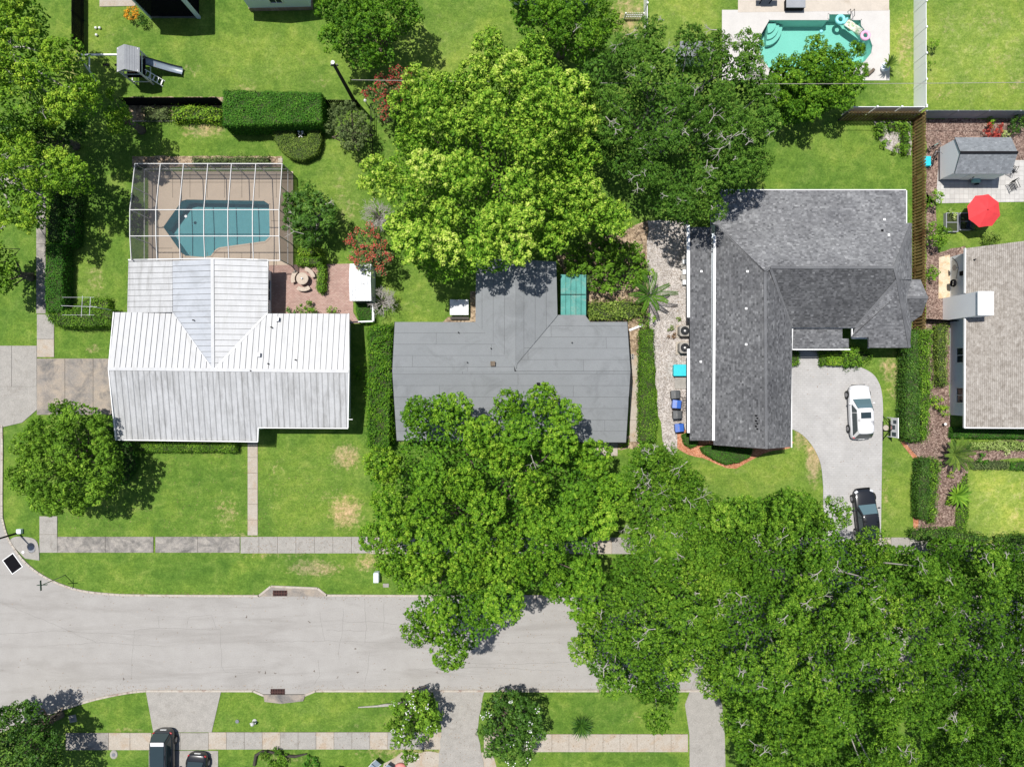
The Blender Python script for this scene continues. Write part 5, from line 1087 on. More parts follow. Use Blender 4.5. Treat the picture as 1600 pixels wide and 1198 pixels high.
# ---------------------------------------------------------------- hedges and beds
HD = [
 ('tall clipped bright green block hedge above the pool enclosure', [(348,141),(502,145),(502,192),(347,196)], 2.3, 'hedge', .10, 190, (.13,.06), .04),
 ('low rounded clipped hedge with a statue notch below the block hedge', [(425,202),(460,200),(461,214),(480,214),(482,200),(499,200),(501,222),(494,240),(475,250),(452,246),(436,232),(428,218)], 0.9, 'olive', -.06, 220, (.09,.05), .03),
 ('long narrow hedge between metal-roofed and grey-roofed houses', [(576,510),(611,510),(611,600),(608,700),(575,700),(575,600)], 1.8, 'broad', -.12, 150, (.14,.08), .13),
 ('long dark hedge along the west footpath', [(70,380),(98,380),(97,470),(98,486),(72,488),(70,440)], 1.5, 'hedge', -.05, 150, (.12,.06), .05),
 ('dark hedge continuing the west footpath hedge uphill', [(80,290),(92,290),(96,378),(70,378),(76,320)], 1.3, 'dark', 0, 120, (.12,.06), .08),
 ('boxy hedge segment on a stone base beside the west hedge', [(91,340),(118,340),(117,382),(93,384)], 1.2, 'hedge', -.08, 150, (.12,.06), .05),
 ('shaded shrub row beyond the boxy hedge on the left', [(92,300),(120,296),(119,336),(91,338)], 1.2, 'dark', .05, 120, (.14,.07), .10),
 ('hedge running from the west hedge to the metal-roofed house', [(72,484),(95,484),(178,484),(175,509),(110,511),(84,508),(74,500)], 1.3, 'bush', -.14, 150, (.12,.06), .07),
 ('bright low hedge patch below the television aerial', [(112,482),(133,465),(168,466),(170,484),(120,486)], 0.8, 'bush', .02, 150, (.12,.06), .08),
 ('low hedge under the front eave of the metal-roofed house', [(208,690),(368,692),(367,706),(209,706)], 0.9, 'bush', -.10, 170, (.12,.06), .05),
 ('clipped hedge strip shaded by the round corner tree', [(160,665),(190,668),(208,700),(212,725),(200,750),(188,758),(190,720)], 0.7, 'hedge', -.1, 130, (.10,.05), .04),
 ('yellowish bush row against the dark back fence', [(268,168),(300,165),(345,170),(345,188),(300,187),(268,188)], 0.9, 'lime', .05, 130, (.13,.07), .12),
 ('sparse plants against the dark back fence', [(222,168),(262,168),(262,186),(224,187)], 0.6, 'dull', 0, 70, (.15,.06), .12),
 ('row of tufty plants along the top of the pool enclosure', [(300,246),(420,244),(420,256),(300,257)], 0.5, 'dull', .0, 90, (.16,.05), .10),
 ('hedge leg above the stone benches', [(463,400),(505,402),(505,414),(463,414)], 0.8, 'bush', -.04, 150, (.12,.06), .07),
 ('yellow-leaved border shrub under the small round tree', [(465,388),(500,390),(506,398),(464,399)], 0.5, 'lime', .1, 120, (.12,.06), .07),
 ('narrow hedge finger splitting the brick patio', [(495,414),(507,414),(507,455),(500,458),(495,452)], 0.8, 'bush', -.02, 160, (.12,.06), .06),
 ('straight hedge between grey-roofed house and gravel path', [(1002,516),(1021,514),(1023,600),(1027,650),(1024,690),(1000,690),(1000,600)], 1.1, 'bush', -.16, 150, (.12,.06), .07),
 ('semicircular dark clipped hedge before the shingled gable', [(1096,700),(1110,696),(1178,702),(1172,714),(1156,722),(1135,726),(1115,717),(1100,708)], 0.7, 'hedge', -.06, 260, (.08,.04), .02),
 ('small rounded hedge at the corner of the lean-to roof', [(1067,680),(1076,676),(1092,688),(1090,696),(1080,700),(1070,694)], 0.7, 'hedge', 0, 240, (.08,.04), .02),
 ('tall dark hedge half right of the drive lawn', [(1420,518),(1436,516),(1438,600),(1436,688),(1424,690),(1416,680),(1416,600)], 1.5, 'dark', .02, 160, (.13,.07), .07),
 ('bright hedge half touching the tall dark hedge', [(1437,516),(1455,516),(1452,560),(1456,600),(1450,688),(1438,688),(1439,600)], 1.4, 'bush', -.02, 150, (.14,.07), .12),
 ('thin olive hedge along the pale wall of the beige house', [(1465,508),(1482,508),(1480,560),(1481,602),(1468,602),(1466,550)], 0.9, 'olive', -.02, 130, (.14,.05), .10),
 ('lower dark hedge right of the drive lawn', [(1440,718),(1453,716),(1455,770),(1450,812),(1437,810),(1435,760)], 1.2, 'dark', 0, 170, (.12,.06), .06),
 ('loose green border against the lower dark hedge', [(1454,716),(1470,720),(1466,770),(1462,818),(1452,816),(1455,770)], 0.7, 'bush', -.06, 110, (.15,.07), .12),
 ('clipped low hedge along the front of the beige-roofed house', [(1490,668),(1640,668),(1640,686),(1488,684)], 0.7, 'hedge', -.1, 190, (.10,.05), .03),
 ('row of light green border plants in the right mulch bed', [(1512,692),(1560,690),(1640,692),(1640,704),(1560,702),(1514,701)], 0.35, 'pale', -.05, 110, (.18,.08), .07),
 ('bluish low ground cover strip above the pale lawn', [(1515,722),(1560,720),(1578,722),(1576,733),(1520,733)], 0.3, 'dull', -.12, 150, (.12,.06), .05),
 ('deep green ground cover at the right edge above the pale lawn', [(1580,722),(1640,720),(1640,734),(1580,735)], 0.3, 'hedge', 0, 150, (.12,.06), .05),
 ('green border strip left of the pale lawn', [(1500,760),(1512,740),(1514,800),(1510,830),(1494,832),(1496,790)], 0.25, 'bush', -.06, 120, (.16,.06), .06),
 ('shaded bushes along the pavement left of the right-hand pavement', [(1424,830),(1480,828),(1520,835),(1550,842),(1540,850),(1470,848),(1428,842)], 0.8, 'dark', .1, 110, (.16,.07), .12),
 ('dark bushes under the branches at the lower right lawn edge', [(1556,840),(1600,838),(1640,842),(1640,850),(1560,850)], 0.7, 'dark', .1, 110, (.16,.07), .12),
 ('square yellow-green clipped bush beside the front door', [(1294,549),(1318,549),(1318,570),(1295,570)], 0.8, 'lime', .08, 200, (.10,.06), .03),
 ('dark bush left of the square yellow bush by the entrance', [(1282,548),(1293,548),(1293,570),(1283,572)], 0.6, 'bush', -.12, 140, (.13,.06), .06),
 ('bush against the wall beside the covered entrance', [(1237,549),(1250,549),(1250,568),(1238,572)], 0.7, 'bush', -.08, 140, (.13,.06), .06),
 ('leafy bed right of the square yellow bush under the gable', [(1319,545),(1345,545),(1365,555),(1345,572),(1320,574),(1318,560)], 0.6, 'bush', -.10, 120, (.18,.07), .14),
 ('weedy plants between the teal roof and the palm', [(912,478),(930,472),(975,470),(1010,475),(1008,490),(985,498),(925,500),(905,490)], 0.6, 'olive', .05, 90, (.20,.07), .14),
 ('low green hedge beside the small white shed', [(555,472),(582,472),(584,505),(562,505),(557,490)], 0.5, 'hedge', -.06, 180, (.09,.05), .03),
 ('leafy bed along the top of the white fence corner', [(1370,192),(1383,190),(1384,212),(1372,214)], 0.5, 'bush', 0, 90, (.18,.07), .12),
 ('bed plants against the wooden fence in the corner lawn', [(1410,192),(1422,192),(1422,240),(1411,238)], 0.6, 'bush', -.1, 110, (.18,.07), .12),
 ('bed plants along the back of the corner lawn', [(1386,190),(1408,190),(1408,202),(1392,204)], 0.5, 'bush', .04, 90, (.18,.07), .12),
]
for lab, o, h, m, tb, dn, lf, rg in HD:
    hedge(lab, wob(o, 8, 0.9), h, m, dens=dn, leaf=lf, rough=rg, tb=tb+0.04, name='hedge' if 'hedge' in lab else 'shrub_bed', cat='hedge' if 'hedge' in lab else 'plants')
SB = [
 ('round clipped bush on the brick patio against the metal roof', 482, 487, 15, 1.0, 'bush', -.05), ('half-hidden small bush right of the round patio bush', 519, 490, 10, 0.8, 'bush', -.05),
 ('tiny bush in the shaded patio corner', 455, 490, 8, 0.6, 'hedge', 0), ('orange-flowering shrub beside the dark screened porch', 207, 22, 11, 0.9, 'orange', 0),
 ('dark small shrub at the foot of the dark screened porch', 222, 33, 8, 0.7, 'dark', 0), ('glossy round bush between wooden fence and terrace', 1462, 368, 20, 1.8, 'bush', .02),
 ('upper glossy bush beside the wooden fence next to the terrace', 1458, 312, 14, 1.6, 'bush', .06), ('fine-leaved bush between wooden fence and stone path', 1455, 428, 13, 1.0, 'bush', .0),
 ('dark shrub growing against the back of the beige-roofed house', 1548, 374, 14, 1.0, 'olive', -.15), ('climbing shrub on the right side of the white fence', 1458, 68, 10, 1.3, 'bush', .1),
 ('lower climber on the right side of the white fence', 1455, 104, 6, 1.0, 'bush', -.05), ('reddish-green shrub by the white garden shed', 1552, 205, 14, 0.8, 'pink', -.1), ('pale agave-like shrub near the dark corner of the mulch bed', 1572, 212, 9, 0.5, 'pale', .1),
 ('dark shrubs in the top right mulch bed', 1590, 196, 16, 1.0, 'dark', 0), ('green shrub at the top of the mulch bed', 1548, 190, 8, 0.6, 'bush', 0), ('light shrub in the gravel between the bed plants', 1400, 226, 6, 0.4, 'pale', 0),
 ('round green shrub at the front of the corner bed', 1397, 236, 8, 0.6, 'bush', .0), ('green shrub in the middle of the corner bed', 1385, 222, 8, 0.6, 'bush', -.05),
 ('yellow-green weed clump on the gravel below the first bush', 1046, 514, 6, 0.35, 'dull', .15), ('dry weed clump on the gravel near the condensers', 1052, 524, 8, 0.35, 'brown', .1), ('tiny weed on the gravel path by the lean-to roof', 1062, 498, 4, 0.25, 'olive', .1),
 ('bright bush at the top of the straight gravel hedge', 1008, 500, 13, 1.4, 'bush', .05), ('bush beside the shaded wall behind the metal-roofed house', 558, 582, 10, 0.9, 'broad', -.15),
 ('leggy shrub right of the dark shrub thicket', 1005, 420, 16, 2.0, 'bush', -.02), ('wispy shrub over the teal patio roof edge', 915, 436, 13, 2.0, 'dull', -.15), ('yellow-leaved shrub low in the right mulch bed', 1476, 640, 10, 0.7, 'lime', .05),
 ('light green shrub by the window of the beige-roofed house', 1463, 628, 11, 0.8, 'lime', .0), ('variegated white-green star plant in the right mulch bed', 1574, 707, 7, 0.4, 'pale', .25), ('dark clump between the border plants and the fan palm', 1512, 701, 7, 0.5, 'dark', 0),
 ('dark green fern above the bluish ground cover', 1535, 718, 9, 0.5, 'hedge', .08), ('small weeds low in the right mulch bed', 1483, 785, 9, 0.3, 'lime', .0), ('tiny green tuft above the strap-leaved plant', 1488, 741, 5, 0.3, 'lime', .05),
 ('small bush at the pavement by the grey-roofed house steps', 975, 692, 7, 0.5, 'bush', 0), ('shrub mound under the bottom left fallen wood', 430, 1190, 22, 0.6, 'bush', -.15), ('low shrub below the south pavement', 385+100, 1195, 16, 0.5, 'hedge', 0),
 ('green plant in the first bedside planter by the umbrella', 1488, 336, 8, 0.7, 'pale', .0), ('white-flowered plant in the second planter by the umbrella', 1504, 343, 6, 0.6, 'dull', .1),
 ('small plant pot shrub on the white pool deck corner', 1354, 112, 4, 0.5, 'dull', 0),
]
for lab, x, y, r, h, m, tb in SB: shrub(lab, x, y, r, h, m, tb=tb)
frond_plant('feathery arching palm between gravel path and grey-roofed house', 1010, 464, 34, 2.0, 10, 'bush', 'palm', 'palm', width=0.36, leaflets=True, z0=1.2, tone=0.12)
frond_plant('fan of olive palm fronds at the top of the right mulch bed', 1484, 708, 28, 1.1, 16, 'olive', 'palm', 'palm', width=0.26, leaflets=True, z0=0.5, tone=0.25)
frond_plant('strap-leaved green plant beside the pale lawn', 1491, 773, 20, 0.7, 26, 'bush', 'strap_leaf_plant', 'plant', width=0.09, z0=0.2, tone=0.6)
frond_plant('dark spiky grass clump on the verge right of the white blossom tree', 907, 1128, 20, 1.0, 60, 'dark', 'spiky_plant', 'plant', width=0.035, z0=0.3, tone=0.35)
frond_plant('spiky potted palm on the corner of the white pool deck', 1381, 108, 14, 0.9, 18, 'olive', 'potted_palm', 'plant', width=0.07, z0=0.5, tone=0.4)

# leaf litter under and round the trees, on kerbs and roofs
def litter(name, pts, n, z, mat='brown', size=0.09, pl=None):
    P = [tuple(W(*p).xy) for p in pts]; Q = sample_poly(P, n); k = rng.uniform(0.6, 1.3, n)
    C = np.column_stack([Q, np.full(n, z)+rng.uniform(0, 0.01, n)])
    tag(leaf_mesh(name, C, rng.normal(0, 0.15, (n, 3))+np.array([0, 0, 1]), size*k, size*0.55*k, rng.uniform(0, 1, n), ML[mat]), kind='stuff')
litter('leaf_litter', [(60,1070),(1480,1068),(1480,1077),(200,1078),(110,1100)], 520, 0.02); litter('leaf_litter', [(120,923),(900,933),(900,940),(130,932)], 420, 0.02); litter('leaf_litter', [(0,935),(900,935),(900,1075),(0,1075)], 260, 0.02)
litter('leaf_litter', [(560,930),(1480,930),(1480,1075),(700,1075)], 900, 0.02); litter('leaf_litter', [(380,838),(600,838),(600,864),(380,864)], 160, 0.065); litter('leaf_litter', [(330,1143),(1075,1146),(1075,1172),(330,1170)], 320, 0.07)
litter('leaf_litter', [(90,700),(560,700),(560,830),(90,830)], 500, 0.02); litter('leaf_litter', [(590,1078),(860,1078),(860,1190),(590,1190)], 400, 0.075); litter('leaf_litter', [(1240,560),(1376,600),(1376,840),(1290,840)], 140, 0.065)
litter('leaf_litter', [(1015,350),(1075,350),(1075,690),(1040,690)], 500, 0.02); litter('leaf_litter', [(480,420),(550,420),(550,500),(430,500)], 90, 0.045)

# ---------------------------------------------------------------- fences
def fence(label, a, b, h, pitch, bw, mat, post_every=2.4, gapback=True, cap=False, th=0.02, group=None, postm=None, board='board', side=1):
    A, B = W(*a), W(*b); d = (B-A); Ln = d.length; d.normalize(); s = Vector((-d.y, d.x, 0))*side; pitch = Ln/max(1, round(Ln/pitch)); bw = min(bw, pitch-0.02) if board == 'panel' else bw; root = thing('fence', label, 'fence', A, group)
    L0 = A.copy(); mb = MB(); ang = math.atan2(d.y, d.x)
    mb.obox((0, 0, h/2), (bw, th, h)); first = mb.build(board, mat, root, keep=True); me = first.data; n = int(Ln/pitch+.5); k = 0
    for i in range(n):
        for q in ((0, 1) if gapback else (0,)):
            p = d*(pitch*(i+0.5+0.5*q))+s*(0.045 if q else -0.045 if gapback else 0)
            o = first if k == 0 else link(board, me, root)
            o.location = p+Vector((0, 0, random.uniform(-.02, .015))); o.rotation_euler = (0, 0, ang+(0 if board == 'panel' else random.uniform(-.02, .02))); k += 1
    for z in (() if board == 'panel' else (0.35, h-0.35)):
        mb = MB(); bar(mb, A+Vector((0, 0, z)), B+Vector((0, 0, z)), 0.05, 0.09); mb.build('rail', postm or mat, root)
    m = max(1, int(Ln/post_every))
    for i in range(m+1):
        p = A+d*(Ln*i/m)+s*0.0; mb = MB(); mb.box(p.x-.05, p.x+.05, p.y-.05, p.y+.05, 0, h+(.06 if cap else -.02))
        if cap: mb.box(p.x-.07, p.x+.07, p.y-.07, p.y+.07, h+.061, h+.1)
        mb.build('post', postm or mat, root)
    return root
fence('tall weathered wooden board fence between the shingled house and the right-hand neighbour', (1426, 189), (1426, 515), 1.85, 0.28, 0.16, M_wood, side=-1)
fence('short wooden board fence behind the corner lawn', (1310, 188), (1426, 188), 1.8, 0.28, 0.15, M_wood, postm=M_wood_d)
fence('long white vinyl fence between the pool yard and the open lawn', (1428, -20), (1428, 178), 1.8, 1.9, 1.86, M_vinyl, 1.9, False, True, 0.04, board='panel')
fence('white vinyl fence behind the wooden fence along the pool yard', (1316, 180), (1428, 180), 1.8, 1.9, 1.86, M_vinyl, 1.9, False, True, 0.04, board='panel')
fence('dark grey board fence above the right-hand mulch bed', (1430, 185), (1620, 185), 1.75, 0.2, 0.19, M_vinylg, 2.4, False)
fence('short white vinyl fence at the top edge left of the pool yard', (1006, -20), (1006, 62), 1.6, 1.9, 1.86, M_vinyl, 1.9, False, True, 0.04, board='panel')
fence('small white picket gate fence in the dry grass at the top', (975, 30), (1003, 30), 1.0, 0.16, 0.08, M_white, 1.5, False, board='picket')
fence('black slatted fence behind the block hedge and playset', (202, 165), (350, 165), 1.7, 0.16, 0.15, M_dark, 2.4, False)
fence('black fence joining the block hedge to the utility pole', (503, 166), (562, 167), 1.4, 0.16, 0.13, M_dark, 2.4, False)
fence('black fence running up the left lawn edge', (131, -20), (131, 86), 1.7, 0.16, 0.14, M_dark, 2.4, False)
fence('low dark fence piece joining the wooden fence to the white chimney', (1430, 500), (1486, 503), 1.3, 0.16, 0.14, M_dark, 1.6, False)
def pipe_fence(label, pts, h, mat=M_white, n=2):
    P = [W(*p) for p in pts]; root = thing('rail_fence', label, 'fence', P[0])
    for p in P: mb = MB(); mb.cyl((p.x, p.y), .035, 0, h, 8); mb.build('post', mat, root)
    for a, b in zip(P[:-1], P[1:]):
        for k in range(n): mb = MB(); z = h*(1-k*0.5); bar(mb, a+Vector((0, 0, z)), b+Vector((0, 0, z)), .05, .05); mb.build('rail', mat, root)
pipe_fence('thin grey rail fence round the little lawn below the white shed', [(586, 470), (586, 503), (548, 505)], 1.1, M_grey)
pipe_fence('white top rail in front of the black slatted fence', [(222, 164), (280, 164)], 0.95, M_alu, 1)
pipe_fence('second white rail in front of the black slatted fence', [(282, 162), (348, 162)], 1.0, M_alu, 1)
pipe_fence('wire fence with thin rail down the left side of the red-flowering tree', [(583, 172), (584, 245), (576, 262)], 1.2, M_dark, 2)
mb = MB(); a = W(204, 190); b = W(342, 189); bar(mb, a+Vector((0, 0, .05)), b+Vector((0, 0, .05)), .10, .10); tag(mb.build('bed_edging', M_conc_tan), 'pale edging strip along the bed below the black fence', 'edging')
# ---------------------------------------------------------------- cars
def paint(name, c, rough=0.25):
    m, t, P, N, L = nt(name); P.inputs['Base Color'].default_value = (*c, 1); P.inputs['Roughness'].default_value = rough; P.inputs['Coat Weight'].default_value = 0.5; P.inputs['Coat Roughness'].default_value = 0.08; return m
P_white = paint('white_car_paint', (0.66, 0.66, 0.67), 0.4); P_black = paint('black_car_paint', (0.012, 0.013, 0.016), 0.3); P_char = paint('charcoal_car_paint', (0.035, 0.037, 0.04), 0.3); P_sil = paint('silver_roof_paint', (0.5, 0.5, 0.53), 0.3)
M_tyre = M('tyre_rubber', (0.02, 0.02, 0.02), rough=0.85); M_rim = M('alloy_rim', (0.35, 0.35, 0.37), rough=0.35, metal=0.8); M_glass = glass_mat('car_glass', (0.025, 0.04, 0.045), 0.05); M_glassl = glass_mat('car_windscreen', (0.09, 0.15, 0.17), 0.06)
M_red = M('red_lens', (0.45, 0.01, 0.02), rough=0.25, fine=0); M_lens = M('clear_lens', (0.6, 0.62, 0.65), rough=0.15, fine=0)
def car(label, x, y, rz, L=4.7, Wd=1.88, Ht=1.65, body=None, suv=True, glare_mat=None, cargo=None, sunroof=False, group=None):
    c = W(x, y); root = thing('parked_car', label, 'car', (c.x, c.y, 0), group, rz=rz, local=True)
    hw = Wd/2; hl = L/2; belt = 0.98 if suv else 0.86
    st = []   # y, half width, top z, bottom z
    for t, w, zt in ((-1, .52, .60), (-.985, .72, .76), (-.94, .86, belt-.06), (-.86, .94, belt-.02), (-.7, .985, belt), (-.4, 1, belt), (0, 1, belt), (.35, 1, belt-.01), (.52, .99, belt-.04), (.68, .965, belt-.08), (.80, .915, belt-.14), (.89, .835, belt-.21), (.945, .73, belt-.29), (.985, .58, belt-.40), (1, .42, belt-.50)):
        st.append((t*hl, w*hw, zt))
    vs = []; ncol = 11
    for yy, w, zt in st:
        prof = [(-w*.86, .22), (-w, .42), (-w*1.0, zt*.72), (-w*.96, zt-.05), (-w*.80, zt+.005), (0, zt+.05), (w*.80, zt+.005), (w*.96, zt-.05), (w*1.0, zt*.72), (w, .42), (w*.86, .22)]
        vs += [(px, yy, pz) for px, pz in prof]
    n = len(st); fs = [(i*ncol+k, (i+1)*ncol+k, (i+1)*ncol+k+1, i*ncol+k+1) for i in range(n-1) for k in range(ncol-1)]
    fs += [tuple(range(ncol)), tuple(range((n-1)*ncol, n*ncol))[::-1]]+[(i*ncol, i*ncol+ncol-1, (i+1)*ncol+ncol-1, (i+1)*ncol) for i in range(n-1)]
    # cabin on top, same mesh
    yb0, yb1 = (-.95*hl, .50*hl) if suv else (-.74*hl, .44*hl); yt0, yt1 = (-.76*hl, .13*hl) if suv else (-.42*hl, .08*hl)
    b = len(vs); rows = []
    for f_, k_ in ((0, 0), (.5, .55), (.85, .90), (1, 1)):
        z = belt-.02+(Ht-belt-.03)*k_; w = hw*(.90-.20*f_); y0 = yb0+(yt0-yb0)*f_; y1 = yb1+(yt1-yb1)*f_; m = (y0+y1)/2; ca = .16
        rows.append([(-w*.86, y0, z), (w*.86, y0, z), (w, y0+ca, z), (w*1.01, m, z), (w, y1-ca*1.3, z), (w*.88, y1, z), (-w*.88, y1, z), (-w, y1-ca*1.3, z), (-w*1.01, m, z), (-w, y0+ca, z)])
    for r in rows: vs += r
    k10 = 10
    for i in range(3):
        for k in range(k10): fs.append((b+i*k10+k, b+i*k10+(k+1) % k10, b+(i+1)*k10+(k+1) % k10, b+(i+1)*k10+k))
    top = b+3*k10; ci = len(vs); vs.append((0, (yt0+yt1)/2, Ht)); vs.append((0, yt0+.25, Ht-.01)); vs.append((0, yt1-.3, Ht-.005))
    for k in range(k10):
        a_, c_ = top+k, top+(k+1) % k10; ctr = ci+1 if k in (0, 1, 9) else ci+2 if k in (4, 5, 6) else ci; fs.append((a_, c_, ctr))
    fs += [(top+2, top+3, ci, ci+1), (top+3, top+4, ci+2, ci), (top+8, top+9, ci+1, ci), (top+7, top+8, ci, ci+2)]
    mb = MB(); mb.add(vs, fs); o = mb.build('body', body, root, smooth=True); sm = o.modifiers.new('smooth', 'SUBSURF'); sm.levels = sm.render_levels = 1
    def pane(name, q, mat, par=root, proud=.035):
        q = [Vector(p) for p in q]; nn = (q[1]-q[0]).cross(q[2]-q[0]).normalized(); cc = sum(q, Vector())/4
        if nn.dot(cc-Vector((0, 0, .6))) < 0: nn = -nn
        mb = MB(); mb.add([p+nn*proud for p in q]+[p-nn*.03 for p in q], [(0, 1, 2, 3), (7, 6, 5, 4), (0, 4, 5, 1), (1, 5, 6, 2), (2, 6, 7, 3), (3, 7, 4, 0)]); return mb.build(name, mat, par)
    zb, zt2 = belt+.02, Ht-.10; wb, wt = hw*.84, hw*.68
    pane('windscreen', [(-wb*.93, yb1-.06, zb), (wb*.93, yb1-.06, zb), (wt*.95, yt1+.07, zt2), (-wt*.95, yt1+.07, zt2)], M_glassl)
    pane('rear_window', [(wb*.88, yb0+.03, zb), (-wb*.88, yb0+.03, zb), (-wt*.93, yt0-.03, zt2), (wt*.93, yt0-.03, zt2)], M_glass)
    for s in (-1, 1):
        ws = hw*.885; wt3 = hw*.735
        for y0, y1, t0, t1 in ((yb0+.30, -.03, yt0+.25, -.03), (.03, yb1-.50, .03, yt1-.10)):
            y1 = max(y1, y0+.1); pane('side_window', [(s*ws, y0, zb), (s*ws, y1, zb), (s*wt3, t1 if t1 > t0 else t0+.1, zt2-.06), (s*wt3, t0, zt2-.06)], M_glass)
        mb = MB(); mb.obox((s*(hw+.07), yb1-.42, belt+.04), (.20, .12, .13)); mb.build('side_mirror', body, root, bevel=.03)
        for yy in (-.60*hl, .64*hl):
            mb = MB(); prof = [(.20, -.11), (.31, -.115), (.345, -.08), (.35, 0), (.345, .08), (.31, .115), (.20, .11)]; mb.lathe((0, 0), prof, 22)
            mb.v = [(s*(hw-.06)+v[2], yy+v[0], .35+v[1]) for v in mb.v]; w_ = mb.build('wheel', M_tyre, root, smooth=False)
            mb = MB(); mb.lathe((0, 0), [(.04, .128), (.07, .135), (.12, .125), (.205, .12), (.215, .10)], 10); mb.v = [(s*(hw-.06)+s*v[2], yy+v[0], .35+v[1]) for v in mb.v]; mb.build('rim', M_rim, w_)
        mb = MB(); mb.obox((s*hw*.70, hl*.885, belt-.25), (.30, .20, .07), rz=-s*.55, rx=-.35); mb.build('headlight', M_lens, root, bevel=.03)
        mb = MB(); mb.obox((s*hw*.78, -hl*.925, belt-.16), (.20, .10, .14), rz=s*.5); mb.build('tail_light', M_red, root, bevel=.03)
    if sunroof: mb = MB(); mb.obox((0, yt1-.55, Ht-.003), (.86, .52, .03)); mb.build('sunroof', M_glass, root, bevel=.02)
    if cargo: mb = MB(); mb.obox((0, (yt0+yt1)/2+.05, Ht+.005), (hw*1.22, (yt1-yt0)*.80, .03)); mb.build('roof_panel', cargo, root, bevel=.02)
    if glare_mat: mb = MB(); mb.obox((0, yt0+.12, Ht-.01), (hw*1.2, .32, .05)); mb.build('spoiler', glare_mat, root, bevel=.02)  # spoiler colour paints a bright reflection
    mb = MB(); bar(mb, (-hw*.62, hl*.99, .50), (hw*.62, hl*.99, .50), .05, .16); mb.build('grille', M_black, root)
    mb = MB(); bar(mb, (-.26, -hl*1.0, .62), (.26, -hl*1.0, .62), .03, .12); mb.build('number_plate', M_white, root)
    for a_, b_ in (((-hw*.99, 0, .80), (-hw*.99, 0, .42)), ((hw*.99, 0, .80), (hw*.99, 0, .42))): mb = MB(); mb.obox(((a_[0]+b_[0])/2*1.006, -.35, belt*.80), (.02, .18, .03)); mb.build('door_handle', body, root)
    return root
car('white sport utility car with dark sunroof on the paved drive', 1338, 643, math.radians(2.5), body=P_white, sunroof=True)
car('black sedan half under the oak at the foot of the paved drive', 1348, 803, math.radians(6), L=4.7, Ht=1.45, suv=False, body=P_black)
car('charcoal estate car with long dark roof crossing the south pavement', 261, 1178, math.radians(180), L=4.9, Ht=1.72, body=P_char, cargo=M_glass, glare_mat=P_white)
car('low black car with silver roof beside the charcoal estate car', 311, 1210, math.radians(176), L=4.4, Wd=1.8, Ht=1.42, suv=False, body=P_black, cargo=P_sil)
# ---------------------------------------------------------------- by the left wall of the shingled house
def bin_(label, x, y, mat, rz=0):
    c = W(x, y); r = thing('wheelie_bin', label, 'bin', (c.x, c.y, 0), 'wheelie bins along the gravel path', rz=rz, local=True)
    mb = MB(); b = [(-.30, -.28), (.26, -.28), (.26, .28), (-.30, .28)]; t = [(-.38, -.33), (.30, -.33), (.30, .33), (-.38, .33)]
    mb.add([(p[0], p[1], .04) for p in b]+[(p[0], p[1], .98) for p in t], [(3, 2, 1, 0), (0, 1, 5, 4), (1, 2, 6, 5), (2, 3, 7, 6), (3, 0, 4, 7)]); mb.build('body', mat, r, bevel=.02)
    mb = MB(); mb.add([(-.42, -.36, .98), (.34, -.36, 1.02), (.34, .36, 1.02), (-.42, .36, .98), (-.42, -.36, 1.02), (-.05, -.34, 1.10), (.30, -.30, 1.09), (.30, .30, 1.09), (-.05, .34, 1.10), (-.42, .36, 1.02)], [(0, 1, 6, 5, 4), (1, 2, 7, 6), (2, 3, 9, 8, 7), (3, 0, 4, 9), (4, 5, 8, 9), (5, 6, 7, 8), (3, 2, 1, 0)]); l = mb.build('lid', mat, r, bevel=.015)
    mb = MB(); mb.tube([(-.12, -.13, 1.105), (-.12, .13, 1.105)], .02, 5); mb.build('grip', M_conc, l)
    mb = MB(); mb.tube([(.38, -.28, .95), (.38, .28, .95)], .025, 6); mb.build('handle', M_black, r)
    for s in (-1, 1): mb = MB(); mb.torus((.26, s*.31, .12), .09, .035, 12, 6, axis='Y'); mb.build('wheel', M_black, r)
M_blue = M('blue_bin_plastic', (0.02, 0.10, 0.42), rough=0.4, fine=.02, spec=.5); M_bgrey = M('grey_bin_plastic', (0.06, 0.065, 0.07), rough=0.5, fine=.02); M_cyan = M('cyan_plastic', (0.02, 0.52, 0.60), rough=0.45, fine=.03)
bin_('upper dark grey wheelie bin, topmost of the four by the gravel path', 1052, 616, M_bgrey, .05); bin_('blue wheelie bin between the two dark grey ones', 1054, 631, M_blue, -.1); bin_('lower dark grey wheelie bin between the two blue ones', 1055, 647, M_bgrey, .02); bin_('lone blue wheelie bin nearest the red mulch bed', 1058, 667, M_blue, .08)
def obj_box(name, label, cat, x0, y0, x1, y1, z0, z1, mat, bevel=.02, rz=0):
    a, b = W(x0, y1, z1), W(x1, y0, z1); c = (a+b)/2; mb = MB(); mb.obox((c.x, c.y, (z0+z1)/2), (b.x-a.x, b.y-a.y, z1-z0), rz=rz); return tag(mb.build(name, mat, bevel=bevel), label, cat)
def thing_box(*a, **k): return obj_box(*a, **k)
t = thing('storage_bin', 'turquoise lidded bin beside the pale slab on the gravel path', 'storage bin', W(1058, 578))
for nm, z0, z1, g in (('body', 0, .55, .0), ('lid', .56, .64, .03)): a, b = W(1053, 587, .6), W(1072, 570, .6); mb = MB(); mb.box(a.x-g, b.x+g, a.y-g, b.y+g, z0, z1); mb.build(nm, M_cyan, t, bevel=.04)
mb = MB(); a, b = W(1054, 607), W(1076, 589); mb.box(a.x, b.x, a.y, b.y, 0, .12); tag(mb.build('concrete_pad', M_conc), 'pale concrete pad between turquoise bin and wheelie bins', 'slab')
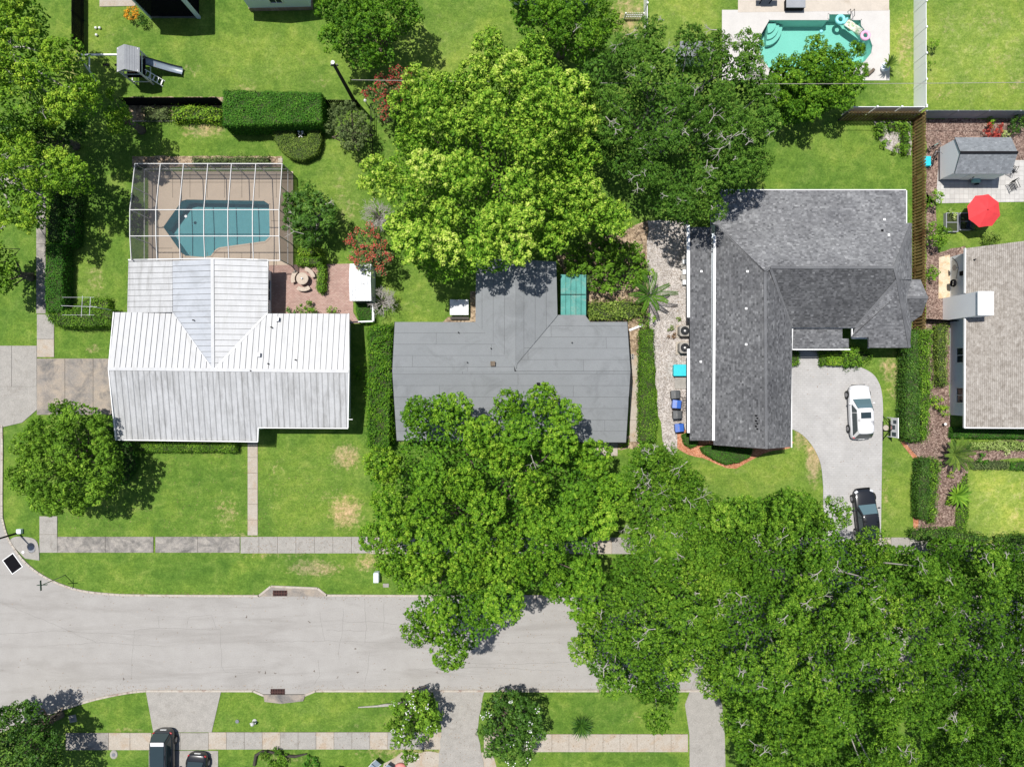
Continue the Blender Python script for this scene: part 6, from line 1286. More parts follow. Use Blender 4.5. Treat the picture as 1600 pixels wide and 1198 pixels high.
def condenser(label, x, y):
    c = W(x, y); r = thing('air_conditioner', label, 'air conditioner', (c.x, c.y, 0), 'air conditioners by the shingled house', local=True)
    mb = MB(); mb.box(-.58, .62, -.55, .55, 0, .10); mb.build('pad', M_conc_tan, r)
    mb = MB(); q = [(-.45, -.33), (-.33, -.45), (.33, -.45), (.45, -.33), (.45, .33), (.33, .45), (-.33, .45), (-.45, .33)]; mb.prism(q, .10, .90); mb.build('cabinet', M_conc, r, bevel=.02)
    mb = MB(); mb.cyl((0, 0), .36, .88, .915, 24); mb.build('fan_well', M_black, r)
    for k in range(6): mb = MB(); a = k*math.pi/3; mb.obox((.17*math.cos(a), .17*math.sin(a), .922), (.26, .10, .012), rz=a, rx=.2); mb.build('fan_blade', M_dark, r)
    mb = MB(); mb.lathe((0, 0), [(.10, .93), (.09, .96), (.03, .98)], 14); mb.build('hub', M_alu, r)
    for R in (.15, .22, .29, .36): mb = MB(); mb.torus((0, 0, .955), R, .008, 24, 4); mb.build('grille_ring', M_grey, r)
condenser('upper air conditioner with round fan on a pad by the lean-to roof', 1066, 518); condenser('lower air conditioner with round fan on a pad by the lean-to roof', 1066, 544)
mb = MB()
for k in range(6):
    c = W(1068+2*(k % 2), 402+k*8); tb = MB(); tb.box(c.x-.28, c.x+.2, c.y-.2, c.y+.2, 0.0, .35+.1*(k % 2)); tag(tb.build('concrete_block', M_white if k % 2 else M_conc), 'pale concrete block in the row along the lean-to wall', 'block', 'blocks along the lean-to wall')
# pickets dropped by the bins: small dark rack
t = thing('rack', 'small black rack behind the blue wheelie bin', 'rack', W(1066, 632))
for k in range(5): mb = MB(); c = W(1066, 622+4*k); mb.tube([(c.x-.15, c.y, .7), (c.x+.18, c.y, .72)], .02, 5); mb.build('bar', M_black, t)
for x in (1064, 1069): mb = MB(); a, b = W(x, 620), W(x, 642); mb.tube([a+Vector((0, 0, 0.02)), a+Vector((0, 0, .7)), b+Vector((0, 0, .7)), b+Vector((0, 0, .02))], .02, 5); mb.build('frame', M_black, t)
mb = MB(); bar(mb, W(983, 516)+Vector((0, 0, .1)), W(1004, 508)+Vector((0, 0, .1)), .18, .08); tag(mb.build('plank', M_white), 'white plank lying across the dirt beside the grey-roofed house', 'plank')
t = thing('cinder_block', 'pale cinder block with four holes beside the grey-roofed house', 'block', W(986, 557))
mb = MB(); c = W(986, 557); mb.box(c.x-.22, c.x+.22, c.y-.22, c.y+.22, 0.0, .2); mb.build('block', M_conc, t)
for sx in (-1, 1):
    for sy in (-1, 1): mb = MB(); mb.box(c.x+sx*.1-.055, c.x+sx*.1+.055, c.y+sy*.1-.055, c.y+sy*.1+.055, .19, .204); mb.build('hole', M_black, t)
# ---------------------------------------------------------------- patio of the metal-roofed house
def stone(name, c, prof, n=24): pass
c = W(476, 437); t = thing('stone_table', 'round cast stone table ringed by three curved benches on the brick patio', 'table', (c.x, c.y, 0), local=True)
mb = MB(); mb.lathe((0, 0), [(.25, 0.03), (.22, .1), (.14, .35), (.24, .62)], 18); mb.build('pedestal', M_teakc, t)
mb = MB(); mb.lathe((0, 0), [(.47, .62), (.52, .65), (.52, .70), (.46, .72)], 28); mb.build('tabletop', M_teakc, t)
mb = MB(); mb.lathe((0, 0), [(.06, .72), (.09, .80), (.05, .86)], 10); tag(mb.build('candle_lantern', M_grey, None, loc=c), 'small pale lantern standing on the round stone table', 'lantern')
for a0, lab in ((math.radians(20), 'curved stone bench at the upper right of the round table'), (math.radians(140), 'curved stone bench at the upper left of the round table'), (math.radians(247), 'curved stone bench on the lower side of the round table')):
    b_ = thing('curved_bench', lab, 'bench', (c.x, c.y, 0), 'stone benches round the table', local=True)
    mb = MB(); K = 10; vs = []
    for z in (.38, .46):
        for R in (.72, 1.06):
            for k in range(K+1): a = a0+math.radians(70)*k/K-math.radians(10); vs.append((R*math.cos(a), R*math.sin(a), z))
    m = K+1; fs = []
    for k in range(K): fs += [(2*m+k, 3*m+k, 3*m+k+1, 2*m+k+1), (k+1, m+k+1, m+k, k), (m+k, m+k+1, 3*m+k+1, 3*m+k), (k+1, k, 2*m+k, 2*m+k+1)]
    fs += [(0, m, 3*m, 2*m), (K, 2*m+K, 3*m+K, m+K)]; mb.add(vs, fs); mb.build('seat', M_teakc, b_)
    for k in (.18, .82): a = a0+math.radians(70)*k-math.radians(10); mb = MB(); mb.obox((.89*math.cos(a), .89*math.sin(a), .21), (.26, .10, .35), rz=a); mb.build('leg', M_teakc, b_)
t = thing('slab_table', 'white weathered slab table against the back wing of the grey-roofed house', 'table', W(722, 483))
a, b = W(703, 492, .7), W(732, 468, .7); mb = MB(); mb.box(a.x, b.x, a.y, b.y, .62, .70); mb.build('tabletop', M_shedroof, t)
for x in (a.x+.1, b.x-.1):
    for y in (a.y+.1, b.y-.1): mb = MB(); mb.box(x-.06, x+.06, y-.06, y+.06, 0, .62); mb.build('leg', M_conc, t)
mb = MB(); mb.box(a.x, b.x, a.y-.35, a.y-.12, .30, .34); mb.build('shelf', M_wood_d, t)
t = thing('garden_ornament', 'small white garden ornament in the notch of the low clipped hedge', 'ornament', W(473, 213))
c = W(473, 213)
for dx, dy in ((-.12, .15), (.18, .12)): mb = MB(); mb.lathe((c.x+dx, c.y+dy), [(.05, 0), (.04, .5), (.11, .62), (.10, .75), (.03, .8)], 10); mb.build('urn', M_alu, t)
for s in (-1, 1): mb = MB(); bar(mb, c+Vector((-.2*s, -.35, .6)), c+Vector((.2*s, 0.0, .65)), .05, .05); mb.build('leg', M_alu, t)
mb = MB(); a = W(438, 251); mb.box(a.x-.2, a.x+.2, a.y-.2, a.y+.2, 0.0, .05); tag(mb.build('stepping_stone', M_conc_tan), 'square tan stepping stone above the pool enclosure corner', 'stone')
# television aerial
t = thing('television_aerial', 'white television aerial on a mast beside the metal-roofed house', 'aerial', W(188, 487)); z = 4.2; m0 = W(188, 487)
top = W(180, 482, z); mb = MB(); mb.tube([m0, (m0.x, m0.y, z)], .035, 6); mb.build('mast', M_alu, t); m0 = Vector((m0.x, m0.y, 0)); cx_, cy_ = m0.x, m0.y
mb = MB(); bar(mb, (cx_-2.4, cy_+.05, z), (cx_+.5, cy_-.05, z), .03, .03); mb.build('boom', M_grey, t)
for k, (dx, l) in enumerate(((-.1, .75), (-.75, .85))): mb = MB(); bar(mb, (cx_+dx, cy_-l, z+.03), (cx_+dx+.1, cy_+l, z+.03), .03, .03); mb.build('element', M_grey, t)
for dy in (-.7, .72): mb = MB(); bar(mb, (cx_-2.3, cy_+dy, z+.03), (cx_+.3, cy_+dy, z+.03), .02, .02); mb.build('element', M_grey, t)
# ---------------------------------------------------------------- playset
ps = thing('playset', 'white playset with grey roofed tower, ladder and slide', 'playset', W(226, 116))
def gz(x, y, z): p = W(x, y); return Vector((p.x, p.y, z))
bt = W(123, 86, 2.4)
mb = MB(); bar(mb, bt+Vector((-.1, 0, 0)), gz(212, 106, 2.4)+Vector((0, -.02, 0)), .12, .14); mb.build('beam', M_white, ps)
for e in ((153, 131), (153, 87)): mb = MB(); bar(mb, bt, gz(*e, 0), .10, .10); mb.build('leg', M_white, ps)
mb = MB(); bar(mb, bt.lerp(gz(153, 131, 0), .55), bt.lerp(gz(153, 87, 0), .55), .08, .08); mb.build('brace', M_white, ps)
for dx in (1.2, 2.2):
    p = bt+Vector((dx, 0, 0)); mb = MB(); 
    for s in (-.22, .22): mb.tube([p+Vector((s, 0, 0)), p+Vector((s, 0, -1.8))], .012, 4)
    mb.obox((p.x, p.y, .58), (.5, .18, .04)); mb.build('swing', M_black, ps)
for x, y in ((212, 99), (240, 99), (212, 132), (240, 132)): mb = MB(); c = W(x, y); mb.box(c.x-.06, c.x+.06, c.y-.06, c.y+.06, 0, 2.65); mb.build('post', M_white, ps)
mb = MB(); a, b = W(212, 132), W(240, 99); mb.box(a.x, b.x, a.y, b.y, 1.30, 1.38); mb.build('deck', M_dark, ps)
mb = MB(); bar(mb, gz(212, 132, 1.9), gz(240, 132, 1.9), .06, .1); bm_ = mb.build('railing', M_white, ps)
for z in (.5, 1.9, 2.6):
    for p, q in (((212, 132), (240, 132)), ((240, 132), (240, 99)), ((212, 99), (212, 132))): mb = MB(); bar(mb, gz(*p, z), gz(*q, z), .06, .09); mb.build('rail', M_white, ps)
for p, q in (((240, 99, 2.2), (262, 104, 1.1)), ((240, 132, 1.6), (262, 118, .9))): pass
mb = MB(); xm = (a.x+b.x)/2
rf = bpy.data.objects.new('roof', bpy.data.meshes.new('roof')); COL.objects.link(rf); rf.parent = ps; OFF[rf.name] = OFF[ps.name]
for k in range(6):
    for s in (-1, 1):
        t0, t1 = k/6, (k+1)/6
        xa_, za_ = (-.35*0-.95+.95*t0), 2.55+.6*t0; xb_, zb_ = -.95+.95*t1, 2.55+.6*t1
        mb = MB(); V = [(xm+s*xa_*-1, b.y+.1, za_+.02), (xm+s*xb_*-1, b.y+.1, zb_), (xm+s*xb_*-1, a.y-.1, zb_), (xm+s*xa_*-1, a.y-.1, za_+.02)]; mb.slab(V, .03); mb.build('plank', M_vinylg, rf)
sl = [gz(236, 108, 1.40), gz(244, 108, 1.25), gz(256, 109, .80), gz(270, 111, .42), gz(282, 113, .26), gz(287, 114, .26)]
M_slide = M('blue_grey_slide', (0.22, 0.27, 0.32), rough=.35, fine=.02, spec=.6)
mb = MB(); vs = []
for i, p in enumerate(sl):
    d = (sl[min(i+1, 5)]-sl[max(i-1, 0)]); s = Vector((-d.y, d.x, 0)).normalized(); vs += [p+s*.32+Vector((0, 0, .16)), p+s*.26, p+Vector((0, 0, -.04)), p-s*.26, p-s*.32+Vector((0, 0, .16))]
mb.add(vs, [(5*i+k, 5*i+k+1, 5*i+k+6, 5*i+k+5) for i in range(5) for k in range(4)]); mb.build('slide', M_slide, ps, smooth=True)
mb = MB()
for s in (0, 4): mb.tube([vs[5*i+s] for i in range(6)], .035, 6)
tag(mb.build('slide_rim', M_dark, ps), kind='stuff')
la = [gz(238, 124, 1.38), gz(256, 131, 0)]; 
for o_ in (-.22, .22): mb = MB(); bar(mb, la[0]+Vector((o_*.4, o_, 0)), la[1]+Vector((o_*.4, o_, 0)), .07, .07); mb.build('ladder_rail', M_white, ps)
for k in range(5): p = la[0].lerp(la[1], (k+.5)/5); mb = MB(); bar(mb, p+Vector((-.088, -.22, .03)), p+Vector((.088, .22, .03)), .10, .03); mb.build('rung', M_white, ps)
for x, y in ((220, 122), (247, 108)): mb = MB(); c = W(x, y); mb.box(c.x-.25, c.x+.25, c.y-.15, c.y+.15, 1.385 if x < 240 else .9, 1.45 if x < 240 else .95); mb.build('climbing_panel', M_mulchr, ps)
# white balls
for i, (x, y, lab) in enumerate(((151, 45, 'left white ball of the pair on the lawn by the left fence'), (157, 45, 'right white ball of the pair on the lawn by the left fence'), (152, 56, 'single white ball just below the pair by the left fence'))):
    c = W(x, y); mb = MB(); mb.lathe((c.x, c.y), [(.02, 0), (.09, .04), (.12, .12), (.09, .20), (.02, .24)], 12); tag(mb.build('ball', M_white, smooth=True), lab, 'ball', 'white balls on the lawn')
# ---------------------------------------------------------------- poles, lamps, wires, signs
t = thing('utility_pole', 'tall dark wooden utility pole beside the red-flowering tree', 'utility pole', W(553, 157)); c = W(553, 157)
mb = MB(); mb.tube([c, c+Vector((0, 0, 7.0))], [.17, .12], 12); mb.build('pole', M_polewood, t); mb = MB(); mb.cyl((c.x, c.y), .15, 7.001, 7.12, 12); mb.build('cap', M_alu, t)
for s in (-1, 1): mb = MB(); mb.lathe((c.x+s*.22, c.y), [(.03, 6.6), (.06, 6.65), (.06, 6.75), (.02, 6.8)], 8); mb.build('insulator', M_conc, t)
mb = MB(); bar(mb, c+Vector((-.3, 0, 6.55)), c+Vector((.3, 0, 6.55)), .06, .08); mb.build('bracket', M_dark, t)
mb = MB(); p0 = W(549, 125, 6.4); p1 = W(1800, 127, 6.6); mb.tube([p0.lerp(p1, k/12)+Vector((0, 0, -.6*math.sin(math.pi*k/12))) for k in range(13)], .022, 5)
tag(mb.build('overhead_wire', M_conc), 'thin pale overhead wire crossing the top yards from the utility pole', 'wire')
mb = MB(); c = W(574, 164); mb.tube([c, c+Vector((0, 0, .9))], .05, 8); mb.lathe((c.x, c.y), [(.09, .9), (.13, .96), (.05, 1.05)], 10); tag(mb.build('garden_lamp', M_alu), 'small white-topped post at the foot of the utility pole', 'lamp post')
t = thing('street_lamp', 'black street lamp at the left road corner, its shadow on the kerb', 'street lamp', W(29, 832)); c = W(29, 832)
mb = MB(); mb.tube([c, c+Vector((0, 0, 4.6))], [.09, .05], 10); mb.build('pole', M_dark, t)
mb = MB(); mb.lathe((c.x, c.y), [(.06, 4.55), (.26, 4.75), (.34, 5.0), (.30, 5.05), (.06, 5.2)], 16); mb.build('lamp_head', M_dark, t)
mb = MB(); a = W(33, 829); mb.box(a.x-.2, a.x+.2, a.y-.2, a.y+.2, .0, .35); tag(mb.build('utility_box', M_wall, bevel=.03), 'small pale box at the foot of the black street lamp', 'utility box')
t = thing('street_sign', 'crossed street name blades on a post at the road corner', 'street sign', W(102, 898)); c = W(102, 898)
mb = MB(); mb.tube([c, c+Vector((0, 0, 2.9))], .035, 6); mb.build('post', M_grey, t)
M_sgn = M('dark_green_sign', (0.012, 0.045, 0.03), rough=.5, fine=0)
for z, a in ((2.95, .05), (3.12, 1.62)): mb = MB(); d = Vector((math.cos(a), math.sin(a), 0)); q = c+Vector((0, 0, z)); bar(mb, q-d*.42, q+d*.42, .035, .16); mb.build('name_blade', M_sgn, t)
t = thing('access_cover', 'black rectangular cover with white frame set in the left road corner', 'cover', W(20, 879)); c = W(20, 880); mb = MB(); mb.obox((c.x, c.y, .02), (1.5, 1.15, .024), rz=-.95); mb.build('frame', M_white, t); mb = MB(); mb.obox((c.x, c.y, .034), (1.38, 1.02, .02), rz=-.95); mb.build('plate', M_black, t)
c = W(37, 862); mb = MB(); mb.cyl((c.x, c.y), .12, 0, .09, 12); tag(mb.build('valve_cap', M_white), 'small white valve cap beside the round shadow disc', 'valve cap')
t = thing('lamp_shadow_disc', 'round dark disc standing for the lamp shadow on the corner apron by the street lamp', 'shadow disc', W(50, 857)); c = W(50, 857); mb = MB(); mb.cyl((c.x, c.y), .36, .055, .072, 22); mb.build('ring', M_conc_dark, t); mb = MB(); mb.cyl((c.x, c.y), .30, .073, .08, 22); mb.build('lid', M_grey, t)  # solid disc stands in for the round shadow of the lamp head
for (x, y, lab, zz) in ((438, 926, 'rusty storm drain grate in the north kerb', .062), (434, 1080, 'rusty storm drain grate in the south kerb', .012)):
    t = thing('storm_drain', lab, 'drain grate', W(x, y), 'storm drain grates'); c = W(x, y); mb = MB(); mb.box(c.x-.62, c.x+.62, c.y-.24, c.y+.24, zz, zz+.012); mb.build('recess', M_black, t)
    for k in range(9): mb = MB(); mb.box(c.x-.6+k*.14, c.x-.6+k*.14+.07, c.y-.25, c.y+.25, zz+.013, zz+.05); mb.build('bar', M_rust, t)
    mb = MB(); mb.box(c.x-.64, c.x+.64, c.y-.03, c.y+.03, zz+.051, zz+.06); mb.build('cross_bar', M_rust, t)
mb = MB(); a = W(590, 899); mb.box(a.x-.22, a.x+.22, a.y-.42, a.y+.42, .0, .75); tag(mb.build('utility_box', M_wall, bevel=.04), 'pale blue utility box on the verge left of the great broad-leaved tree', 'utility box')
mb = MB(); a = W(603, 914); mb.box(a.x-.25, a.x+.25, a.y-.16, a.y+.16, 0, .06); tag(mb.build('meter_cover', M_conc), 'pale meter cover below the blue utility box', 'meter cover')
t = thing('meter_cover', 'square meter cover in the grass by the bottom left tree', 'meter cover', W(114, 1122)); c = W(114, 1122); mb = MB(); mb.obox((c.x, c.y, .03), (.62, .62, .05), rz=.2); mb.build('frame', M_conc, t); mb = MB(); mb.obox((c.x, c.y, .06), (.3, .3, .012), rz=.2); mb.build('lid', M_grey, t)
t = thing('meter_cover', 'oval pale cover in the grass left of the charcoal car', 'meter cover', W(178, 1178)); c = W(178, 1178); mb = MB(); mb.lathe((c.x, c.y), [(.36, 0), (.34, .05)], 18, .95, 1.1); mb.build('frame', M_conc, t); mb = MB(); mb.cyl((c.x, c.y), .16, .051, .07, 14); mb.build('lid', M_grey, t)
c = W(371, 1126); mb = MB(); mb.cyl((c.x, c.y), .16, 0, .08, 12); tag(mb.build('valve_cap', M_grey), 'small grey valve cap on the south verge near the hydrant', 'valve cap')
t = thing('fire_hydrant', 'silver fire hydrant on the south verge', 'hydrant', W(398, 1126)); c = W(398, 1126)
mb = MB(); mb.lathe((c.x, c.y), [(.2, 0), (.2, .06), (.13, .08), (.13, .5), (.17, .52), (.17, .58), (.12, .68), (.04, .74)], 16); mb.build('body', M_alu, t, smooth=True)
for s in (-1, 1): mb = MB(); mb.tube([c+Vector((0, 0, .42)), c+Vector((s*.24, 0, .42))], .06, 10); mb.build('outlet', M_grey, t)
# for sale sign
t = thing('yard_sign', 'white hanging yard sign on a post frame beside the paved drive', 'sign', W(1386, 668)); x0 = W(1386, 0).x; ya, yb = W(0, 684, 1.6).y, W(0, 653, 1.6).y
mb = MB(); mb.box(x0-.02, x0+.02, ya, yb, .62, 1.65); pn = mb.build('panel', M_white, t)
M_ink = M('faded_print', (0.05, 0.08, 0.09), rough=.6, fine=0); M_pk = M('pink_print', (0.62, 0.22, 0.2), rough=.6, fine=0)
for f0, f1, z0, z1, m in ((.70, .88, 1.0, 1.5, M_ink), (.40, .62, .85, 1.3, M_ink), (.06, .26, .8, 1.45, M_ink), (.38, .60, .66, .80, M_pk)):
    mb = MB(); y0, y1 = ya+(yb-ya)*f0, ya+(yb-ya)*f1; mb.add([(x0-.024, y0, z0), (x0-.024, y1, z0), (x0-.024, y1, z1), (x0-.024, y0, z1)], [(3, 2, 1, 0)]); mb.build('print', m, pn)
mb = MB(); bar(mb, (x0, ya-.02, 1.72), (x0, yb+.02, 1.72), .07, .07); mb.build('top_bar', M_white, t)
for y in (ya+.02, yb-.02): mb = MB(); mb.box(x0-.03, x0+.03, y-.03, y+.03, 0, 1.68); mb.build('post', M_white, t)
mb = MB(); a, b = gz(1379, 688, .05), gz(1379, 658, .05); bar(mb, a, b, .08, .06); bar(mb, (a.x, (a.y+b.y)/2, .05), (x0+1.3, (a.y+b.y)/2, .05), .08, .06); tag(mb.build('base_frame', M_dark, t), kind='stuff')
for s in (-1, 1): mb = MB(); bar(mb, gz(1379, 668+s*18, .08), (x0+.05, (ya+yb)/2, .9), .04, .04); mb.build('brace', M_dark, t)
mb = MB(); c = gz(1383, 668, 0); mb.cyl((c.x, c.y), .24, .0, .14, 18); tag(mb.build('sign_weight', M_conc_tan), 'round pinkish weight at the foot of the white yard sign', 'weight')
# ---------------------------------------------------------------- right-hand garden
M_redc = M('red_canvas', (0.62, 0.045, 0.05), (0.58, 0.04, 0.045), 2, .8, fine=.02); M_navy = M('navy_fabric', (0.02, 0.05, 0.10), rough=.8); M_teal2 = M('mint_metal', (0.25, 0.50, 0.45), rough=.4, fine=0)
c = W(1511, 339); t = thing('parasol', 'red octagonal parasol on the grass below the terrace', 'parasol', (c.x, c.y, 0), local=True)
for k in range(8):
    a0, a1 = math.pi/8+k*math.pi/4+.12, math.pi/8+(k+1)*math.pi/4+.12; R = 1.44; mb = MB(); P0, P1 = Vector((R*math.cos(a0), R*math.sin(a0), 2.12)), Vector((R*math.cos(a1), R*math.sin(a1), 2.12)); T = Vector((0, 0, 2.62))
    m0, m1 = T.lerp(P0, .5)+Vector((0, 0, .05)), T.lerp(P1, .5)+Vector((0, 0, .05)); mm = (m0+m1)/2-Vector((0, 0, .02)); me_ = (P0+P1)/2*0.985
    me_.z = 2.13; mb.add([T, m0, mm, m1, P0, me_, P1], [(0, 1, 2), (0, 2, 3), (1, 4, 5, 2), (2, 5, 6, 3)]); mb.build('canvas_panel', M_redc, t)
    mb = MB(); mb.tube([T+Vector((0, 0, -.02)), m0+Vector((0, 0, -.02)), P0+Vector((0, 0, -.02))], .012, 4); mb.build('rib', M_dark, t)
mb = MB(); mb.tube([(0, 0, 0), (0, 0, 2.68)], .03, 8); mb.build('pole', M_dark, t); mb = MB(); mb.cyl((0, 0), .28, 0, .08, 18); mb.build('base', M_dark, t); mb = MB(); mb.lathe((0, 0), [(.05, 2.62), (.06, 2.68), (.02, 2.74)], 10); mb.build('finial', M_redc, t)
def planter(label, x0, y0, x1, y1):
    a, b = W(x0, y1), W(x1, y0); t = thing('raised_bed', label, 'raised bed', (a+b)/2, 'raised beds by the parasol'); w = .07
    for q in ((a.x, a.x+w, a.y, b.y), (b.x-w, b.x, a.y, b.y), (a.x+w, b.x-w, a.y, a.y+w), (a.x+w, b.x-w, b.y-w, b.y)): mb = MB(); mb.box(*q, 0, .38); mb.build('board', M_vinylg, t)
    mb = MB(); mb.box(a.x+w, b.x-w, a.y+w, b.y-w, 0.0, .30); mb.build('soil', M_inner, t); mb = MB(); mb.box(a.x+w, b.x-w, (a.y+b.y)/2-.03, (a.y+b.y)/2+.03, .31, .37); mb.build('divider', M_vinylg, t)
planter('left raised bed with grey boards near the glossy bush', 1474, 334, 1493, 364); planter('right raised bed with dark soil half under the red parasol', 1495, 334, 1513, 361)
def chair(label, x, y, rz, mat=M_dark, sc=1.0, seat=None):
    c = W(x, y); t = thing('patio_chair', label, 'chair', (c.x, c.y, 0), 'metal patio chairs', rz=rz, local=True)
    for k in range(6): mb = MB(); mb.obox(((-.25+.10*k)*sc, 0, .42), (.045, .52*sc, .025)); mb.build('seat_slat', seat or mat, t)
    for k in range(5): mb = MB(); mb.obox(((-.22+.11*k)*sc, .34*sc, .68), (.04, .03, .5), rx=-.25); mb.build('back_slat', seat or mat, t)
    for s in (-1, 1):
        mb = MB(); mb.tube([(s*.30*sc, -.28*sc, 0), (s*.30*sc, -.28*sc, .62), (s*.30*sc, .25*sc, .64), (s*.30*sc, .32*sc, .92)], .022, 6); mb.build('armrest', mat, t)
        mb = MB(); mb.tube([(s*.28*sc, .28*sc, 0), (s*.28*sc, .26*sc, .42)], .02, 6); mb.build('leg', mat, t)
    mb = MB(); mb.tube([(-.30*sc, .40*sc, .92), (.30*sc, .40*sc, .92)], .02, 6); mb.build('top_rail', mat, t)
chair('upper dark slatted chair at the right edge of the terrace', 1576, 265, 2.6, sc=1.15); chair('lower dark slatted chair at the right edge of the terrace', 1578, 293, .45, sc=1.15)
chair('dark chair with navy seat below the red parasol', 1512, 354, 2.8, seat=M_navy, sc=1.2)
obj_box('storage_box', 'bright cyan plastic box beside the bicycles at the wooden fence', 'box', 1443, 244, 1455, 259, 0, .5, M_cyan, .04)
def bike(label, x, y, rz, fm):
    c = W(x, y); t = thing('bicycle', label, 'bicycle', (c.x, c.y, 0), 'bicycles by the shed', rz=rz, local=True)
    for yy in (-.5, .5):
        mb = MB(); mb.torus((0, yy, .33), .31, .03, 22, 6, axis='X'); w = mb.build('wheel', M_tyre, t); mb = MB()
        for k in range(6): a = k*math.pi/6; mb.tube([(0, yy+.3*math.cos(a), .33+.3*math.sin(a)), (0, yy-.3*math.cos(a), .33-.3*math.sin(a))], .006, 3)
        mb.build('spokes', M_grey, w)['kind'] = 'stuff'
    mb = MB()
    mb.tube([(0, -.5, .33), (0, -.15, .32), (0, .38, .72), (0, -.22, .78), (0, -.15, .32)], .02, 6); mb.tube([(0, -.5, .33), (0, -.22, .75)], .016, 6); mb.tube([(0, .5, .33), (0, .38, .95)], .02, 6); tag(mb.build('bike_frame', fm, t), kind='stuff')
    mb = MB(); mb.tube([(-.28, .30, 1.0), (-.15, .38, .98), (.15, .38, .98), (.28, .30, 1.0)], .018, 6); mb.build('handlebar', M_grey, t)
    mb = MB(); mb.obox((0, -.24, .86), (.14, .26, .06)); mb.build('saddle', M_black, t, bevel=.02)
    for s in (-1, 1): mb = MB(); mb.obox((s*.1, -.15, .32), (.12, .06, .03)); mb.build('pedal', M_black, t)
b_ = bike('mint bicycle leaning near the upper corner of the white garden shed', 1452, 232, -1.05, M_teal2)
b_ = bike('dark bicycle next to the cyan box by the white garden shed', 1455, 250, -.35, M_dark)
c = W(1520, 284); t = thing('garden_cart', 'small mint and grey cart parked in front of the white garden shed', 'cart', (c.x, c.y, 0), local=True)
mb = MB(); mb.box(-.35, .35, -.2, .2, .3, .5); mb.build('tray', M_teal2, t, bevel=.02)
for s in (-1, 1): mb = MB(); mb.torus((.2, s*.26, .2), .16, .035, 14, 6, axis='Y'); mb.build('wheel', M_black, t)
mb = MB(); mb.tube([(-.35, 0, .45), (-.8, .1, .8)], .02, 6); mb.build('handle', M_grey, t)
c = W(1472, 662); t = thing('path_light', 'small white path light in the mulch by the pale house corner', 'path light', (c.x, c.y, 0), local=True); mb = MB(); mb.tube([(0, 0, 0), (0, 0, .4)], .03, 6); mb.build('stake', M_black, t); mb = MB(); mb.lathe((0, 0), [(.05, .4), (.12, .45), (.11, .50), (.03, .54)], 10); mb.build('shade', M_white, t)
# ---------------------------------------------------------------- pool toys and patio of the turquoise pool
M_aqua = M('aqua_vinyl', (0.25, 0.68, 0.70), rough=.35, fine=0); M_pinkv = M('pink_vinyl', (0.80, 0.42, 0.60), rough=.35, fine=0)
for x, y, m, lab in ((1313, 31, M_aqua, 'aqua inflatable ring at the top edge of the turquoise pool'), (1352, 56, M_pinkv, 'pink inflatable ring at the right end of the turquoise pool')):
    c = W(x, y); mb = MB(); mb.torus((c.x, c.y, .0), .32, .14, 26, 10); tag(mb.build('pool_ring', m, smooth=True), lab, 'pool ring')
M_print = chips_mat('patterned_vinyl', [(0.2, (0.35, 0.50, 0.30)), (0.4, (0.72, 0.74, 0.62)), (0.8, (0.78, 0.78, 0.68)), (1.0, (0.7, 0.55, 0.4))], 7, .4)
c = W(1333, 43); t = thing('pool_lounger', 'patterned inflatable lounger between the two rings on the pool', 'pool float', (c.x, c.y, 0), rz=-.62, local=True)
for k in range(5): mb = MB(); mb.tube([(-.80, -.26+.13*k, .03), (.80, -.26+.13*k, .03)], .08, 8); mb.build('air_tube', M_print, t, smooth=True)
mb = MB(); mb.tube([(-.86, -.3, .08), (-.86, .3, .08)], .12, 8); mb.build('pillow', M_aqua, t, smooth=True)
c = W(1283, 50); mb = MB(); mb.lathe((c.x, c.y), [(.02, -.1), (.15, -.04), (.17, .05), (.10, .14), (.02, .17)], 12); tag(mb.build('floating_ball', M_aqua, smooth=True), 'small pale ball floating in the middle of the turquoise pool', 'ball')
for k in range(2): mb = MB(); c = W(1324+k*6, 24); mb.tube([c+Vector((0, .25, 0)), c+Vector((0, .2, .6)), c+Vector((0, -.35, .6)), c+Vector((0, -.45, -.3))], .025, 6); tag(mb.build('pool_rail', M_dark), ('left' if k == 0 else 'right')+' dark handrail at the pool steps behind the aqua ring', 'handrail')
t = thing('grill', 'black barbecue grill with shelf on the tan patio', 'grill', W(1196, 6)); c = W(1194, 2)
mb = MB(); mb.box(c.x-.5, c.x+.5, c.y-.3, c.y+.3, .75, .95); mb.build('firebox', M_black, t, bevel=.03)
mb = MB(); mb.tube([(c.x-.48, c.y, .95), (c.x+.48, c.y, .95)], .28, 14); mb.build('hood', M_dark, t)
for s in (-1, 1): mb = MB(); mb.box(c.x+s*.72-.2, c.x+s*.72+.2, c.y-.25, c.y+.25, .86, .90); mb.build('side_shelf', M_dark, t)
for sx in (-1, 1):
    for sy in (-1, 1): mb = MB(); mb.box(c.x+sx*.42-.03, c.x+sx*.42+.03, c.y+sy*.24-.03, c.y+sy*.24+.03, 0, .75); mb.build('leg', M_black, t)
t = thing('deck_box', 'dark grey deck storage box on the tan patio at the top edge', 'storage box', W(1243, 4)); a, b = W(1229, 12, .6), W(1258, -3, .6)
mb = MB(); mb.box(a.x, b.x, a.y, b.y, .03, .55); mb.build('body', M_dark, t, bevel=.03); mb = MB(); mb.box(a.x-.03, b.x+.03, a.y-.03, b.y+.03, .56, .64); mb.build('lid', M_vinylg, t, bevel=.03)
c = W(1380, 108); mb = MB(); mb.lathe((c.x, c.y), [(.25, .02), (.36, .35), (.38, .40), (.30, .40), (.28, .34)], 16); tag(mb.build('plant_pot', M_wall), 'pale round pot holding the spiky palm on the white pool deck', 'pot')
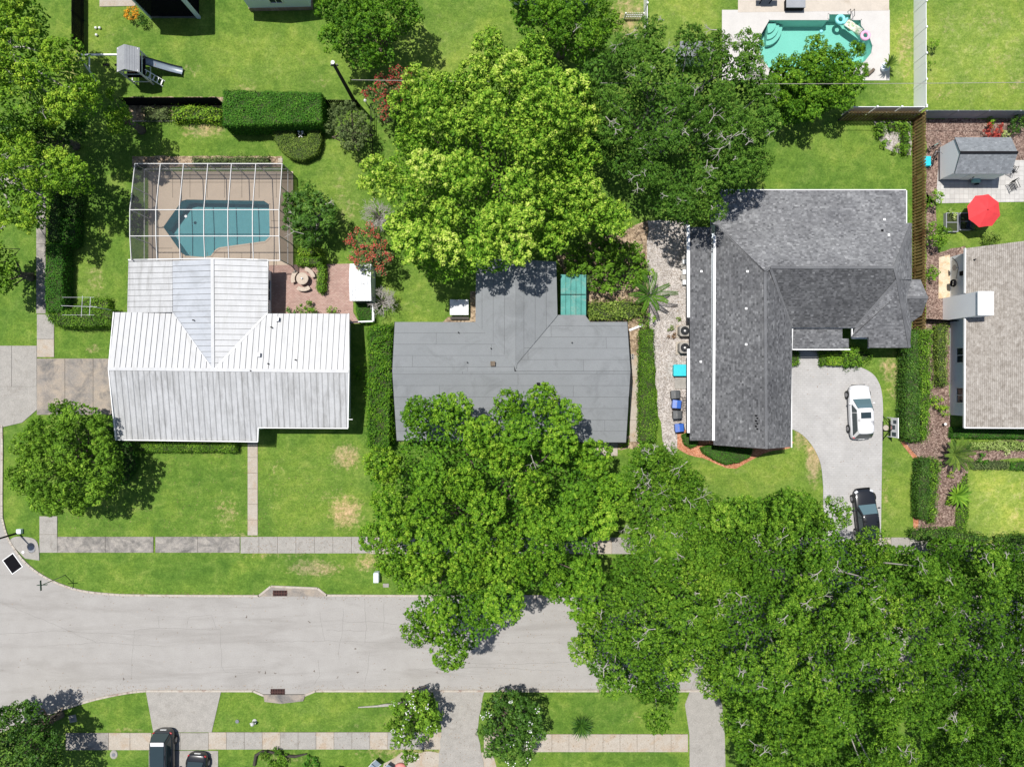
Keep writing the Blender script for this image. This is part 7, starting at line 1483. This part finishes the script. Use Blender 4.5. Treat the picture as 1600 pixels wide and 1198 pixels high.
t = thing('rolled_mat', 'short dark rolled mat on the corner of the white pool deck', 'mat', W(1360, 113)); mb = MB(); mb.tube([W(1354, 119)+Vector((0, 0, .15)), W(1364, 110)+Vector((0, 0, .15))], .14, 12); mb.build('roll', M_bark, t)
t = thing('shed', 'low shed with smooth slate-grey roof behind the big darker oak', 'shed', W(1085, 85)); a, b = W(1056, 104), W(1102, 86); mb = MB(); mb.box(a.x, b.x, a.y, b.y, 0, 2.0); mb.build('wall', M_wall, t); mb = MB(); mb.box(a.x-.15, b.x+.15, a.y-.15, b.y+.15, 2.01, 2.1); mb.build('roof', M_roll, t)
# ---------------------------------------------------------------- south verge litter
t = thing('fallen_branch', 'long bleached forked branch lying on the south verge', 'branch', W(600, 1103))
def twigline(par, pts, r, mat): mb = MB(); mb.tube([gz(x, y, z) for x, y, z in pts], r, 6); mb.build('limb', mat, par)
twigline(t, [(560, 1104, .06), (590, 1102, .08), (612, 1100, .12), (640, 1092, .25), (656, 1086, .35)], [.05, .08, .09, .06, .03], M_barkg); twigline(t, [(588, 1102, .08), (604, 1098, .2), (622, 1098, .22)], [.06, .05, .03], M_barkg)
twigline(t, [(640, 1083, .1), (652, 1098, .3), (662, 1106, .2)], [.05, .06, .03], M_bark); twigline(t, [(674, 1081, .15), (665, 1092, .3), (655, 1102, .3)], [.05, .06, .03], M_conc_tan)
t = thing('dark_log', 'bent dark log lying below the south pavement', 'log', W(420, 1175)); twigline(t, [(398, 1194, .1), (401, 1178, .15), (410, 1172, .18), (425, 1173, .15)], [.14, .15, .12, .10], M_polewood); twigline(t, [(424, 1173, .15), (445, 1178, .2), (462, 1180, .15), (480, 1176, .12)], [.10, .10, .12, .05], M_polewood)
def lounger(label, x, y, rz):
    c = W(x, y); t = thing('folding_lounger', label, 'lounger', (c.x, c.y, 0), 'grey loungers at the bottom edge', rz=rz, local=True)
    for nm, yy, z, rx, l in (('seat', -.45, .38, 0, 1.0), ('backrest', .42, .55, .55, .75)):
        mb = MB(); mb.obox((0, yy, z), (.55, l, .04), rx=rx); mb.build(nm, M_slide, t, bevel=.01)
        for s in (-1, 1): mb = MB(); mb.obox((s*.30, yy, z+.01), (.05, l+.04, .06), rx=rx); mb.build('side_rail', M_alu, t)
    for yy in (-.8, .2):
        for s in (-1, 1): mb = MB(); mb.box(s*.28-.02, s*.28+.02, yy-.02, yy+.02, 0, .37); mb.build('leg', M_black, t)
lounger('left grey folding lounger at the bottom edge of the sandy drive', 585, 1193, -.7); lounger('right grey folding lounger at the bottom edge of the sandy drive', 605, 1200, -.6); lounger('flat grey lounger beside the sandy drive at the bottom edge', 538, 1202, 1.2)
c = W(626, 1196); mb = MB(); mb.lathe((c.x, c.y), [(.3, 0), (.42, .1), (.40, .3), (.2, .38)], 14, 1.2, .8); tag(mb.build('beanbag', M_pk, smooth=True), 'faded pink beanbag right of the grey loungers', 'beanbag')
